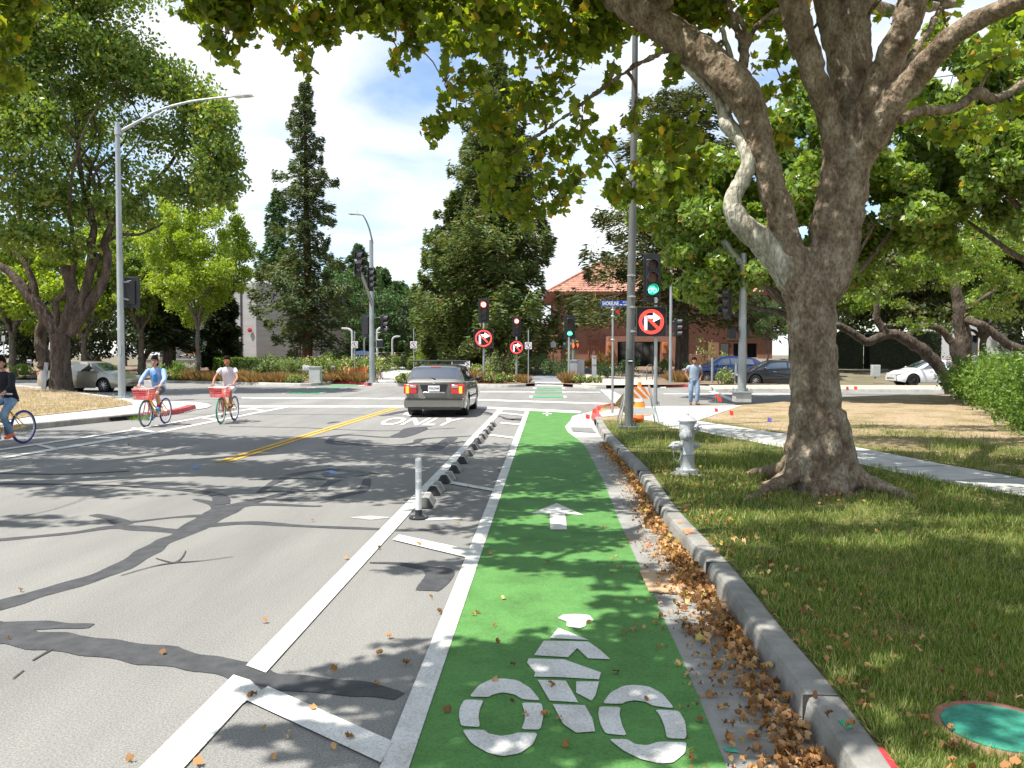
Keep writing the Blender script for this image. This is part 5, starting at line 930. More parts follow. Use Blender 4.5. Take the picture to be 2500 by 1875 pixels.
# tall grey pole beside the kerb
b = G(1535, 1046, .15); d = dep(b); t = E('lamp_post', b, 0, 'tall weathered grey steel pole standing in dry grass behind the hydrant', 'pole'); P = [A(1535, 1046, d) - b, A(1541, 700, d) - b, A(1547, 400, d) - b, A(1550, 160, d) - b, A(1552, -60, d) - b]
m = MB(); m.path([Vector((p.x, 0, p.z)) for p in P], [.098, .090, .077, .066, .055], 16); m.build('pole', m_pole2, t); m = MB(); m.box((0, 0, .03), (.42, .36, .05)); [m.path([(a * .16, c_ * .13, .05), (a * .16, c_ * .13, .12)], .02, 6) for a in (-1, 1) for c_ in (-1, 1)]; m.build('base_plate', m_pole2, t)
for y_ in (673, 724, 750, 809): # clamps
    m = MB(); q = A(1541.5, y_, d) - b; m.lathe([(.095, -.012), (.099, 0), (.095, .012)], (q.x, 0, q.z), 14); m.box((q.x, -.105, q.z), (.05, .03, .05)); m.build('clamp', m_alu, t)
m = MB(); q = A(1538, 881, d) - b; m.box((q.x, -.098, q.z), (.11, .015, .08)); m.build('plate', m_blk2, t); m = MB(); m.box((q.x, -.108, q.z), (.09, .006, .03)); m.build('label_strip', m_signw, t)
# street name post
b = G(1495, 1017, .06); d = dep(b); t = E('street_sign', b, 0, 'slim post carrying the blue SHORELINE street name sign', 'street sign'); m = MB(); zt = px_h(748, d, .06)
m.path([(0, 0, 0), (0, 0, zt * .45)], .034, 10); m.path([(0, 0, zt * .45), (0, 0, zt)], .027, 10)
for y_ in (829, 772, 757): m.lathe([(.05, -.015), (.06, 0), (.05, .015)], (0, 0, px_h(y_, d, .06)), 10)
m.build('post', m_galv, t); c = A(1498, 741, d) - b; x0, x1 = A(1467, 741, d).x - b.x, A(1531, 741, d).x - b.x; z0, z1 = px_h(748.5, d, .06), px_h(734, d, .06)
m = MB(); m.box(((x0 + x1) / 2, 0, (z0 + z1) / 2), (x1 - x0, .012, z1 - z0)); s_ = m.build('blade', M('street sign blue', (.012, .05, .30), .4, var=.04), t); m = MB(); hz = z1 - z0; wx = x1 - x0
lettering(m, 'SHORELINE', x0 + .055 * wx, z0 + .17 * hz, x0 + .68 * wx, z0 + .84 * hz, -.009); lettering(m, 'BLVD', x0 + .84 * wx, z0 + .58 * hz, x0 + .985 * wx, z0 + .87 * hz, -.009, False); lettering(m, '1800', x0 + .84 * wx, z0 + .12 * hz, x0 + .985 * wx, z0 + .42 * hz, -.009, False)
m.prism([(x0 + .71 * wx, z0 + .22 * hz), (x0 + .76 * wx, z0 + .22 * hz), (x0 + .76 * wx, z0 + .12 * hz), (x0 + .82 * wx, z0 + .27 * hz), (x0 + .76 * wx, z0 + .42 * hz), (x0 + .76 * wx, z0 + .32 * hz), (x0 + .71 * wx, z0 + .32 * hz)], -.0105, -.0085, 'Y'); m.build('lettering', m_signw, s_)
m = MB(); m.box((.02, .02, z0 - .06), (.10, .05, .12)); m.build('bracket', m_pole2, t)
m = MB(); m.add([(.05, 0, z0 - .14), (.18, 0, z0 - .08), (.18, 0, z0 - .24)], [(0, 1, 2)]); m.build('red_tag', m_redink, t)
# no-pedestrian signs
def noped(px, py, d, label, top, s=1., w_=14.5):
    b = PB(px, d); t = E('no_walking_sign', b, 0, label, 'sign'); m = MB(); m.path([(0, .02, 0), (0, .02, px_h(top, d, b.z))], .03, 8); m.build('post', m_galv, t); c = A(px, py, d) - b; k = w_ * d / FPX / 2 * 1.15
    m = MB(); m.box((0, -.02, c.z), (2 * k, .012, 2 * k)); p = m.build('panel', m_signw, t, bev=.004); m = MB(); ring2(m, (0, c.z), k * .74, k * .86, -.031, -.027, 30)
    q, s_ = math.cos(R(-45)), math.sin(R(-45)); m.prism([(q * k * .75 * a - s_ * k * .05 * b_, c.z + s_ * k * .75 * a + q * k * .05 * b_) for a, b_ in ((-1, -1), (1, -1), (1, 1), (-1, 1))], -.034, -.030, 'Y'); m.build('ring', M('dark red sign ink', (.16, .02, .04), .5), p)
    m = MB(); disc(m, (0, c.z + k * .46), k * .12, -.0295, 12)
    for pts in ([(-.12, .30), (.12, .30), (.08, -.08), (-.08, -.08)], [(-.10, .28), (-.30, .02), (-.24, -.02), (-.05, .2)], [(.10, .28), (.32, .08), (.27, .0), (.06, .18)], [(-.08, -.05), (.02, -.05), (-.22, -.56), (-.32, -.52)], [(-.02, -.05), (.08, -.05), (.34, -.50), (.24, -.56)]): m.prism([(x * k, c.z + z * k) for x, z in pts], -.029, -.0265, 'Y')
    m.build('walking_figure', m_dkink, p); return t
noped(866, 841, 48, 'white no walking sign behind the orange cones left of the signal mast', 806); noped(1010, 842, 49, 'white no walking sign standing on the pale footpath', 802); noped(1290, 844, 46, 'white no walking sign beside the red kerb ends and bike crossing', 805)
# one way sign behind the wagon
b = PB(1121, 49); d = 49; t = E('one_way_sign', b, 0, 'black and white one way arrow sign showing above the wagon roof', 'sign'); m = MB(); m.path([(0, .02, 0), (0, .02, px_h(884, d, b.z))], .03, 8); m.build('post', m_galv, t); c = A(1125, 889, d) - b; w_, h_ = 45 * d / FPX, 16 * d / FPX
m = MB(); m.box((c.x, 0, c.z), (w_, .012, h_)); p = m.build('panel', m_signw, t); m = MB(); m.prism([(c.x - w_ * .46, c.z - h_ * .0), (c.x - w_ * .46, c.z + h_ * .38), (c.x + w_ * .22, c.z + h_ * .38), (c.x + w_ * .22, c.z + h_ * .0)], -.012, -.007, 'Y')
m.prism([(c.x + w_ * .26, c.z + h_ * .42), (c.x + w_ * .46, c.z), (c.x + w_ * .26, c.z - h_ * .42), (c.x + w_ * .22, c.z - h_ * .36), (c.x + w_ * .40, c.z), (c.x + w_ * .22, c.z + h_ * .36)], -.012, -.007, 'Y'); m.build('arrow', m_blk, p)
# small grey sign back on brown post
b = PB(1351, 56); d = 56; t = E('small_sign', b, 0, 'small grey sign on a brown post before the red building windows', 'sign'); m = MB(); m.box((0, .03, px_h(845, d, b.z) / 2), (.09, .09, px_h(845, d, b.z))); m.build('post', M('brown wooden post', (.22, .12, .08), .8), t); m = MB(); q = px_h(841, d, b.z); m.prism([(-.17, q - .2), (.17, q - .2), (.2, q + .12), (0, q + .24), (-.2, q + .12)], -.03, 0, 'Y'); m.build('panel', m_galv, t)
# path lamps
for i, (px, top, d, dr, lb, bs_) in enumerate([(958, 822, 70, 1, 'curved white path lamp standing alone beside the pale footpath', 0), (889, 820, 62, 1, 'curved white path lamp just left of the signal mast', 0), (921, 800, 56, 1, 'curved white path lamp partly behind the signal mast', 0), (860, 803, 54, -1, 'tall grey path lamp directly behind the cones and the left no walking sign', 0), (1013, 855, 74, 1, 'thin path lamp stem right behind the middle no walking sign', 0)]):
    b = PB(px, d); t = E('path_lamp', b, 0, lb, 'path lamp', 'path lamps beside the footpath'); h = px_h(top, d, b.z); m = MB(); m.path(catm([(0, 0, 0), (0, 0, h * .5), (0, 0, h - .35), (dr * .10, 0, h - .1), (dr * .30, 0, h), (dr * .55, 0, h + .0)], 4), .075, 10); m.build('post', M('pale grey paint', (.5, .5, .5), .5), t)
    m = MB(); m.box((dr * .48, 0, h + .03), (.42, .16, .09)); m.build('lamp_head', M('white lamp housing', (.62, .62, .62), .45), t, bev=.02)
# marker post, small bus sign and lawn sign on the left
b = G(112, 945, .15); d = dep(b); t = E('marker_post', b, 0, 'thin leaning white marker post in front of the corner tree trunk', 'post'); m = MB(); m.path([A(113, 940, d) - b, A(126, 810, d) - b], .055, 8); m.build('post', m_signw, t); m = MB(); m.path([A(112, 946, d) - b, A(114, 925, d) - b], .06, 8); m.build('foot', m_blk, t)
b = G(115, 952, .15); d = dep(b); t = E('road_barrier_panel', b, 0, 'weathered grey board leaning against the corner tree trunk', 'board'); m = MB(); m.box(A(110, 918, d) - b, (.20, .05, 1.25), ry=R(8)); m.build('board', M('grey board', (.22, .23, .25), .7), t)
b = PB(9, 52); d = 52; t = E('bus_stop_sign', b, 0, 'small white sign on a thin post above the cyclist in black', 'sign'); m = MB(); m.path([(0, 0.02, 0), (0, 0.02, px_h(822, d, b.z))], .035, 8); m.build('post', m_galv, t); m = MB(); m.box((0, 0, px_h(826, d, b.z)), (.22, .02, .36)); m.build('panel', m_signw, t)
def yard(px, py, d, w_, h_, label, c, tx=False):
    b = PB(px, d); t = E('lawn_sign', b, 0, label, 'sign'); q = px_h(py, d, b.z); W, Hh = w_ * d / FPX, h_ * d / FPX; m = MB(); m.path([(-W * .3, .01, 0), (-W * .3, .01, q)], .008, 5); m.path([(W * .3, .01, 0), (W * .3, .01, q)], .008, 5); m.build('stakes', m_galv, t)
    m = MB(); m.box((0, 0, q), (W, .01, Hh)); p = m.build('panel', m_signw, t); m = MB()
    if tx:
        for k in (-1, 1):
            for a in (-1, 1): m.prism([(W * (.22 * k + .07 * a - .03), q - Hh * .15), (W * (.22 * k + .07 * a + .03), q - Hh * .15), (W * (.22 * k + .07 * a + .03), q + Hh * .2), (W * (.22 * k + .07 * a - .03), q + Hh * .2)], -.009, -.006, 'Y')
        m.prism([(-W * .4, q - Hh * .35), (W * .4, q - Hh * .35), (W * .4, q - Hh * .18), (-W * .4, q - Hh * .18)], -.009, -.006, 'Y')
    else: m.prism([(-W * .42, q - Hh * .35), (W * .42, q - Hh * .35), (W * .42, q + Hh * .05), (-W * .42, q + Hh * .05)], -.009, -.006, 'Y')
    m.build('print', M(c[0], c[1], .5), p); return t
yard(747, 897.5, 48.5, 17, 12, 'white lawn sign with pale purple print beside the white box', ('purple print', (.42, .22, .55)), True); yard(812, 898, 49, 11, 9, 'small lawn sign with a dark purple band between the white box and the cones', ('dark purple print', (.08, .05, .2))); yard(71, 884, 46, 13, 9, 'small white lawn sign in front of the dark evergreens at the far left', ('dark print', (.12, .1, .14)))
# ---------------------------------------------------------------- utility boxes
def cabinet(name, label, px0, px1, ytop, d, mat, ybase=None, detail=True, dp=.6, cat='utility cabinet'):
    b = PB((px0 + px1) / 2, d); t = E(name, b, 0, label, cat); W = (px1 - px0) * d / FPX; h = px_h(ytop, d, b.z); m = MB(); m.box((0, dp / 2, h / 2 + .03), (W * .97, dp, h - .05)); m.build('body', mat, t, bev=.012); m = MB(); m.box((0, dp / 2, h + .005), (W * 1.03, dp + .07, .05)); m.build('lid', mat, t, bev=.01)
    m = MB(); m.box((0, dp / 2, .04), (W * 1.12, dp * 1.15, .1)); m.build('plinth', m_conc, t)
    return t, W, h
m_cab = M('grey cabinet paint', (.36, .37, .39), .55, .2, var=.06); m_cabg = M('green cabinet paint', (.12, .17, .13), .55, var=.1)
t, W, h = cabinet('utility_cabinet', 'large grey utility cabinet in front of the red building', 1391, 1427.5, 880, 47.5, m_cab); m = MB(); m.box((W * .24, -.035, h * .55), (W * .46, .05, h * .86)); dr_ = m.build('door', m_cab, t, bev=.008); m = MB(); [m.box((W * (.24 + .045 * k), -.068, h * .14), (.03, .01, .22)) for k in (-1, 0, 1)]; m.build('louvres', m_signw, dr_); m = MB(); m.box((W * .12, -.07, h * .42), (.05, .02, .05)); m.build('lock', m_alu, dr_)
t, W, h = cabinet('meter_pedestal', 'tall slim grey meter pedestal right of the large utility cabinet', 1445.5, 1456.5, 870, 47.2, m_cab, dp=.3); m = MB(); m.box((0, -.01, h * .68), (W * .9, .02, .015)); m.build('seam', m_blk, t)
cabinet('utility_box', 'pale grey utility box beside the white lawn sign', 753, 781, 896.5, 47, M('pale grey box paint', (.42, .44, .42), .6, var=.06), dp=.5)
cabinet('utility_cabinet', 'taller green utility cabinet showing above the wagon roof rack', 1086, 1100, 861, 66, m_cabg); cabinet('utility_cabinet', 'lower green utility cabinet with a peaked lid above the wagon roof', 1072, 1086, 868, 66, m_cabg); cabinet('utility_cabinet', 'brown utility box right of the taller green cabinet', 1100, 1109, 863, 66, M('brown box paint', (.12, .07, .05), .6))
# ================================================================ BUILDINGS
m_stucco = M('terracotta stucco', (.25, .125, .088), .85, c2=(.32, .165, .118), scale=3, bump=.25, bscale=25); m_glassd = M('dark window glass', (.012, .016, .018), .06, spec=1., var=.1); m_white2 = M('pale sill', (.62, .58, .54), .7)
m_tile = M('clay roof tiles', (.28, .115, .075), .75, c2=(.42, .23, .165), scale=1.7, bump=.2, bscale=12); m_fascia = M('dark red fascia', (.14, .05, .035), .6); m_cr = M('board marked concrete', (.36, .355, .345), .9, c2=(.46, .455, .44), scale=.7, bump=.25, bscale=18, stretch=(.3, .3, 2)); m_teal = M('teal window frame', (.02, .26, .27), .45)
def wall(mb, x0, x1, z0, z1, ops, y=0., dp=.22):
    xs = sorted({x0, x1, *[o[0] for o in ops], *[o[1] for o in ops]}); zs = sorted({z0, z1, *[o[2] for o in ops], *[o[3] for o in ops]})
    for a, b in zip(xs[:-1], xs[1:]):
        for c, d in zip(zs[:-1], zs[1:]):
            mx_, mz = (a + b) / 2, (c + d) / 2
            if any(o[0] < mx_ < o[1] and o[2] < mz < o[3] for o in ops): continue
            mb.add([(a, y, c), (b, y, c), (b, y, d), (a, y, d)], [(0, 1, 2, 3)])
    for a, b, c, d in [o[:4] for o in ops]: mb.add([(a, y, c), (b, y, c), (b, y, d), (a, y, d), (a, y + dp, c), (b, y + dp, c), (b, y + dp, d), (a, y + dp, d)], [(0, 1, 5, 4), (1, 2, 6, 5), (2, 3, 7, 6), (3, 0, 4, 7)])
def window(par, o, y, dp=.2, mull=0, sill=True, fr=None):
    a, b, c, d = o; m = MB(); w_ = .05
    for q in (((a + b) / 2, c + w_ / 2, b - a, w_), ((a + b) / 2, d - w_ / 2, b - a, w_), (a + w_ / 2, (c + d) / 2, w_, d - c - .1), (b - w_ / 2, (c + d) / 2, w_, d - c - .1)) + tuple((a + (b - a) * (k + 1) / (mull + 1), (c + d) / 2, w_, d - c - .1) for k in range(mull)): m.box((q[0], y + dp - .03, q[1]), (q[2], .05, q[3]))
    f = m.build('window', fr or m_fascia, par, smooth=False); m = MB(); m.box(((a + b) / 2, y + dp, (c + d) / 2), (b - a - .02, .02, d - c - .02)); m.build('pane', m_glassd, f, smooth=False)
    if sill: m = MB(); m.box(((a + b) / 2, y - .03, c - .04), (b - a + .12, .14, .07)); m.build('sill', m_white2, f)
k75 = 75 / FPX; b = B(1362, 75); rb = E('red_building', b, YAW, 'two storey terracotta stucco building with a hipped clay tile roof', 'building')
X = lambda px: (px - 1362) * k75
def Zr(py): return CAMZ + (HOR - py) * k75 - b.z
ze = Zr(718); up = [(X(1386), X(1408), Zr(771), Zr(736)), (X(1437), X(1461), Zr(771), Zr(736)), (X(1700), X(1722), Zr(771), Zr(736)), (X(1750), X(1772), Zr(771), Zr(736)), (X(1800), X(1822), Zr(771), Zr(736))]
ent = (X(1500), X(1602), 0.02, Zr(835)); lowr = [(X(1759), X(1781), Zr(873), Zr(838)), (X(1790), X(1812), Zr(873), Zr(838)), (X(1824), X(1848), Zr(873), Zr(838))]
m = MB(); wall(m, 0, X(1885), 0, ze, up + lowr); wall(m, X(1470), X(1470), 0, 0, []) if False else None
m.add([(0, 0, 0), (0, 14, 0), (0, 14, ze), (0, 0, ze), (X(1885), 0, 0), (X(1885), 14, 0), (X(1885), 14, ze), (X(1885), 0, ze)], [(0, 1, 2, 3), (4, 7, 6, 5), (1, 5, 6, 2)])
m.build('wall', m_stucco, rb, smooth=False)
# projecting porch with the dark entrance recess
m = MB(); wall(m, X(1478), X(1640), 0, Zr(822), [(ent[0], ent[1], 0.0, ent[3])], y=-2.2, dp=2.0); m.add([(X(1478), -2.2, 0), (X(1478), 0, 0), (X(1478), 0, Zr(822)), (X(1478), -2.2, Zr(822)), (X(1640), -2.2, 0), (X(1640), 0, 0), (X(1640), 0, Zr(822)), (X(1640), -2.2, Zr(822))], [(0, 3, 2, 1), (4, 5, 6, 7), (3, 7, 6, 2)]); m.build('porch', m_stucco, rb, smooth=False)
window(rb, (ent[0], ent[1], 0.03, ent[3]), -2.2, 1.9, 5, False, m_blk); m = MB(); m.box((X(1560), -.36, .95), (.05, .06, .3)); m.build('door_handle', m_signw, rb)
for x0, x1, zt in ((1345, 1368, 838), (1728, 1750, 836), (1646, 1664, 836)): m = MB(); m.box(((X(x0) + X(x1)) / 2, -.35, Zr(zt) / 2), (X(x1) - X(x0), .7, Zr(zt))); m.build('pilaster', m_stucco, rb)
for x0, x1, z0, z1 in ((1435, 1462, 830, 785), (1435, 1464, 884, 837), (1380, 1404, 830, 785)):
    m = MB(); 
    for q in ((x0, x1, z0, z0 - 2), (x0, x1, z1 + 2, z1), (x0, x0 + 2, z0 - 2, z1 + 2), (x1 - 2, x1, z0 - 2, z1 + 2)): m.box(((X(q[0]) + X(q[1])) / 2, -.04, (Zr(q[2]) + Zr(q[3])) / 2), (X(q[1]) - X(q[0]), .08, abs(Zr(q[3]) - Zr(q[2]))))
    m.box(((X(x0) + X(x1)) / 2, -.03, (Zr(z0) + Zr(z1)) / 2), (.26, .06, abs(Zr(z1) - Zr(z0)) * .5)); m.build('wall_panel', m_stucco, rb)
for px_ in (1480, 1610): m = MB(); m.box((X(px_), -2.5, Zr(850)), (.42, .5, .9)); m.box((X(px_), -2.62, Zr(841)), (.3, .6, .3)); m.build('wall_lamp', M('orange stucco lamp box', (.45, .17, .06), .7), rb, bev=.02)
for o in up: window(rb, o, 0, .2, 0, False)
for o in lowr: window(rb, o, 0, .2, 0)
# low wing on the left
lw_ = [(X(1278), X(1300), Zr(873), Zr(838)), (X(1311), X(1333), Zr(873), Zr(838)), (X(1246), X(1268), Zr(873), Zr(838))]; m = MB(); wall(m, X(1222), X(1362) - .01, 0, Zr(790), lw_, y=-.6); m.add([(X(1222), -.6, 0), (X(1222), 10, 0), (X(1222), 10, Zr(790)), (X(1222), -.6, Zr(790)), (-.01, -.6, Zr(790)), (-.01, 10, Zr(790))], [(0, 1, 2, 3), (3, 2, 5, 4)]); m.build('wing', m_stucco, rb, smooth=False)
for o in lw_: window(rb, o, -.6)
m = MB(); m.box((X(1245.5), -.72, .9), (.1, .1, 1.8)); m.build('downpipe', m_fascia, rb)
# hipped tile roof with barrel rows
def roofplane(mb, e0, e1, r0, r1, per=.27):
    """eave e0->e1, ridge r0->r1, corrugated across and stepped up the slope"""
    e0, e1, r0, r1 = map(Vector, (e0, e1, r0, r1)); L = (e1 - e0).length; ex = (e1 - e0).normalized(); nn = ex.cross((r0 - e0).normalized()); nn = nn if nn.z > 0 else -nn; n = int(L / per) * 6; rows = 16
    def f(u, v):
        a = r0.lerp(r1, u) if True else None; p = e0.lerp(e1, u).lerp(a, v); s = (p - e0).dot(ex); return p + nn * (.055 * abs(math.sin(math.pi * s / per)) - .035 * ((v * rows) % 1.))
    us = [i / n for i in range(n + 1)]; vs_ = []
    for r_ in range(rows): vs_ += [r_ / rows, (r_ + .98) / rows]
    mb.grid(f, us, vs_)
ez, ov = ze + .12, 1.1; xr = X(1885); zt = Zr(0) * 0 + 10.9 - b.z; a = (-ov, -ov, ez); c = (xr + ov, -ov, ez); r0 = (4.6, 6.5, zt); r1 = (xr - 4.6, 6.5, zt); e_ = (-ov, 15, ez); g_ = (xr + ov, 15, ez)
m = MB(); roofplane(m, a, c, r0, r1); roofplane(m, e_, a, r0, r0); roofplane(m, c, g_, r1, r1); roofplane(m, g_, e_, r1, r0); ro = m.build('roof', m_tile, rb)
m = MB(); m.path([Vector(r0) + Vector((0, 0, .08)), Vector(r1) + Vector((0, 0, .08))], .13, 8); m.path([Vector(a), Vector(r0) + Vector((0, 0, .08))], .12, 8); m.path([Vector(c), Vector(r1) + Vector((0, 0, .08))], .12, 8); m.build('ridge_tiles', m_tile, ro)
m = MB(); m.box((xr / 2, -ov + .06, ez - .16), (xr + 2 * ov, .12, .26)); m.box((-ov + .06, 7, ez - .16), (.12, 16, .26)); m.box((xr / 2, 6.9, ez - .27), (xr + 2 * ov - .2, 15.8, .05)); m.build('eaves', m_fascia, ro)
# grey concrete building
c0 = B(626, 75); gb = E('office_building', c0, YAW, 'grey board marked concrete office building with a teal framed glass entrance', 'building'); Zg = lambda py: CAMZ + (HOR - py) * k75 - c0.z; H1 = Zg(692); th = R(35); ph = R(9)
dx, dy = math.cos(th) * 9.2, math.sin(th) * 9.2; lx, ly = -math.cos(ph), math.sin(ph)
m = MB(); m.add([(0, 0, 0), (dx, dy, 0), (dx, dy, H1 + .15), (0, 0, H1), (dx - 6, dy + 9, 0), (dx - 6, dy + 9, H1), (lx * 3.4, ly * 3.4, 0), (lx * 3.4, ly * 3.4, H1), (lx * 3.4, ly * 3.4 + 9, H1), (lx * 3.4, ly * 3.4 + 9, 0)], [(0, 1, 2, 3), (1, 4, 5, 2), (0, 3, 7, 6), (6, 7, 8, 9), (3, 2, 5, 8, 7)]); m.build('wall', m_cr, gb, smooth=False)
m = MB(); m.box((.6, 3.2, H1 + .12), (5.2, 5, .36), th * 0 + ph * -1); m.build('parapet', M('pale parapet', (.5, .5, .49), .8), gb)
m = MB(); m.tube((lx * 1.45, ly * 1.45 - .06, 0), (lx * 1.45, ly * 1.45 - .06, H1), .06, n=8); m.build('downpipe', M('brown pipe', (.08, .06, .055), .6), gb); m = MB(); m.lathe([(.02, -.14), (.2, -.1), (.2, 0)], (lx * .25 - .08 * 4, -.02, Zg(806)), 16, 'Y'); m.build('alarm_bell', m_redink, gb)
m = MB(); m.box((dx * .45 + .02, dy * .45 - .03, H1 / 2), (.07, .05, H1), th); m.build('joint_cover', m_blk2, gb)
# entrance front further left, under the trees
m = MB(); Xg = lambda px: (px - 626) * k75; ops = [(Xg(452), Xg(475), .75, 3.1), (Xg(478), Xg(510), .75, 3.1), (Xg(515), Xg(545), .75, 3.1), (Xg(548), Xg(566), .75, 3.1)]; wall(m, Xg(380), lx * 3.4 - .02, 0, 4.6, ops, y=1.0); m.add([(Xg(380), 1, 4.6), (lx * 3.4 - .02, 1, 4.6), (lx * 3.4 - .02, 8, 4.6), (Xg(380), 8, 4.6)], [(0, 1, 2, 3)]); m.build('entrance_wall', M('shaded pale wall', (.40, .36, .31), .85, var=.08), gb, smooth=False)
for i, o in enumerate(ops): window(gb, o, 1.0, .2, 2, False, m_teal)
for px_ in (478, 496, 522, 550): m = MB(); m.box((Xg(px_), .86, 1.9), (.13, .12, 2.6)); m.build('teal_post', m_teal, gb)
m = MB(); m.box(((Xg(380) + Xg(500)) / 2, -.9, .35), (Xg(500) - Xg(380), 3, .7)); m.box(((Xg(380) + Xg(500)) / 2, -2.42, .66), (Xg(500) - Xg(380), .06, .14)); m.build('loading_platform', m_conc, gb)
# pale building bits on the far right, fence beyond the path
b = B(2318, 90); t = E('white_building', b, YAW, 'pale building glimpsed behind the crooked oak', 'building'); m = MB(); wall(m, -1.2, 7.5, 0, 5.6, [(1.6, 3.2, 1, 3.2)]); m.add([(-1.2, 0, 0), (-1.2, 6, 0), (-1.2, 6, 5.6), (-1.2, 0, 5.6), (7.5, 0, 0), (7.5, 6, 0), (7.5, 6, 5.6), (7.5, 0, 5.6)], [(0, 1, 2, 3), (4, 7, 6, 5), (3, 2, 6, 7)]); m.build('wall', M('white render', (.6, .6, .6), .8, var=.06), t, smooth=False); window(t, (1.6, 3.2, 1, 3.2), 0)
b = B(930, 88); t = E('fence', b, YAW, 'brown board fence with a pale rail at the far end of the footpath', 'fence'); m = MB(); [m.box((i * .3, 0, .62), (.26, .03, 1.15 - .03 * (i % 3))) for i in range(24)]; m.build('boards', M('fence boards', (.15, .075, .06), .85, var=.25), t); m = MB(); m.path([(-.3, -.06, 1.28), (14, -.06, 1.28)], .04, 6); m.build('rail', m_galv, t)
for i in range(6): m = MB(); m.path([(i * 2.6, -.06, 0), (i * 2.6, -.06, 1.28)], .035, 6); m.build('post', m_galv, t)
b = B(1868, 70); t = E('low_wall', b, YAW, 'low pale block wall behind the small fine leaved tree', 'wall'); m = MB(); m.box((.9, 0, .35), (3.6, .3, .75)); m.build('blocks', m_white2, t)
# ================================================================ CARS
m_tyre = M('tyre rubber', (.016, .016, .017), .85, var=.2); m_rim = M('alloy rim', (.5, .5, .51), .3, .8); m_cglass = M('car glass', (.02, .03, .035), .03, spec=1.); m_cglass.node_tree.nodes['Principled BSDF'].inputs['IOR'].default_value = 2.1; m_trim = M('black plastic trim', (.02, .02, .021), .5); m_chrome = M('chrome', (.7, .7, .7), .15, 1.)
m_tl = M('red tail lamp', (.55, .01, .012), .15, spec=.8, coat=1); m_amb = M('amber lens with sun glow', (1, .30, .03), emit=1.1); m_clear = M('clear lamp', (.5, .5, .52), .15, .4, coat=1)  # amber lens glows a little to stand for sunlight on it
def cpaint(n, c, met=.5): return M('car paint ' + n, c, .32, met, var=.04, coat=1.)
def wheel(par, x, y, r, sgn, rimmat, wd=.2, spokes=9):
    t = E('wheel', (0, 0, 0)); t.parent = par; t.location = (x, y, r)
    m = MB(); m.lathe([(r * .62, -wd / 2), (r * .94, -wd / 2), (r, -wd * .36), (r, wd * .36), (r * .94, wd / 2), (r * .62, wd / 2)], (0, 0, 0), 32, 'Y', cap=False); m.build('tyre', m_tyre, t)
    m = MB(); m.lathe([(r * .66, -wd * .45), (r * .66, wd * .45)], (0, 0, 0), 30, 'Y', cap=False); o = sgn * wd * .40
    for i in range(spokes):
        a = 2 * math.pi * i / spokes; m.path([(r * .1 * math.cos(a), o, r * .1 * math.sin(a)), (r * .63 * math.cos(a), o * 1.05, r * .63 * math.sin(a))], [r * .07, r * .055], 6)
    m.lathe([(r * .14, o - .02), (r * .14, o + .02)], (0, 0, 0), 14, 'Y'); m.build('rim', rimmat, t); m = MB(); m.lathe([(r * .6, -.02), (r * .6, .02)], (0, 0, 0), 20, 'Y'); m.build('brake_disc', m_trim, t); return t
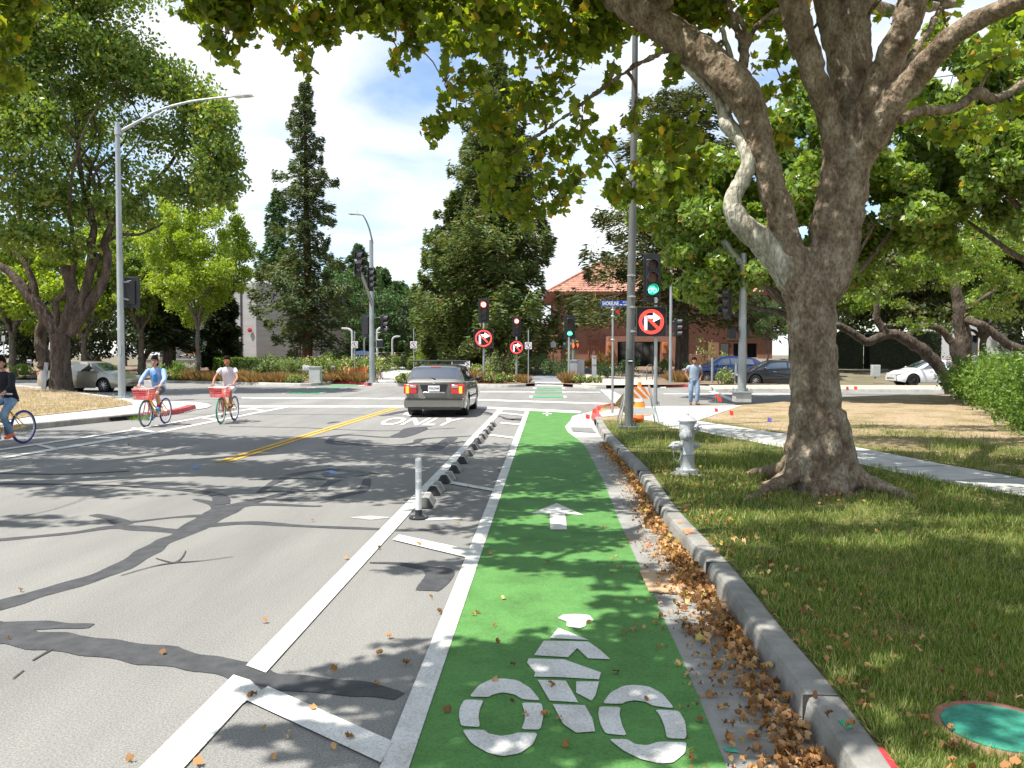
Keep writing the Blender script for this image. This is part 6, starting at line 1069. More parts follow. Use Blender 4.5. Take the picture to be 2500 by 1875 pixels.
def car(name, label, loc, rz, P, paint, cat='car', group=None, rim=None, parts='full'):
    t = E(name, loc, rz, label, cat, group); L = P['L']; W2 = P['W'] / 2; wr = P.get('wr', .33); gc = P.get('gc', .2)
    f = lambda key: (lambda x: float(np.interp(x, [q[0] for q in P[key]], [q[1] for q in P[key]])))
    zb, zr = f('belt'), f('roof'); wh = P['wheels']
    def sm(fn, x, e=.06): return (fn(x - e) + 2 * fn(x) + fn(x + e)) / 4
    def w_(x):
        e = min(x, L - x); k = .15 if x < L / 2 else .24; return W2 * (1 - k * max(0, 1 - e / .55) ** 2.2)
    def zc(x):
        z = gc + .10 * max(0, 1 - min(x, L - x) / .5)
        for q in wh:
            R_ = wr + .065
            if abs(x - q) < R_: z = max(z, wr + math.sqrt(R_ * R_ - (x - q) ** 2) - .0)
        return z
    def S(x, v):
        B_, T_, w0, c = sm(zb, x), sm(zr, x), w_(x), zc(x); T_ = max(T_, B_ + .012); g = T_ - B_; wt = w0 * .965 - P.get('tum', .42) * g - .02
        if v <= .5:
            t_ = v / .5; z = c + (B_ - c) * t_; hz = (z - gc) / (B_ - gc); y = w0 * (.955 + .045 * math.sin(math.pi * min(1, max(0, hz * 1.12))) - .012 * (hz > .93)); return (x, y, z)
        if v <= .85:
            t_ = (v - .5) / .35; s_ = t_; return (x, (w0 * .965) + (wt - w0 * .965) * (s_ ** 1.15), B_ + (g - min(.05, g * .6)) * s_ ** .97)
        t_ = (v - .85) / .15; a = t_ * math.pi / 2; return (x, wt * (1 - math.sin(a) ** 1.0 * 0 - t_) if False else wt * math.cos(a) ** .55 if t_ < 1 else 0., B_ + g - min(.05, g * .6) + (min(.05, g * .6) + .025) * math.sin(a) ** .8)
    xs = sorted(set([i * L / 76 for i in range(77)] + [q + s * (wr + .064) for q in wh for s in (-1, 1)])); vs_ = [0, .06, .12, .2, .28, .36, .42, .47, .5, .56, .64, .74, .82, .85, .87, .9, .93, .96, 1]
    m = MB()
    for s in (1, -1): m.grid(lambda x, v: (lambda p: (p[0], s * p[1], p[2]))(S(x, v)), xs, vs_)
    for x in (0, L): 
        sec = [S(x, v) for v in vs_]; m.add([p for p in sec] + [(p[0], -p[1], p[2]) for p in sec[:-1][::-1]], [tuple(range(2 * len(sec) - 1))])
    m.v = [(v[0] - L / 2, v[1], v[2]) for v in m.v]; body = m.build('body', paint, t, angle=32)
    md = body.modifiers.new('w', 'WELD'); md.merge_threshold = .002
    def patch(nm, xa, xb, v0, v1, mat, sides=(1, -1), off_=.006, par=None, nu=10, nv=6, sep=True):
        o = None
        for s in sides:
            m = MB()
            def fn(u, v):
                va = v0 + (v1 - v0) * v; x = (xa[0] + (xa[1] - xa[0]) * v) * (1 - u) + (xb[0] + (xb[1] - xb[0]) * v) * u; p = Vector(S(x, va)); e = .01
                n = (Vector(S(x + e, va)) - p).cross(Vector(S(x, min(1, va + e))) - p) if va < .99 else Vector((0, 0, 1)); n = n.normalized() if n.length > 1e-9 else Vector((0, 0, 1)); n = n if n.y > -.01 or n.z > 0 else -n
                if n.z < -.2 or n.y < -.2: n = -n
                p = p + n * off_; return (p.x - L / 2, s * p.y, p.z)
            m.grid(fn, [i / nu for i in range(nu + 1)], [i / nv for i in range(nv + 1)]); o = m.build(nm, mat, par or t)
        return o
    def both(nm, x0, x1, v0, mat, off_=.006, par=None):
        m = MB(); va = [v0 + (1 - v0) * i / 7 for i in range(8)]; prof = [(v, 1) for v in va] + [(v, -1) for v in va[:-1][::-1]]
        def fn(u, k): v, s = prof[k]; x = x0 + (x1 - x0) * u; p = S(x, v); q = S(x + .01, v); n = Vector((-(q[2] - p[2]), 0, .01)).normalized(); return (p[0] - L / 2 + n.x * off_, s * p[1], p[2] + n.z * off_)
        m.grid(fn, [i / 8 for i in range(9)], list(range(len(prof)))); return m.build(nm, mat, par or t)
    for (xa, xb) in P['side']: patch('side_window', xa, xb, .535, .80, m_cglass)
    both('windscreen', *P['ws'], .875, m_cglass); both('rear_window', *P['rw'], .875, m_cglass)
    for q in wh:
        for s in (1, -1): wheel(t, q - L / 2, s * (W2 - .12), wr, s, rim or m_rim)
    m = MB()
    for q in wh:
        for s in (1, -1): m.lathe([(.01, s * -.2), (wr + .06, s * -.2), (wr + .06, s * .05)], (q - L / 2, s * (W2 - .16), wr), 20, 'Y', cap=False)
    m.box((0, 0, gc + .1), (L * .9, W2 * 1.5, .12)); m.build('underbody', m_trim, t)
    if parts == 'far': return t, S, patch
    for s in (1, -1):
        m = MB(); mx_ = P['mirror']; z = sm(zb, mx_) + .09; m.ell((mx_ - L / 2, s * (w_(mx_) + .09), z), (.07, .12, .075)); m.tube((mx_ - L / 2, s * (w_(mx_) - .04), z - .05), (mx_ - L / 2, s * (w_(mx_) + .04), z - .02), .03, n=6); m.build('door_mirror', P.get('mmat', paint), t)
    for hx in P.get('handles', []):
        for s in (1, -1): m = MB(); p = S(hx, .42); m.box((hx - L / 2, s * (p[1] + .015), p[2]), (.17, .03, .03)); m.build('door_handle', P.get('hmat', paint), t, bev=.008)
    for dx_ in P.get('seams', []): patch('door_seam', (dx_ - .006, dx_ - .006), (dx_ + .006, dx_ + .006), .1, .5, m_trim, off_=.003, nu=1, nv=8)
    return t, S, patch
# --- grey wagon in front of us
WG = dict(L=4.82, W=1.80, wheels=(.98, 3.70), gc=.22, wr=.325, tum=.36, mirror=3.42, mmat=m_trim, handles=(1.62, 2.62), seams=(1.32, 2.38, 3.42),
    belt=[(0, .98), (.1, 1.03), (.6, 1.0), (3.4, .93), (3.7, .95), (4.5, .80), (4.82, .66)], roof=[(0, .99), (.10, 1.06), (.42, 1.40), (.62, 1.44), (1.6, 1.475), (2.5, 1.44), (2.75, 1.40), (3.62, .97), (4.82, .66)],
    side=[((.46, .52), (1.22, 1.22)), ((1.34, 1.34), (2.28, 2.26)), ((2.40, 2.38), (3.40, 2.86))], ws=(2.80, 3.56), rw=(.115, .44))
m_wp = cpaint('warm grey', (.18, .175, .16), .3)
pr = A(1060, 1014, 23.3); wl = Vector((pr.x, pr.y + 2.41, 0)); wg, S_, pat = car('station_wagon', 'warm grey station wagon seen from behind waiting at the stop line', wl, math.pi / 2, WG, m_wp, 'car')
X0 = -2.41
m = MB(); m.box((X0 + .02, 0, .41), (.14, 1.70, .30)); m.box((X0 + .12, .80, .42), (.34, .11, .28), R(-9)); m.box((X0 + .12, -.80, .42), (.34, .11, .28), R(9)); bp_ = m.build('bumper', m_wp, wg, bev=.055); m = MB(); m.box((X0 - .045, 0, .535), (.03, 1.62, .035)); m.box((X0 - .0, 0, .255), (.12, 1.5, .06)); m.build('bumper_strip', m_trim, bp_)
for s in (1, -1):
    m = MB(); m.box((X0 - .0, s * .66, .81), (.07, .34, .27)); m.box((X0 + .10, s * .815, .81), (.25, .06, .26), -s * R(16)); tl = m.build('tail_light', m_tl, wg, bev=.02); m = MB(); m.box((X0 - .030, s * .76, .79), (.03, .09, .20)); m.build('indicator', m_amb, tl, bev=.01); m = MB(); m.box((X0 - .030, s * .60, .885), (.03, .17, .07)); m.build('reversing_light', m_clear, tl, bev=.01)
m = MB(); m.prism([(-.40, .93), (.40, .93), (.33, .72), (-.33, .72)], X0 - .022, X0 - .008, 'X'); npan = m.build('plate_recess', m_trim, wg); m = MB(); m.box((X0 - .045, 0, .83), (.012, .33, .165)); pl = m.build('number_plate', m_signw, npan); m = MB(); vs, fs, bb = text('7GLJ748', 1, True); sx, sz = .29 / (bb[2] - bb[0]), .07 / (bb[3] - bb[1]); m.add([(X0 - .054, .145 - (v[0] - bb[0]) * sx, .79 + (v[1] - bb[1]) * sz) for v in vs], fs); m.build('plate_text', M('plate blue ink', (.03, .03, .10), .5), pl)
m = MB(); m.box((X0 - .03, 0, .715), (.03, .62, .035)); m.build('plate_garnish', m_chrome, wg, bev=.01); m = MB(); m.lathe([(.035, -.03), (.045, 0), (.03, .012)], (X0 - .015, 0, .985), 18, 'X'); m.build('badge', m_chrome, wg)
m = MB(); m.path([(X0 + .08, -.02, 1.09), (X0 + .13, .10, 1.12), (X0 + .17, .50, 1.105)], [.022, .014, .008], 6); m.build('wiper', m_blk, wg); m = MB(); m.box((X0 + .44, 0, 1.425), (.06, .30, .028)); m.build('brake_light', m_tl, wg)
for s in (1, -1): m = MB(); m.path(catm([(X0 + .55, s * .60, 1.45), (X0 + .65, s * .60, 1.51), (0, s * .60, 1.55), (.2, s * .60, 1.50)], 4), .016, 6); m.build('roof_rail', m_trim, wg)
for x_ in (-1.55, -.65): m = MB(); m.path([(x_, -.82, 1.60), (x_, .82, 1.60)], .022, 8); m.path([(x_, .60, 1.51), (x_, .60, 1.60)], .03, 6); m.path([(x_, -.60, 1.51), (x_, -.60, 1.60)], .03, 6); m.build('roof_bar', m_trim, wg)
m = MB(); m.path([(X0 + .9, 0, 1.46), (X0 + .86, 0, 1.60)], .006, 5); m.build('aerial', m_blk, wg)
pat('side_moulding', (1.4, 1.4), (3.3, 3.3), .20, .235, m_trim, off_=.012, nv=1)
# --- gold sedan on the left
SD = dict(L=4.82, W=1.82, wheels=(1.02, 3.80), gc=.19, wr=.33, mirror=3.32, handles=(1.75, 2.72), seams=(1.42, 2.42, 3.45),
    belt=[(0, .92), (.3, 1.02), (1.0, 1.0), (3.5, .93), (4.3, .80), (4.82, .58)], roof=[(0, .93), (.25, 1.06), (.75, 1.08), (1.45, 1.38), (2.0, 1.46), (2.6, 1.45), (2.95, 1.38), (3.72, .98), (4.82, .58)],
    side=[((1.10, 1.48), (1.95, 1.9)), ((2.02, 2.0), (3.45, 2.96))], ws=(2.98, 3.68), rw=(.82, 1.42))
def gp(px, d): p = A(px, HOR, d); return Vector((p.x, p.y, 0))
def lamps(t, S, L, head='c', z=.66, w_=.62, tail=True):
    for s in (1, -1):
        m = MB(); m.box((L / 2 - .16, s * w_, z), (.30, .26, .12), s * R(-28), ry=R(14)); m.build('headlight', m_clear, t, bev=.03)
        if tail: m = MB(); m.box((-L / 2 + .06, s * w_ * 1.02, .86), (.2, .3, .14), s * R(18)); m.build('tail_light', m_tl, t, bev=.03)
    m = MB(); m.box((L / 2 - .06, 0, .42), (.12, 1.0, .14)); m.build('grille', m_trim, t, bev=.02)
gs, S_, pat = car('sedan', 'gold sedan facing right behind the trunk of the big corner tree', gp(222, 40), YAW - R(13), SD, cpaint('champagne', (.36, .325, .25), .55), 'car'); lamps(gs, S_, 4.82, z=.70)
m = MB(); m.box((2.34, -.62, .38), (.1, .26, .15), R(24)); m.build('fog_lamp', m_trim, gs, bev=.02)
SU = dict(SD, L=4.85, W=1.94, gc=.26, wr=.37, mirror=3.2, belt=[(0, 1.02), (.2, 1.12), (1, 1.14), (3.5, 1.08), (4.3, .98), (4.85, .70)], roof=[(0, 1.03), (.12, 1.14), (.75, 1.55), (1.3, 1.64), (2.2, 1.70), (2.8, 1.62), (3.6, 1.12), (4.85, .70)], side=[((.85, .95), (1.5, 1.5)), ((1.58, 1.58), (2.28, 2.28)), ((2.36, 2.34), (3.35, 2.86))], ws=(2.84, 3.55), rw=(.16, .68))
t, S_, pat = car('suv', 'dark blue sport utility car behind the walking man and the corner mast', gp(1768, 50.5), math.pi + YAW + R(4), SU, cpaint('dark blue', (.012, .03, .13), .4), 'car', rim=m_rim); lamps(t, S_, 4.85, z=.86)
t, S_, pat = car('sedan', 'black sedan facing left partly hidden by the near plane trunk', gp(1892, 46.5), math.pi + YAW + R(2), dict(SD, hmat=m_chrome), cpaint('black', (.016, .018, .022), .3), 'car'); lamps(t, S_, 4.82)
HBK = dict(SD, L=4.3, W=1.78, wheels=(.82, 3.4), mirror=2.95, seams=(1.3, 2.2, 3.05), handles=(1.55, 2.4), belt=[(0, .95), (.3, 1.05), (1, 1.02), (3.1, .93), (3.8, .84), (4.3, .6)], roof=[(0, .97), (.2, 1.10), (.6, 1.34), (1.2, 1.46), (1.8, 1.49), (2.3, 1.44), (3.3, .97), (4.3, .6)], side=[((.75, 1.0), (1.5, 1.48)), ((1.56, 1.55), (3.05, 2.4))], ws=(2.38, 3.22), rw=(.24, .58))
t, S_, pat = car('hatchback', 'white hatchback facing left seen between the oak trunk and the median', gp(2266, 47.5), math.pi + YAW, HBK, cpaint('white', (.75, .75, .75), 0), 'car', rim=m_trim); lamps(t, S_, 4.3)
car('hatchback', 'red car whose roof shows just above the white hatchback', gp(2280, 54), math.pi + YAW, HBK, cpaint('red', (.35, .015, .02), .2), 'car', parts='far')
b = B(888, 88); car('sedan', 'small distant blue car parked behind the curved path lamps', b, R(20), SD, cpaint('mid blue', (.03, .10, .30), .3), 'car', parts='far')
# ================================================================ PEOPLE AND BICYCLES
def skin(name, V, Ed, Rr, mat, parent, sub=1, extra=None):
    me = bpy.data.meshes.new(name + '_s'); me.from_pydata([tuple(v) for v in V], Ed, []); o = bpy.data.objects.new('s', me); col.objects.link(o); o.modifiers.new('k', 'SKIN')
    for i, r in enumerate(Rr): me.skin_vertices[0].data[i].radius = (r, r) if not hasattr(r, '__len__') else r
    me.skin_vertices[0].data[0].use_root = True; o.modifiers['k'].use_smooth_shade = True; md = o.modifiers.new('u', 'SUBSURF'); md.levels = md.render_levels = sub
    bpy.context.view_layer.update(); dg = bpy.context.evaluated_depsgraph_get(); m2 = bpy.data.meshes.new_from_object(o.evaluated_get(dg)); bpy.data.objects.remove(o)
    mb = MB(); mb.v = [tuple(v.co) for v in m2.vertices]; mb.f = [tuple(p.vertices) for p in m2.polygons]; bpy.data.meshes.remove(m2)
    if extra: extra(mb)
    return mb.build(name, mat, parent, angle=80)
m_skin = M('light skin', (.50, .27, .18), .55, var=.06, scale=12); m_skin2 = M('tan skin', (.36, .17, .10), .55, var=.06, scale=12); m_hair = M('black hair', (.010, .008, .007), .8, var=.4, scale=40, bump=.6, bscale=90, spec=.08); m_lips = M('lips', (.30, .10, .08), .5); m_eye = M('dark eyes', (.02, .015, .012), .3)
def headgeo(mb, c, yaw=0., s=1., up=Vector((0, 0, 1))):
    """a head of about 23 cm: skull, jaw, nose, ears; faces local +x turned by yaw"""
    prof = [(-.115, .018, .030, .045), (-.105, .038, .045, .038), (-.085, .052, .062, .028), (-.055, .064, .078, .014), (-.02, .070, .088, .004), (.015, .073, .094, -.002), (.05, .072, .094, -.006), (.08, .062, .084, -.010), (.10, .045, .062, -.012), (.112, .020, .03, -.012)]
    rs = []; n = 18
    for z, ry, rx, ox in prof: rs.append([(ox + rx * math.cos(2 * math.pi * j / n) * (1 if math.cos(2 * math.pi * j / n) > 0 else 1.05), ry * math.sin(2 * math.pi * j / n), z) for j in range(n)])
    k = MB(); k.rings(rs); k.ell((.098, 0, -.028), (.020, .015, .022), 8, 6); k.path([(.088, 0, .01), (.104, 0, -.022)], [.008, .012], 6)
    for s_ in (1, -1): k.ell((-.005, s_ * .075, -.015), (.022, .010, .032), 8, 6)
    cy, sy = math.cos(yaw), math.sin(yaw); b0 = len(mb.v); mb.v += [(c[0] + s * (v[0] * cy - v[1] * sy), c[1] + s * (v[0] * sy + v[1] * cy), c[2] + s * v[2]) for v in k.v]; mb.f += [tuple(i + b0 for i in f) for f in k.f]
def hxf(c, yaw, p, s=1.): return (c[0] + s * (p[0] * math.cos(yaw) - p[1] * math.sin(yaw)), c[1] + s * (p[0] * math.sin(yaw) + p[1] * math.cos(yaw)), c[2] + s * p[2])
def face(par, c, yaw, glasses=None, lens=None):
    f = E('face', (0, 0, 0)) if False else None; m = MB()
    for s in (1, -1): m.ell(hxf(c, yaw, (.084, s * .032, .008)), (.010, .012, .007), 8, 5); m.path([hxf(c, yaw, (.088, s * .018, .030)), hxf(c, yaw, (.084, s * .05, .030))], .004, 5)
    m.build('eyes', m_eye, par); m = MB(); m.ell(hxf(c, yaw, (.083, 0, -.066)), (.010, .026, .008), 10, 5); m.build('mouth', m_lips, par)
    if glasses:
        m = MB()
        for s in (1, -1):
            n = 14; m.path([hxf(c, yaw, (.102, s * .034 + .026 * math.cos(2 * math.pi * i / n), .008 + .019 * math.sin(2 * math.pi * i / n))) for i in range(n)], .0035, 5, closed=True); m.path([hxf(c, yaw, (.10, s * .06, .012)), hxf(c, yaw, (.0, s * .078, .0))], .003, 5)
        m.path([hxf(c, yaw, (.104, .010, .012)), hxf(c, yaw, (.104, -.010, .012))], .003, 5); g = m.build('glasses', glasses, par)
        if lens: m = MB(); [m.ell(hxf(c, yaw, (.103, s * .034, .008)), (.004, .027, .020), 12, 6) for s in (1, -1)]; m.build('lenses', lens, g)
def hair(par, c, yaw, mat, long_=0., s=1.):
    prof = [(-.075 - long_, .060, .040, -.055), (-.045 - long_, .075, .056, -.048), (-.01 - long_ * .5, .084, .072, -.040), (.025, .087, .092, -.024), (.055, .086, .112, -.010), (.085, .077, .108, -.008), (.11 + long_ * .3, .060, .086, -.010), (.13 + long_ * .4, .034, .05, -.014), (.136 + long_ * .4, .01, .015, -.015)]
    m = MB(); n = 18; rs = []
    for z, ry, rx, ox in prof: rs.append([hxf(c, yaw, (ox + rx * math.cos(2 * math.pi * j / n), ry * math.sin(2 * math.pi * j / n) * (1 + .04 * math.sin(j * 5)), z + .009 * math.sin(j * 3.1 + z * 60))) for j in range(n)])
    m.rings(rs); m.build('hair', mat, par)
def body(par, J, mat, hyaw=0., bare_arm=True, s=1.):
    """one continuous body: pelvis root, spine, neck; arms with five fingers; legs with feet. J holds 3D joints"""
    V, Ed, Rr = [], [], []
    def add(p, r, par_=None): V.append(Vector(p)); Rr.append(r); (Ed.append((par_, len(V) - 1)) if par_ is not None else None); return len(V) - 1
    pe = add(J['pelvis'], (.11, .085)); sp_ = add(Vector(J['pelvis']).lerp(Vector(J['chest']), .5), (.09, .07), pe); ch = add(J['chest'], (.095, .07), sp_); nk = add(Vector(J['neck']), .055, ch); add(Vector(J['neck']).lerp(Vector(J['head']), .55), .052, nk)
    for sd_ in ('L', 'R'):
        sh_ = add(J['sho' + sd_], .046, ch); m1 = add(Vector(J['sho' + sd_]).lerp(Vector(J['elb' + sd_]), .5), .041, sh_); el = add(J['elb' + sd_], .037, m1); fm = add(Vector(J['elb' + sd_]).lerp(Vector(J['han' + sd_]), .45), .036, el); wr_ = add(Vector(J['elb' + sd_]).lerp(Vector(J['han' + sd_]), .85), .025, fm)
        h = Vector(J['han' + sd_]); d = (h - Vector(J['elb' + sd_])).normalized(); pm_ = add(h, (.034, .018), wr_); side = d.cross(Vector((0, 0, 1))); side = side.normalized() if side.length > .1 else Vector((0, 1, 0)); dn = d.cross(side).normalized(); dn = dn if dn.z < 0 else -dn
        for q, ln_ in ((-.027, .062), (-.009, .074), (.009, .070), (.027, .055)):
            a = add(h + d * .045 + side * q * 1.1, .0095, pm_); b_ = add(h + d * (.045 + ln_ * .5) + side * q * 1.2 + dn * .012, .0085, a); add(h + d * (.045 + ln_ * .8) + side * q * 1.2 + dn * .036, .007, b_)
        th_ = add(h + side * (-.034 if sd_ == 'L' else .034) + d * .012 + dn * .012, .011, pm_); add(h + side * (-.045 if sd_ == 'L' else .045) + d * .045 + dn * .03, .009, th_)
        hp = add(J['hip' + sd_], .088, pe); tm_ = add(Vector(J['hip' + sd_]).lerp(Vector(J['kne' + sd_]), .5), .075, hp); kn = add(J['kne' + sd_], .056, tm_); cf = add(Vector(J['kne' + sd_]).lerp(Vector(J['ank' + sd_]), .35), .055, kn); an = add(J['ank' + sd_], .036, cf); to_e = add(J['toe' + sd_], .03, an)
    return skin('body', V, Ed, Rr, mat, par, 1, lambda mb: headgeo(mb, J['head'], hyaw))
def tubes(name, chains, mat, par, sub=1):
    V, Ed, Rr = [], [], []
    base = {}
    for ch in chains:
        prev = None
        for p, r in ch:
            key = tuple(round(x, 4) for x in p)
            if key in base: i = base[key]
            else: V.append(Vector(p)); Rr.append(r); i = len(V) - 1; base[key] = i
            if prev is not None: Ed.append((prev, i))
            prev = i
    return skin(name, V, Ed, Rr, mat, par, sub)
def lp(a, b, t): return tuple(Vector(a).lerp(Vector(b), t))
def person(label, loc, rz, J, o, hyaw=0.):
    t = E('person', loc, rz, label, 'person'); bd = body(t, J, o['skin'], hyaw); face(t, J['head'], hyaw, o.get('glasses'), o.get('lens')); hair(t, J['head'], hyaw, m_hair, o.get('long', 0))
    k = o.get('fit', 1.); sl = o['sleeve']; pv, cv, nv = Vector(J['pelvis']), Vector(J['chest']), Vector(J['neck']); n = 20; m = MB(); rs = []
    wv = lambda i, j: 1 + .022 * math.sin(j * 1.9 + i * 1.3) + .016 * math.sin(j * 3.3 - i * 2.1)
    def ringat(c, rx, ry, i, tilt=0.): return [Vector((c.x + rx * math.cos(2 * math.pi * q / n) * wv(i, q), c.y + ry * math.sin(2 * math.pi * q / n) * wv(i, q), c.z + tilt * math.cos(2 * math.pi * q / n) * rx)) for q in range(n)]
    top = Vector(((J['shoL'][0] + J['shoR'][0]) / 2, 0, J['shoL'][2]))
    for i, (c, rx, ry) in enumerate([(pv.lerp(cv, -.14), .118, .168 * k), (pv.lerp(cv, .05), .116, .163 * k), (pv.lerp(cv, .35), .110, .150 * k), (pv.lerp(cv, .65), .112, .156 * k), (cv, .118, .172 * k), (cv.lerp(top, .6), .108, .180 * k), (top + Vector((0, 0, .012)), .088, .162 * k), (top.lerp(nv, .45) + Vector((0, 0, .022)), .072, .105), (top.lerp(nv, .9) + Vector((0, 0, .012)), .062, .070)]): rs.append(ringat(c, rx, ry, i))
    m.rings(rs)
    for s in 'LR':
        q = 1 if s == 'L' else -1; S0 = Vector(J['sho' + s]); pts = [S0 + Vector((0, -q * .07, -.02)), S0 + Vector((0, q * .0, -.005)), Vector(lp(S0, J['elb' + s], .3)), Vector(lp(S0, J['elb' + s], min(sl, .6) if sl <= .6 else .7))]; rr = [.062, .070 * k, .064 * k, .060 * k]
        if sl > .6: pts += [Vector(J['elb' + s]), Vector(lp(J['elb' + s], J['han' + s], .4)), Vector(lp(J['elb' + s], J['han' + s], sl * .86))]; rr[-1] = .054 * k; rr += [.052 * k, .047, .038]
        m.path(pts, rr, 14, fl=lambda i, j: 1 + .05 * math.sin(j * 1.3 + i * 2.2))
    m.build('shirt', o['shirt'], t, angle=80, sub=1); m = MB(); rs = []; lg = o['leg']; bg = o.get('baggy', 1)
    hz = Vector(((J['hipL'][0] + J['hipR'][0]) / 2, 0, J['hipL'][2]))
    for i, (c, rx, ry) in enumerate([(pv.lerp(cv, .12), .104, .146), (pv, .118, .158), (hz, .125, .168), (hz + Vector((.01, 0, -.07)), .11, .150), (hz + Vector((.01, 0, -.11)), .07, .09)]): rs.append(ringat(c, rx, ry, i))
    m.rings(rs)
    for s in 'LR':
        H_, K_, A_ = Vector(J['hip' + s]), Vector(J['kne' + s]), Vector(J['ank' + s]); pts = [H_.lerp(K_, -.08), H_.lerp(K_, .15), H_.lerp(K_, .5), H_.lerp(K_, min(lg, .95))]; rr = [.085, .098, .088 * bg, .078 * bg]
        if lg > 1: pts += [K_ + (K_ - H_.lerp(A_, .5)).normalized() * .01, K_.lerp(A_, .3), K_.lerp(A_, .65), K_.lerp(A_, 1.02)]; rr += [.072 * bg, .070 * bg, .066 * bg, .066 * bg]
        m.path(pts, rr, 14, fl=lambda i, j: 1 + .045 * math.sin(j * 1.7 + i * 2.6))
    m.build('shorts' if lg <= 1 else 'trousers', o['pants'], t, angle=80, sub=1)
    for s in 'LR':
        a, b_ = Vector(J['ank' + s]), Vector(J['toe' + s]); d = (b_ - a).normalized(); f_ = Vector((d.x, d.y, 0)).normalized() if Vector((d.x, d.y, 0)).length > .05 else Vector((1, 0, 0)); m = MB(); m.path([a - f_ * .055 + Vector((0, 0, -.045)), a + Vector((0, 0, -.03)), a.lerp(b_, .6) + Vector((0, 0, -.01)), b_ + f_ * .03 + Vector((0, 0, .004))], [.036, .050, .043, .026], 10); m.build('shoe', o['shoe'], t)
        if o.get('sock'): m = MB(); m.path([a + Vector((0, 0, -.01)), lp(a, J['kne' + s], .22)], [.046, .048], 10); m.build('sock', o['sock'], t)
    return t
def ride(up='L', lean=0.):
    """seated upright on the bicycle: x forward"""
    J = dict(pelvis=(-.20, 0, .93), chest=(-.08, 0, 1.28), neck=(-.03, 0, 1.46), head=(.02, 0, 1.63)); dn = 'R' if up == 'L' else 'L'
    for s, q in (('L', 1), ('R', -1)):
        J['sho' + s] = (-.05, q * .185, 1.40); J['elb' + s] = (.10, q * .30, 1.17); J['han' + s] = (.30, q * .27, 1.045); J['hip' + s] = (-.17, q * .09, .90)
        if s == up: J['kne' + s] = (.20, q * .125, .83); J['ank' + s] = (.07, q * .115, .46); J['toe' + s] = (.21, q * .12, .41)
        else: J['kne' + s] = (.13, q * .12, .62); J['ank' + s] = (-.08, q * .115, .24); J['toe' + s] = (.06, q * .12, .16)
    return J
m_by = M('bicycle yellow paint', (.78, .42, .02), .3, spec=.6, coat=.6, var=.05); m_br = M('bicycle red paint', (.60, .03, .03), .35, coat=.5, var=.05); m_tg = M('green tyre', (.03, .22, .13), .7); m_tb = M('blue tyre', (.04, .04, .22), .7); m_td = M('slate tyre', (.07, .10, .13), .7); m_wt = M('white grips', (.7, .7, .7), .5)
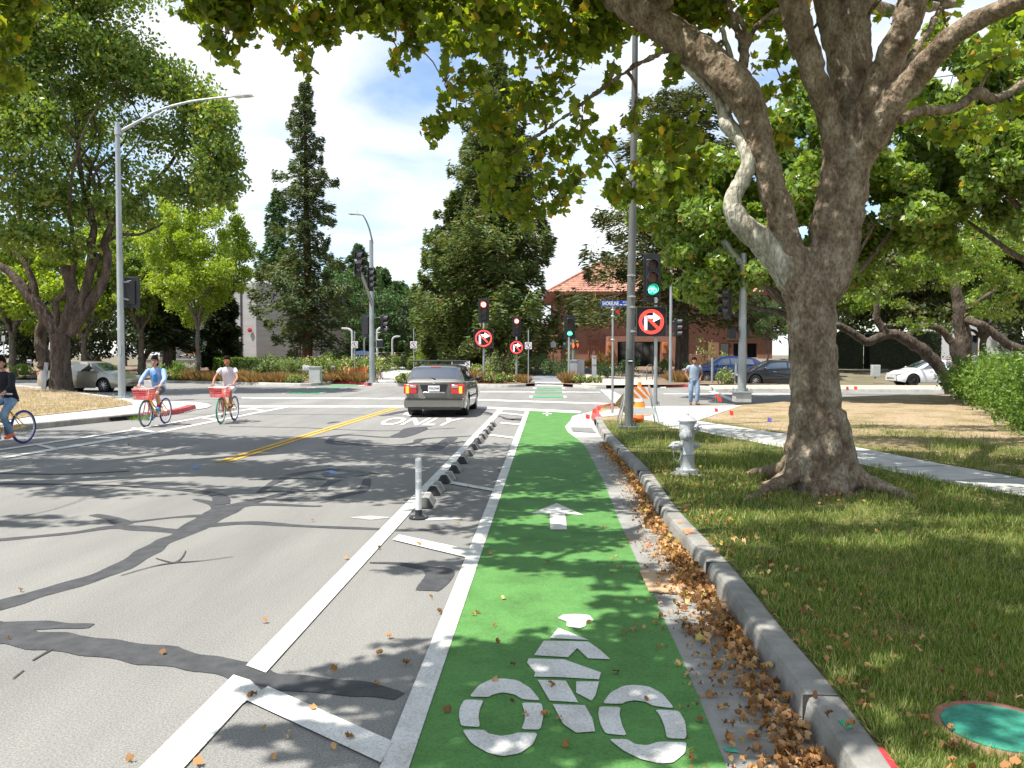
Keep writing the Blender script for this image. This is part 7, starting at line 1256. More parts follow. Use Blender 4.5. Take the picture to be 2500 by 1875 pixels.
def bicycle(label, loc, rz, front, rear, basket=True, steer=0., group='yellow bicycles', cranks='L'):
    t = E('bicycle', loc, rz, label, 'bicycle', group); wr = .335; wb = .53
    def whl(x, tm_, nm):
        h = E('wheel', (0, 0, 0)); h.parent = t; h.location = (x, 0, wr); m = MB(); n = 36; m.path([((wr - .018) * math.cos(2 * math.pi * i / n), 0, (wr - .018) * math.sin(2 * math.pi * i / n)) for i in range(n)], .023, 8, closed=True); m.build('tyre', tm_, h)
        m = MB(); m.path([((wr - .045) * math.cos(2 * math.pi * i / n), 0, (wr - .045) * math.sin(2 * math.pi * i / n)) for i in range(n)], .012, 6, closed=True); m.build('rim', m_alu, h); m = MB()
        for i in range(18): a = 2 * math.pi * i / 18; q = .03 * (-1) ** i; m.path([(.02 * math.cos(a + .5), q, .02 * math.sin(a + .5)), ((wr - .045) * math.cos(a), 0, (wr - .045) * math.sin(a))], .0022, 4)
        m.lathe([(.022, -.045), (.028, -.03), (.02, 0), (.028, .03), (.022, .045)], (0, 0, 0), 12, 'Y'); m.build('spokes', m_alu, h); return h
    whl(wb, front, 'f'); whl(-wb, rear, 'r'); m = MB(); hd = Vector((.36, 0, .80)); hb = Vector((.39, 0, .68)); bb_ = Vector((-.02, 0, .30)); st_ = Vector((-.20, 0, .74))
    m.path([hd + Vector((-.02, 0, .06)), hb], .024, 10); m.path(catm([hb + Vector((0, 0, .02)), Vector((.22, 0, .50)), Vector((.08, 0, .36)), bb_], 4), .027, 10); m.path(catm([hd, Vector((.16, 0, .56)), Vector((0, 0, .46)), Vector((-.08, 0, .44))], 4), .020, 8); m.path([bb_, st_], .021, 10)
    for s in (1, -1): m.path([bb_ + Vector((0, s * .03, 0)), Vector((-.30, s * .055, .32)), (-wb, s * .06, wr)], .013, 6); m.path([st_ + Vector((.02, s * .01, -.06)), (-wb, s * .06, wr)], .011, 6)
    m.build('frame', m_by, t); m = MB()
    for s in (1, -1): m.path([hb + Vector((.0, s * .02, -.03)), (.42, s * .055, .62), (wb, s * .058, wr)], .013, 7)
    m.path([hb + Vector((0, 0, -.02)), hb + Vector((.005, 0, -.05))], .028, 8); m.build('fork', m_br, t)
    m = MB(); m.path(catm([(.10, .29, 1.03), (.22, .28, 1.04), (.34, .16, .99), (.33, 0, .93), (.34, -.16, .99), (.22, -.28, 1.04), (.10, -.29, 1.03)], 4), .012, 8); m.path([hd, (.33, 0, .95)], .014, 8); hb_ = m.build('handlebar', m_alu, t); 
    for s in (1, -1): m = MB(); m.path([(.08, s * .29, 1.028), (.20, s * .283, 1.038)], .018, 8); m.build('grip', m_wt, hb_)
    m = MB(); m.path([st_, (-.225, 0, .86)], .013, 8); sp_ = m.build('seat_post', m_alu, t); m = MB(); m.path([(-.36, 0, .875), (-.27, 0, .885), (-.16, 0, .88), (-.06, 0, .87)], [.075, .085, .05, .022], 10); m.v = [(v[0], v[1], .88 + (v[2] - .88) * .45) for v in m.v]; m.build('saddle', m_blk, t)
    m = MB(); q = -1 if cranks == 'L' else 1
    m.path([(-.02, .07, .30), (.0, .09, .30 - q * .165)], .010, 6); m.path([(-.02, -.07, .30), (-.04, -.09, .30 + q * .165)], .010, 6); m.path([(-.02, -.08, .30), (-.02, .08, .30)], .014, 8); m.lathe([(.085, .055), (.09, .058), (.085, .061)], (-.02, 0, .30), 20, 'Y'); cr_ = m.build('crank', m_alu, t); m = MB(); m.box((0.02, .14, .30 - q * .165), (.09, .09, .02)); m.box((-.02, -.14, .30 + q * .165), (.09, .09, .02)); m.build('pedals', m_blk, cr_)
    m = MB(); m.box((-.25, -.07, .33), (.44, .012, .07), ry=R(3)); m.build('chain_guard', m_by, t, bev=.006)
    if basket:
        m = MB(); x0, x1, y_, z0, z1 = .42, .72, .20, .70, .95
        for z in np.linspace(z0, z1, 7): k = 1 + .12 * (z - z0) / .25; m.path([(x0, -y_ * k, z), (x1 * 1.0 + .04 * (k - 1) / .12, -y_ * k, z), (x1 + .04 * (k - 1) / .12, y_ * k, z), (x0, y_ * k, z)], .0045 if z < z1 else .008, 4, closed=True)
        for i in range(11):
            u = -1 + .2 * i; m.path([(x1, u * y_, z0), (x1 + .04, u * y_ * 1.12, z1)], .004, 4); m.path([(x0, u * y_, z0), (x0, u * y_ * 1.12, z1)], .004, 4); m.path([(x0, u * y_, z0), (x1, u * y_, z0)], .004, 4)
            if i < 8: v = x0 + (x1 - x0) * i / 7; [m.path([(v, s * y_, z0), (v + .02, s * y_ * 1.12, z1)], .004, 4) for s in (1, -1)]
        bk_ = m.build('basket', m_br, t); m = MB(); m.box((.735, 0, .83), (.008, .22, .13)); m.box((.57, 0, .708), (.28, .38, .008)); m.build('basket_panel', M('red plastic', (.7, .05, .07), .45), bk_)
    return t
def place2(f, r): a, b_ = G(*f), G(*r); mid = (a + b_) / 2; d = (a - b_); return Vector((mid.x, mid.y, 0)), math.atan2(d.y, d.x)
m_den = M('light blue denim shirt', (.20, .33, .62), .8, bump=.4, bscale=16, c2=(.36, .48, .76), scale=6); m_tee = M('bright blue t-shirt', (.05, .28, .62), .8); m_wh = M('white t-shirt cotton', (.66, .63, .68), .85, bump=.4, bscale=16, var=.05); m_kh = M('dark grey shorts', (.09, .08, .09), .85, bump=.4, bscale=16); m_wsh = M('white shorts', (.58, .55, .62), .85, bump=.4, bscale=16); m_bk = M('black shirt cotton', (.012, .012, .018), .85, bump=.4, bscale=16); m_je = M('blue jeans', (.11, .20, .32), .85, bump=.4, bscale=16, c2=(.24, .36, .50), scale=5); m_je2 = M('faded light jeans', (.17, .26, .38), .85, bump=.4, bscale=16, c2=(.33, .43, .55), scale=5); m_gt = M('grey blue t-shirt', (.22, .29, .37), .85, bump=.4, bscale=16, c2=(.34, .42, .50), scale=4)
l, a = place2((355.6, 1043), (405, 1034)); bicycle('yellow bicycle with a red basket ridden by the man in the open blue shirt', l, a, m_td, m_tb); p1 = person('person in an open light blue shirt and dark shorts riding the middle bicycle', l, a, ride('L'), dict(skin=m_skin, shirt=m_den, pants=m_kh, shoe=M('bright blue shoe', (.04, .25, .6), .6), sock=M('red sock', (.35, .03, .05), .8), sleeve=1., leg=.95, long=.05, fit=1.1, glasses=m_trim), .15)
tubes('undershirt', [[((-.01, 0, 1.10), .06), ((.03, 0, 1.22), .062), ((.055, 0, 1.33), .045)]], m_tee, p1)
l, a = place2((539.5, 1034.5), (572.6, 1026.5)); bicycle('yellow bicycle with a green front tyre ridden by the man in white', l, a, m_tg, m_tb); person('person with short hair, orange glasses, white t-shirt and white shorts riding the rightmost bicycle', l, a, ride('L'), dict(skin=m_skin2, shirt=m_wh, pants=m_wsh, shoe=M('brown sandal', (.16, .08, .05), .7), sleeve=.5, leg=.9, long=0, fit=1.08, glasses=M('orange frame', (.6, .12, .02), .4), lens=M('orange lens', (.75, .16, .02), .15)), .25)
r3 = G(58, 1082); hd3 = math.atan2(-.98, -.17) + YAW; l = Vector((r3.x, r3.y, 0)) + Vector((math.cos(hd3), math.sin(hd3), 0)) * .53; bicycle('yellow bicycle with a blue rear tyre ridden by the man in black', l, hd3, m_tg, m_tb, cranks='L'); person('person in a black shirt and blue jeans riding the leftmost bicycle', l, hd3, ride('R'), dict(skin=m_skin, shirt=m_bk, pants=m_je, shoe=M('orange shoe', (.75, .13, .05), .6), sleeve=.85, leg=2, long=.02, fit=1.12, baggy=.95), .2)
f3 = E('backpack_light', (0, 0, 0)) if False else None
# the walking man
pl_ = G(1694, 988.5); J = dict(pelvis=(0, 0, .93), chest=(0, 0, 1.24), neck=(.01, 0, 1.43), head=(.03, 0, 1.575))
for s, q in (('L', 1), ('R', -1)): J['sho' + s] = (0, q * .19, 1.37); J['elb' + s] = (-.05, q * .31, 1.12); J['han' + s] = (.05, q * .20, .93); J['hip' + s] = (0, q * .095, .90); J['kne' + s] = (.05 * (1 if q > 0 else .2), q * .11, .50); J['ank' + s] = (.04 if q > 0 else -.06, q * .10, .09); J['toe' + s] = (.20 if q > 0 else .09, q * .13, .035)
person('person walking in a grey blue t-shirt and loose faded jeans', pl_, -math.pi / 2 + YAW + R(3), J, dict(skin=m_skin2, shirt=m_gt, pants=m_je2, shoe=M('brown shoe', (.20, .08, .05), .6), sleeve=.5, leg=2, long=0, fit=1.12, baggy=1.18), .0)
b = B(477, 70); bicycle('parked yellow and green bicycle on the platform by the office entrance', Vector((b.x, b.y, b.z + .7)), R(-120), m_tg, m_tg, False, group='parked bicycles'); b = B(463, 71); bicycle('parked bicycle with pale tyres behind the yellow and green one', Vector((b.x, b.y, b.z + .7)), R(10), m_tg, m_td, False, group='parked bicycles')
# ================================================================ STREET FURNITURE AND SMALL THINGS
# lane separators
m_sepg = M('grey rubber separator', (.17, .168, .16), .75, c2=(.30, .295, .28), scale=9, bump=.2); m_sepb = M('black rubber end', (.018, .018, .02), .6); m_sepw = M('worn white band', (.5, .49, .46), .7, var=.15, scale=20)
sp_pts = [(480, 1370), (612, 1195), (775, 1030), (890, 885), (1005, 755), (1092, 650), (1165, 560), (1232, 478), (1292, 408), (1342, 345), (1392, 290), (1432, 240)]
sw = [G(960 + x / 5.925, 1000 + y / 5.925) for x, y in sp_pts]
ordn = ['nearest', 'second', 'third', 'fourth', 'fifth', 'sixth', 'seventh', 'eighth', 'ninth', 'tenth', 'eleventh', 'farthest']
def separator():
    t = E('lane_separator', (0, 0, 0)); m = MB(); sec = lambda w_, h: [(-w_, 0), (-w_ * .95, h * .12), (-w_ * .42, h * .93), (-w_ * .25, h), (w_ * .25, h), (w_ * .42, h * .93), (w_ * .95, h * .12), (w_, 0)]
    rs = [[(x, y, z) for x, z in sec(.11, h)] for y, h in ((-.24, .135), (-.12, .128), (.0, .11), (.12, .128), (.24, .135))]; m.rings(rs); m.build('body', m_sepg, t, angle=30)
    for s in (1, -1): m = MB(); rs = [[(x, s * y, z) for x, z in sec(w_, h)] for y, w_, h in ((.2405, .112, .137), (.275, .108, .11), (.33, .095, .015))]; m.rings(rs); m.build('end_cap', m_sepb, t, angle=30)
    for y_ in (-.16, .16): m = MB(); m.rings([[(x * 1.015, y_ + k, z * 1.03) for x, z in sec(.11, .130)] for k in (-.028, .028)], cap=False); m.build('reflective_band', m_sepw, t, angle=30)
    return t
proto = separator()
for i, p in enumerate(sw):
    q = sw[min(i + 1, len(sw) - 1)] - sw[max(0, i - 1)]; o = proto if i == 0 else dup(proto); o.location = (p.x, p.y, .004); o.scale = (.9, .92, .82); o.rotation_euler = (0, 0, math.atan2(q.y, q.x) - math.pi / 2 + random.uniform(-.06, .06))
    tag(o, ordn[i] + ' low grey and black separator in the row beyond the white flexible post' if i < 11 else 'farthest low separator in the row, nearest the grey wagon', 'lane separator', 'low separators along the bike lane')
b = G(1022, 1266); t = E('flexible_post', b, 0, 'white flexible post on a round dark base at the near end of the separators', 'post'); d = dep(b); m = MB(); m.lathe([(.034, .06), (.034, .655), (.031, .664)], (0, 0, 0), 20); m.build('tube', M('white plastic', (.74, .74, .72), .5, var=.04), t)
for z_ in (.56, .44, .33): m = MB(); m.lathe([(.0352, z_), (.0352, z_ + .075)], (0, 0, 0), 20); m.build('reflective_band', M('reflective white sheeting', (.62, .63, .65), .25, .2), t)
m = MB(); m.lathe([(.105, .004), (.105, .016), (.075, .024), (.045, .032), (.037, .05), (.036, .10)], (0, 0, 0), 26); m.build('base', m_sepb, t); m = MB(); [m.lathe([(.012, .02), (.01, .03)], (.075 * math.cos(a), .075 * math.sin(a), 0), 6) for a in (0, 2.1, 4.2)]; m.build('bolts', m_galv, t)
# hydrant
b = G(1677.5, 1158, .15); t = E('fire_hydrant', b, R(6), 'silver painted fire hydrant on the shaded grass beside the plane tree', 'fire hydrant'); m_sil = M('silver hydrant paint', (.42, .43, .43), .42, .35, c2=(.52, .53, .53), scale=9, bump=.15, bscale=60); m_silw = M('pale silver paint', (.6, .61, .62), .4, .2, var=.05)
m = MB(); m.lathe([(.155, .0), (.155, .035), (.15, .04), (.155, .045), (.155, .075), (.11, .085), (.098, .11), (.096, .27), (.100, .275), (.100, .29), (.096, .295), (.090, .50), (.100, .56), (.112, .60), (.112, .70), (.104, .72)], (0, 0, 0), 32); m.build('barrel', m_sil, t)
m = MB(); m.lathe([(.104, .715), (.128, .725), (.130, .745), (.118, .752), (.09, .78), (.05, .805), (.022, .815), (.02, .835), (.005, .838)], (0, 0, 0), 30); m.build('bonnet', m_sil, t)
def outlet(c, dr, r, ln, nm='outlet'):
    dr = Vector(dr).normalized(); c = Vector(c); m = MB(); m.path([c, c + dr * ln * .35, c + dr * ln * .36, c + dr * ln * .62, c + dr * ln * .63, c + dr * ln * .92, c + dr * ln], [r * .82, r * .82, r * 1.12, r * 1.12, r, r * .9, r * .5], 20); o = m.build(nm, m_sil, t); m = MB(); m.path([c + dr * ln * .98, c + dr * (ln + .035)], r * .28, 5); m.build('nut', m_silw, o)
    m = MB()
    u = dr.orthogonal().normalized(); v = dr.cross(u)
    for i in range(8): a = i * math.pi / 4; p = c + dr * ln * .75 + (u * math.cos(a) + v * math.sin(a)) * r * 1.0; m.path([p - dr * ln * .1, p + dr * ln * .12], r * .14, 5)
    m.build('lugs', m_sil, o); return o
outlet((-.03, -.04, .56), (-.35, -1, -.06), .075, .17); outlet((.04, 0, .66), (.62, -.8, .0), .052, .15); outlet((-.05, -.0, .40), (-1, -.25, 0), .056, .19); outlet((.05, 0, .40), (1, -.2, 0), .03, .12, 'drain_outlet')
m = MB(); m.path(catm([(-.19, -.06, .37), (-.21, -.07, .30), (-.19, -.07, .22), (-.14, -.09, .20), (-.10, -.07, .30)], 5), .006, 5); m.build('chain', m_galv, t); m = MB(); lettering(m, '7257', -.045, .235, .045, .262, -.1005, False); lettering(m, '1474', -.035, .20, .035, .222, -.1005, False); m.build('lettering', m_signw, t)
m = MB(); m.lathe([(.24, .004), (.22, .018), (.05, .02)], (0, 0, 0), 20); m.build('pad', m_conc2, t)
# little marker flags
m_fr = M('orange red flag', (.75, .06, .03), .6, var=.05); m_fp = M('purple flag', (.14, .10, .42), .6)
def flag(px, py, z, label, mat, lean=(0, 0), hgt=.42, sc_=1., group='orange red marker flags'):
    b = G(px, py, z); t = E('marker_flag', b, random.uniform(-.5, .5), label, 'marker flag', group); x, y = lean[0] * hgt, lean[1] * hgt; m = MB(); m.path([(0, 0, -.02), (x * .5, y * .5, hgt * .5), (x, y, hgt)], .004, 5); m.build('wire', m_galv, t); k = .085 * sc_
    m = MB(); m.add([(x, y, hgt), (x + k, y + .01, hgt - .03), (x + k * .9, y - .02, hgt - .11 * sc_), (x * .8, y, hgt - .09 * sc_), (x, y + .005, hgt), (x + k, y + .015, hgt - .03), (x + k * .9, y - .015, hgt - .11 * sc_), (x * .8, y + .005, hgt - .09 * sc_)], [(0, 1, 2, 3), (7, 6, 5, 4), (0, 4, 5, 1), (1, 5, 6, 2), (2, 6, 7, 3), (3, 7, 4, 0)]); m.build('flag', mat, t)
FL = 'orange red marker flag '
flag(1430, 1035, .0, FL + 'nearest the drain grate at the red corner kerb', m_fr, hgt=.26, sc_=1.3); flag(1447, 1022, .15, FL + 'just behind the one by the drain grate', m_fr, hgt=.26, sc_=1.2); flag(1458, 1018, .15, FL + 'on the red curved kerb left of the street name post', m_fr, hgt=.3, sc_=1.2); flag(1489, 1013, .06, FL + 'touching the foot of the street name post', m_fr, hgt=.3, sc_=1.4)
flag(1746, 995, .15, FL + 'upper of the pair left of the big corner mast', m_fr, hgt=.42, sc_=1.3); flag(1752, 1003, .15, FL + 'lower of the pair left of the big corner mast', m_fr, hgt=.42, sc_=1.5); flag(1745, 1006, .15, FL + 'on the edge of the dry lawn behind the hydrant', m_fr, hgt=.12, sc_=1.2); flag(1788, 1014, .15, FL + 'lying low on the dry lawn right of the hydrant', m_fr, (-.6, 0), .14, 1.4); flag(2066, 958, .15, FL + 'left one of the two beyond the plane trunk', m_fr, hgt=.26, sc_=1.6); flag(2085, 957, .15, FL + 'right one of the two beyond the plane trunk', m_fr, hgt=.26, sc_=1.6); flag(1874, 1042, .15, 'small purple marker flag at the edge of the pavement left of the plane trunk', m_fp, hgt=.22, sc_=1.1, group=None)
# folding barricade, plywood backed road sign and cone behind the tall pole
m_or = M('barricade orange', (.85, .22, .02), .5, var=.05); b = G(1577, 1034, .15); d = dep(b); t = E('barricade', b, YAW, 'folding barricade with an orange and white striped board right of the tall grey pole', 'barricade'); s = d / FPX; m = MB()
x0, x1 = -50 * s, 14 * s; zt, zb_ = (1034 - 945) * s, (1034 - 974) * s; m.box(((x0 + x1) / 2, 0.16, (zt + zb_) / 2), (x1 - x0, .03, zt - zb_)); pn = m.build('striped_board', m_signw, t); m = MB(); h = zt - zb_
for k in range(-1, 7):
    a = x0 + k * .185; P = [(a, zt), (a + .095, zt), (a + .095 + h, zb_), (a + h, zb_)]; P = [(min(max(x, x0), x1), z) for x, z in P]
    if P[2][0] - P[0][0] > .02: m.prism(P, .139, .143, 'Y')
m.build('stripes', m_or, pn); m = MB(); m.box(((x0 + x1) / 2 + .04, .02, 30 * s), (x1 - x0 + .1, .03, .17)); m.build('lower_board', m_signw, t)
for xx in (x0 + .05, x1 - .05):
    for q in (-1, 1): m = MB(); m.path([(xx + .25 * (1 if xx > 0 else -1) * .8, q * .30 + .12, 0), (xx, .14 + q * .02, zt + .06)], .017, 4); m.build('leg', m_galv, t)
b = G(1510, 1027, .15); d = dep(b); s = d / FPX; t = E('road_works_sign', b, YAW + R(20), 'tan back of a diamond road works sign left of the tall grey pole', 'sign'); c = (.18, 0, 40 * s); m = MB(); k = 44 * s / 2 * 1.25; m.prism([(c[0] - k, c[2] + .03), (c[0] - .05, c[2] + k), (c[0] + k, c[2] + .03), (c[0] + .05, c[2] - k)], -.012, .012, 'Y'); m.build('panel', M('plywood', (.27, .20, .11), .8, c2=(.36, .29, .17), scale=6, stretch=(1, 1, 6)), t)
for a, b_ in (((-.06, -.10, 0), (.30, -.03, 76 * s)), ((.45, -.10, 0), (.22, -.03, 76 * s)), ((.2, .45, 0), (.25, .03, 70 * s))): m = MB(); m.path([a, b_], .022, 4); m.build('leg', M('tan painted steel', (.33, .28, .18), .6), t)
def cone(px, py, z, h, label, on=None, group='traffic cones'):
    b = on or G(px, py, z); t = E('traffic_cone', b, .3, label, 'traffic cone', group); m = MB(); m.lathe([(h * .22, .02), (h * .20, .04), (h * .05, h)], (0, 0, 0), 20); m.build('body', m_or, t); m = MB(); m.box((0, 0, .012), (h * .52, h * .52, .025)); m.build('base', m_or, t, bev=.008)
    for a, c_ in ((.42, .60), (.72, .84)): m = MB(); r_ = lambda u: h * (.20 - .156 * (u - .04)) + .003; m.lathe([(r_(a), h * a), (r_(c_), h * c_)], (0, 0, 0), 20); m.build('white_band', m_signw, t)
cone(1561, 1014, .15, .9, 'tall orange and white traffic cone behind the striped barricade'); q = B(841, 47.5); cone(0, 0, 0, .85, 'weathered orange cone left of the other by the signal mast', q); q = B(853, 48.3); cone(0, 0, 0, .85, 'dark orange cone beside the netting by the signal mast', q)
b = B(868, 49); t = E('safety_netting', b, YAW, 'low orange safety netting among the bronze grasses left of the signal mast', 'netting'); m = MB(); m.grid(lambda u, v: (u, .15 * math.sin(u * 3), .25 + v * (.55 + .08 * math.sin(u * 4))), [i * .08 - .4 for i in range(14)], [i / 7 for i in range(8)]); o = m.build('net', M('orange netting', (.75, .17, .06), .7), t); md = o.modifiers.new('w', 'WIREFRAME'); md.thickness = .035
b = G(1552, 1030, .15); t = E('sandbag', b, .4, 'orange sandbag lying at the foot of the barricade by the tall pole', 'sandbag'); m = MB(); m.ell((0, 0, .07), (.22, .13, .085), 14, 8); m.ell((.18, .02, .09), (.06, .05, .10), 8, 6); m.build('bag', M('orange woven bag', (.8, .13, .03), .7, var=.15, scale=30, bump=.4), t)
# drain grate, kerb inlets, bike rack
gq = [G(*p) for p in K('C', [(972, 1476), (1145, 1478), (1183, 1520), (990, 1508)])]; c = sum(gq, Vector()) / 4; t = E('drain_grate', c, 0, 'slotted steel drain grate in the pale gutter apron at the corner', 'drain grate'); m = MB(); m.sheet([p - c + Vector((0, 0, .007)) for p in gq]); m.build('frame', M('grate shadow', (.06, .06, .06), .8), t, smooth=False); m = MB()  # dark sheet below the bars carries the drain's shade in its colour
for i in range(17): u = (i + .5) / 17; a, b_ = gq[0].lerp(gq[1], u) - c, gq[3].lerp(gq[2], u) - c; m.path([a + Vector((0, 0, .012)), b_ + Vector((0, 0, .012))], .014, 4)
m.build('bars', M('worn grate steel', (.28, .28, .27), .6, .4), t)
def inlet(name, a, b_, label, z=.06, hh=.085):
    t = E(name, a, 0, label, 'kerb inlet'); v = Vector(b_) - Vector(a); m = MB(); m.box((v.x / 2, v.y / 2, z + .01), (v.length, .05, hh), math.atan2(v.y, v.x)); m.build('opening', M('dark inlet shade', (.008, .007, .006), .9), t); return t  # solid dark box on the kerb face stands for the shade inside
inlet('kerb_inlet', G(268, 1029.5), G(333, 1023.5), 'long dark drain opening in the left kerb behind the middle cyclist'); kk = [p for p in kbw][-4:]; inlet('kerb_inlet', kk[0] + Vector((.0, 0, 0)), kk[2], 'small dark drain opening in the kerb beside the drain grate', .065, .08)
b = B(1586, 50); t = E('bike_rack', b, 0, 'grey inverted U bike rack in front of the red building entrance', 'bike rack'); m = MB(); m.path(catm([(-.2, -.3, 0), (-.2, -.3, .75), (-.05, -.1, .95), (.1, .1, .95), (.22, .3, .75), (.22, .3, 0)], 4), .035, 8); m.build('hoop', m_pole2, t)
b = B(1455, 62); t = E('low_wall', b, YAW, 'low pale retaining wall below the yellow green plants', 'wall'); m = MB(); m.box((0, 0, .12), (5.2, .25, .3)); m.build('coping', m_conc, t)
b = B(2138, 52); t = E('utility_box', b, 0, 'small pale square box standing before the clipped hedge on the right', 'utility box'); m = MB(); m.box((0, 0, .5), (.5, .35, .75)); m.build('body', M('pale grey box paint', (.42, .44, .42), .6), t, bev=.02); m = MB(); m.box((0, 0, .08), (.1, .1, .16)); m.build('post', m_galv, t)
for px_, d_, lb in ((1797, 46, 'short grey post left of the big corner mast in front of the blue car'), (1739, 46.5, 'thin pale post between the walking man and the blue car')): b = gp(px_, d_) + Vector((0, 0, .15)); t = E('short_post', b, 0, lb, 'post'); m = MB(); m.path([(0, 0, 0), (0, 0, 1.15 if px_ > 1790 else 1.45)], .07, 8); m.build('post', m_galv, t); m = MB(); m.box((0, -.02, 1.05), (.16, .02, .2)); m.build('plate', m_pole2, t)
# cardboard, valve cover, paint marks on the kerb and lawn
cb_ = [G(*p) for p in [(1561, 1398), (1584, 1449), (1640, 1453), (1712, 1458), (1722, 1420), (1640, 1405)]]; c = sum(cb_, Vector()) / 6; t = E('cardboard', c, 0, 'flattened brown cardboard sheet lying in the gutter against the kerb', 'cardboard'); m = MB(); P = [(p - c) for p in cb_]; m.prism([(p.x, p.y) for p in P], .012, .022); m.build('sheet', M('brown cardboard', (.36, .24, .14), .85, c2=(.46, .33, .21), scale=5), t); m = MB(); m.sheet([(.02, -.06, .0235), (.10, -.08, .0235), (.11, -.055, .0235), (.03, -.035, .0235)]); m.build('printed_patch', M('faded pink print', (.6, .3, .25), .7), t)
b = VC = G(2445, 1790, .15); t = E('valve_cover', b, 0, 'round utility cover sprayed teal green at the lower right of the lawn', 'valve cover'); m = MB(); m.lathe([(.235, .0), (.235, .028), (.21, .036), (.02, .04)], (0, 0, 0), 30); m.build('lid', M('teal sprayed lid', (.02, .16, .10), .75, c2=(.04, .30, .20), scale=14, bump=.5, bscale=70), t); m = MB(); m.lathe([(.235, .006), (.30, .012), (.27, .03), (.236, .022)], (0, 0, 0), 30); m.build('rim', M('pink sprayed soil', (.35, .12, .11), .95, c2=(.22, .14, .08), scale=18, bump=.6), t)
def markz(pts, z, c, nm): m = MB(); m.sheet([G(*p, z) for p in pts]); tag(m.build('paint_mark', M(nm, c, .7, var=.2, scale=30), smooth=False), kind='structure')
markz([(2046, 1757), (2070, 1755), (2086, 1775), (2066, 1781)], .1535, (.03, .33, .2), 'green kerb paint'); markz([(2143, 1825), (2156, 1826), (2196, 1875), (2176, 1875)], .1535, (.6, .03, .04), 'red kerb paint'); markz([(1664, 1292), (1686, 1290), (1697, 1300), (1675, 1304)], .1535, (.5, .2, .1), 'orange kerb paint'); markz([(1652, 1272), (1662, 1271), (1668, 1276), (1656, 1278)], .1535, (.5, .2, .1), 'orange kerb paint'); markz([(1767, 1822), (1795, 1826), (1806, 1838), (1772, 1834)], .0085, (.06, .34, .22), 'green gutter paint'); markz([(1574, 1328), (1590, 1326), (1594, 1332), (1578, 1334)], .0085, (.6, .16, .1), 'orange gutter paint')
# ---------------------------------------------------------------- fallen leaves, grass (uncountable)
m_fall = leafmat('fallen brown leaves', [(0, (.14, .07, .03)), (.3, (.30, .15, .06)), (.65, (.48, .26, .11)), (.93, (.58, .38, .2)), (1, (.45, .40, .08))], .2, .65, .2)
kp = dens([p for p in kbw if .5 < p.y < 17], .1); P, S_ = [], []
for i in range(4600):
    k = kp[int(len(kp) * rng.random() ** 1.6 * .98)] if True else None; y = k.y; wd = .42 if y < 5 else max(.12, .42 - (y - 5) * .06)
    o_ = -abs(rng.normal(0, wd * .42)) - .02; clump = math.sin(y * 5.3) + math.sin(y * 2.1 + 1)
    if rng.random() < .35 and clump < -.3: continue
    if y > 9 and rng.random() < .5: continue
    P.append((k.x + o_, y + rng.normal(0, .06), .02 + rng.random() * (.055 if o_ > -.25 else .015))); S_.append(rng.uniform(.034, .068))
for i in range(5000):
    k = kp[int(len(kp) * rng.random() ** 1.3 * .98)]; P.append((k.x - abs(rng.normal(0, .22 if k.y < 8 else .12)) - .02, k.y, .012 + rng.random() * .02)); S_.append(rng.uniform(.012, .032))
leafcloud('fallen_leaves', np.array(P), np.array(S_), m_fall, None, 'dry', .8); tag(bpy.data.objects['fallen_leaves'], 'drift of dry brown leaves along the kerb', 'leaves', kind='stuff')
P = []
def inpoly(x, y, pl):
    r = False; j = len(pl) - 1
    for i in range(len(pl)):
        if (pl[i][1] > y) != (pl[j][1] > y) and x < (pl[j][0] - pl[i][0]) * (y - pl[i][1]) / (pl[j][1] - pl[i][1]) + pl[i][0]: r = not r
        j = i
    return r
kx_ = lambda y: float(np.interp(y, [p.y for p in kbw], [p.x for p in kbw]))
for i in range(950):
    px, py = rng.uniform(0, 2500), 1000 + 875 * rng.random() ** .8; g_ = G(px, py); kx = kx_(g_.y)
    dens_ = .035 if g_.x < kx - 2.9 else (.16 if g_.x < kx else .26)
    if rng.random() > dens_ or g_.y > 18: continue
    P.append((g_.x, g_.y, .022 if g_.x < kx else .185))
for i in range(260): y = rng.uniform(2.2, 12); P.append((kx_(y) + .2 + abs(rng.normal(0, .35)), y, .195))
for i in range(150): a = rng.uniform(0, 6.28); r_ = rng.uniform(.7, 1.9); P.append((TB.x + r_ * math.cos(a), TB.y + r_ * math.sin(a) * .7, .195))
leafcloud('fallen_leaves', np.array(P), .052, m_fall, None, 'dry', 1.2); tag(bpy.data.objects['fallen_leaves.001'], 'scattered dry leaves on the lawn and the lanes', 'leaves', kind='stuff')
pvw = [G(p[0], p[1], .155) for p in pave]; pv2 = [(p.x, p.y) for p in pvw]
n = 275000; px = rng.uniform(1440, 2900, n); py = 1000 + 900 * rng.random(n) ** .85; P, S_, Q, SP, SQ = [], [], [], [], []
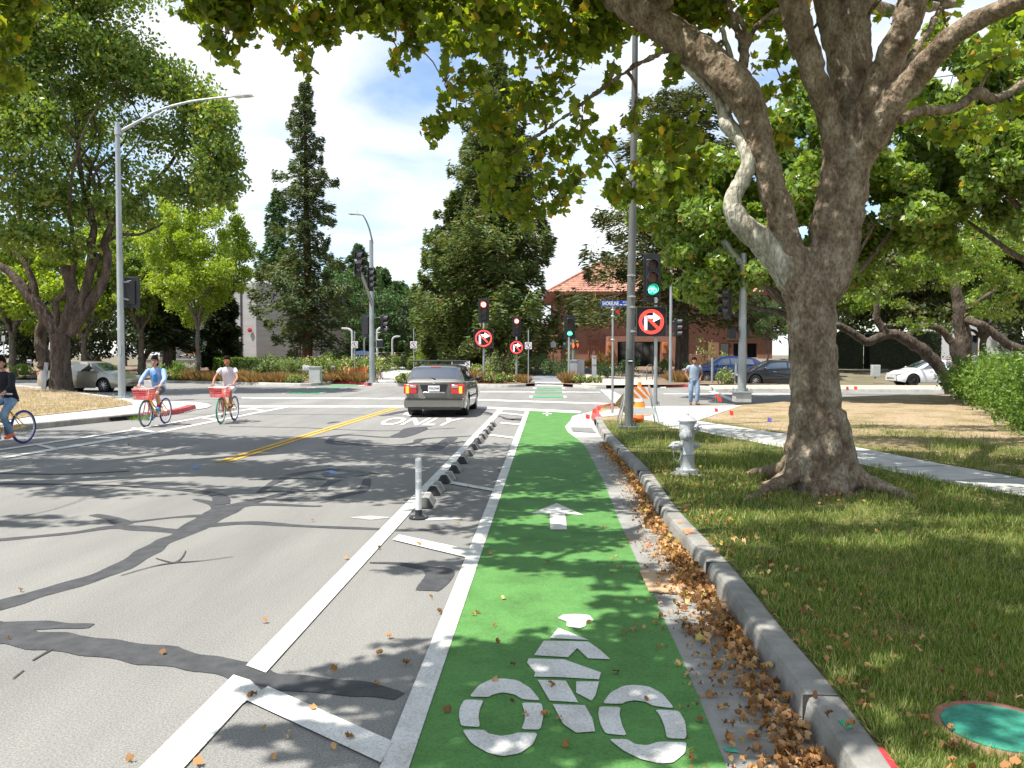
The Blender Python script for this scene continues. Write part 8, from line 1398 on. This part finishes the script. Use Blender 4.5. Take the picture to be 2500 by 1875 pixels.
for a, c_ in zip(px, py):
    g_ = G(a, c_, .15)
    if g_.x < kx_(g_.y) + .19 or g_.y > 21 or inpoly(g_.x, g_.y, pv2): continue
    if (g_.x - TB.x) ** 2 + (g_.y - TB.y) ** 2 < .5 or (g_.x - VC.x) ** 2 + (g_.y - VC.y) ** 2 < .075: continue
    fn_ = math.sin(g_.x * 1.3 + 2) * math.sin(g_.y * 1.1) + .5 * math.sin(g_.x * 3.7 + g_.y * 2.9); dry = dryness(g_.x, g_.y) + fn_ * .18 > .5
    nz = .5 + .28 * math.sin(g_.x * 2.3 + 1.7 * math.sin(g_.y * 1.9)) * math.sin(g_.y * 2.9 + math.sin(g_.x * 3.1)) + .22 * math.sin(g_.x * 7.1 + 2 * math.sin(g_.y * 5.3)) * math.sin(g_.y * 6.7)
    edge = g_.x - kx_(g_.y) - .19
    if rng.random() > .25 + 1.1 * nz or (edge < .12 and rng.random() < .5 - 3 * edge): continue
    (Q if dry else P).append((g_.x, g_.y, .145)); (SQ if dry else SP).append(.62 + .75 * nz)
P = np.array(P); Q = np.array(Q); f = leafcloud('grass', P, np.clip(.028 + P[:, 1] * .0050, .03, .09) * 1.2 * np.array(SP), m_grassb, None, 'blade', .2, np.tile([0, 0, .9], (len(P), 1)), .42); tag(f, 'patchy green and straw coloured lawn grass', 'grass', kind='stuff')
Q = Q[rng.random(len(Q)) < .75]; f = leafcloud('dry_grass', Q, .07, m_dryb, None, 'blade', .2, np.tile([0, 0, .6], (len(Q), 1)), .6); tag(f, 'dry straw coloured grass around the pole and beyond the pavement', 'grass', kind='stuff')
# verge on the left corner: tufts and leaves
P = []
dp_ = [(p.x, p.y) for p in dirt]
while len(P) < 9000:
    g_ = G(rng.uniform(-60, 330), rng.uniform(945, 1045), .16)
    if inpoly(g_.x, g_.y, dp_): P.append((g_.x, g_.y, .155))
P = np.array(P); f = leafcloud('dry_grass', P, .13, m_dryb, None, 'blade', .2, np.tile([0, 0, .5], (len(P), 1)), .7); tag(f, 'dry grass on the left corner verge', 'grass', kind='stuff')
P = [(lambda g_: (g_.x, g_.y, .02))(G(rng.uniform(315, 372), rng.uniform(1021, 1028))) for _ in range(500)]; f = leafcloud('weeds', np.array(P), .13, m_hedge, None, 'blade', .2, np.tile([0, 0, .6], (len(P), 1)), .6); tag(f, 'green weeds growing at the left kerb by the drain opening', 'weeds', kind='stuff')
# ---------------------------------------------------------------- planting bed across the street
def tf(px, d, h=.6, mat=m_fount, label=None, group=None, w_=.75, n=260): return tuft('ornamental_grass', label, B(px, d), h, mat, n, w_, group)
pro = tf(0, 48, .62, label='x', group='bronze fountain grasses along the far bed'); pro2 = tf(5, 48, .55, label='x', group='bronze fountain grasses along the far bed', n=200)
areas = [([i * 15 + 412 for i in range(12)], 47.2, 'bronze fountain grass in the bed behind the cyclists, left of the white utility box'), ([i * 14 + 585 for i in range(11)], 47.6, 'bronze fountain grass in the bed in front of the grey green shrubs'), ([i * 12 + 792 for i in range(9)], 47, 'bronze fountain grass in the bed around the cones and netting'), ([1148, 1162, 1174, 1190, 1250, 1264, 1278], 46.8, 'bronze fountain grass by the red lit signals behind the far kerb'), ([1385, 1394, 1403], 46.8, 'bronze fountain grass at the foot of the large utility cabinet'), ([1645, 1656, 1668, 1679], 48, 'bronze fountain grass under the dark cedar by the red kerb')]
first = True
for pxs_, d_, lb in areas:
    for i, px_ in enumerate(pxs_):
        src = pro if i % 2 == 0 else pro2; loc = B(px_ + random.uniform(-4, 4), d_ + random.uniform(-.3, 1.2)); o = dup(src, loc, random.uniform(0, 6), random.uniform(.75, 1.2), lb, lb.replace('grass', 'grasses', 1))
for o in (pro, pro2): [bpy.data.objects.remove(c_) for c_ in [x for x in bpy.data.objects if x.parent == o]]; bpy.data.objects.remove(o)
def sb(px, d, w_, h, mat, leaf, n, label, group=None, **k): return shrub('shrub', label, px, d, w_, h, mat, leaf, n, group, **k)
for px_, w_, h, lb in ((622, 2.2, 1.2, 'left'), (660, 2.6, 1.5, 'second'), (700, 2.6, 1.45, 'third'), (728, 2., 1.3, 'right')): sb(px_, 52, w_, h, m_sage, .14, 1500, f'{lb} grey green shrub of the soft row left of the narrow redwood trunk')
for px_, w_, h, lb in ((790, 2.4, 1.5, 'pale flowering rose bush just right of the narrow redwood trunk'), (830, 2.4, 1.6, 'flowering rose bush behind the small dark purple sign'), (868, 2.2, 1.3, 'flowering bush behind the orange netting'), (893, 1.8, 1.7, 'leafy rose bush at the left foot of the signal mast'), (927, 1.9, 1.7, 'leafy rose bush at the right foot of the signal mast')): sb(px_, 51, w_, h, m_rose, .13, 1500, lb)
for px_, d_, w_, h, mat, lb in ((965, 66, 4, 1.1, m_sage, 'low green planting left along the pale footpath end'), (1020, 68, 5, 1.2, m_sage, 'low green planting beyond the middle no walking sign'), (1052, 64, 3.2, 2.2, m_lime, 'bright yellow green bush left of the green cabinets'), (1160, 54, 3, .9, m_rose, 'low rose planting behind the red lit signal post'), (1232, 55, 3.2, 1.5, m_sage, 'grey green shrub right of the thick redwood trunk'), (1282, 56, 3.4, 1.4, m_sage, 'grey green shrub behind the right no walking sign'), (1322, 57, 3., 1.5, m_sage, 'grey green shrub left of the dark rounded shrub'), (1364, 53, 1.9, 1.25, m_pine, 'dark green rounded shrub beside the blue grey path'),
    (1490, 53, 1.6, 1.2, m_pine, 'rounded green shrub left behind the street name post'), (1518, 54, 1.9, 1.3, m_pine, 'rounded green shrub just left of the tall grey pole'), (1442, 64, 1.2, .9, m_gold, 'yellow green plant left of the meter pedestal'), (1474, 64, 1.8, 1.3, m_gold, 'yellow and orange leaved plant at the red building wall'), (1722, 52, 2., 2.3, m_rose, 'tall pink flowering rose bush left of the blue car'), (1610, 60, 2, 1, m_sage, 'shrub beside the red building entrance'), (72, 46.5, 2.6, .9, m_hedge, 'bright green clipped bush behind the cyclist in black'), (425, 50, 2.6, 1.2, m_hedge, 'green bush behind the middle cyclist shoulder'),
    (420, 47.5, 1.6, .7, m_rose, 'low leafy shrub by the far kerb beside the middle cyclist'), (445, 47.8, 1.3, .6, m_rose, 'low leafy shrub between the two nearer cyclists'), (716, 47, .9, .5, m_rose, 'low bright green plant left of the white utility box'), (733, 47, .7, .4, m_rose, 'small plant touching the white utility box'), (1205, 46.5, 1.1, .55, m_rose, 'low rose plant behind the far kerb under the larger red signal'), (1232, 46.5, 1.1, .55, m_rose, 'low rose plant right of the larger red signal post'), (970, 46.5, .9, .5, m_rose, 'low plant at the near end of the pale footpath'), (995, 46.5, 1.2, .6, m_rose, 'low plant left of the wagon roof at the path edge'),
    (1415, 46.5, .9, .45, m_rose, 'small plant in front of the large utility cabinet'), (1431, 46.5, .8, .4, m_rose, 'small plant between cabinet and meter pedestal'), (1454, 46.4, .7, .4, m_rose, 'small plant at the foot of the meter pedestal'), (1762, 45, .9, .9, m_rose, 'leafy weed on the median in front of the blue car'), (1786, 45, .7, .4, m_rose, 'small weed on the median left of the corner mast')): sb(px_, d_, w_, h, mat, .13 if w_ > 1 else .10, int(700 + 260 * w_), lb)
b = B(1396, 51); t = E('climbing_vine', b, 0, 'green vine climbing the countdown signal post', 'vine'); P = np.concatenate([blob((random.uniform(-.25, .25), 0, z), (.32, .3, .35), 70, 5)[0] for z in np.arange(.3, 3.4, .3)]); leafcloud('leaves', P, .13, m_rose, t, 'oval', .3); m = MB(); [twig(m, (0, 0, z), (random.uniform(-.2, .2), 0, z + .8), .015, .01) for z in (0, .8, 1.6, 2.4)]; m.build('stems', b_grey, t)
# low shrubs along the back of the right lawn
for i, px_ in enumerate((1960, 2050, 2120, 2200, 2270)): pass
# far belts of trees closing the view
for i, (px_, d_, cy_, rx_, ry_, lb) in enumerate([(-60, 84, 770, 180, 110, 'dark far tree at the left edge behind the evergreens'), (150, 90, 770, 170, 105, 'dark far tree behind the corner tree trunk'), (400, 95, 760, 170, 120, 'dark far tree behind the lime green tree'), (940, 120, 800, 130, 75, 'far dark tree beyond the end of the footpath'), (1130, 100, 800, 130, 80, 'far dark tree behind the bushy redwood'), (1700, 100, 720, 160, 150, 'far dark tree rising behind the red building'), (2000, 95, 760, 150, 110, 'far tree behind the left clipped hedge'), (2250, 98, 770, 150, 110, 'far tree behind the right clipped hedge'), (2480, 90, 760, 150, 120, 'far tree behind the hedge at the right edge')]): bl('background_tree', lb, px_, d_, cy_, rx_, ry_, m_dark if i not in (3, 5) else m_pine, .6, 5200, .3, group='far trees closing the view', clumps=12)
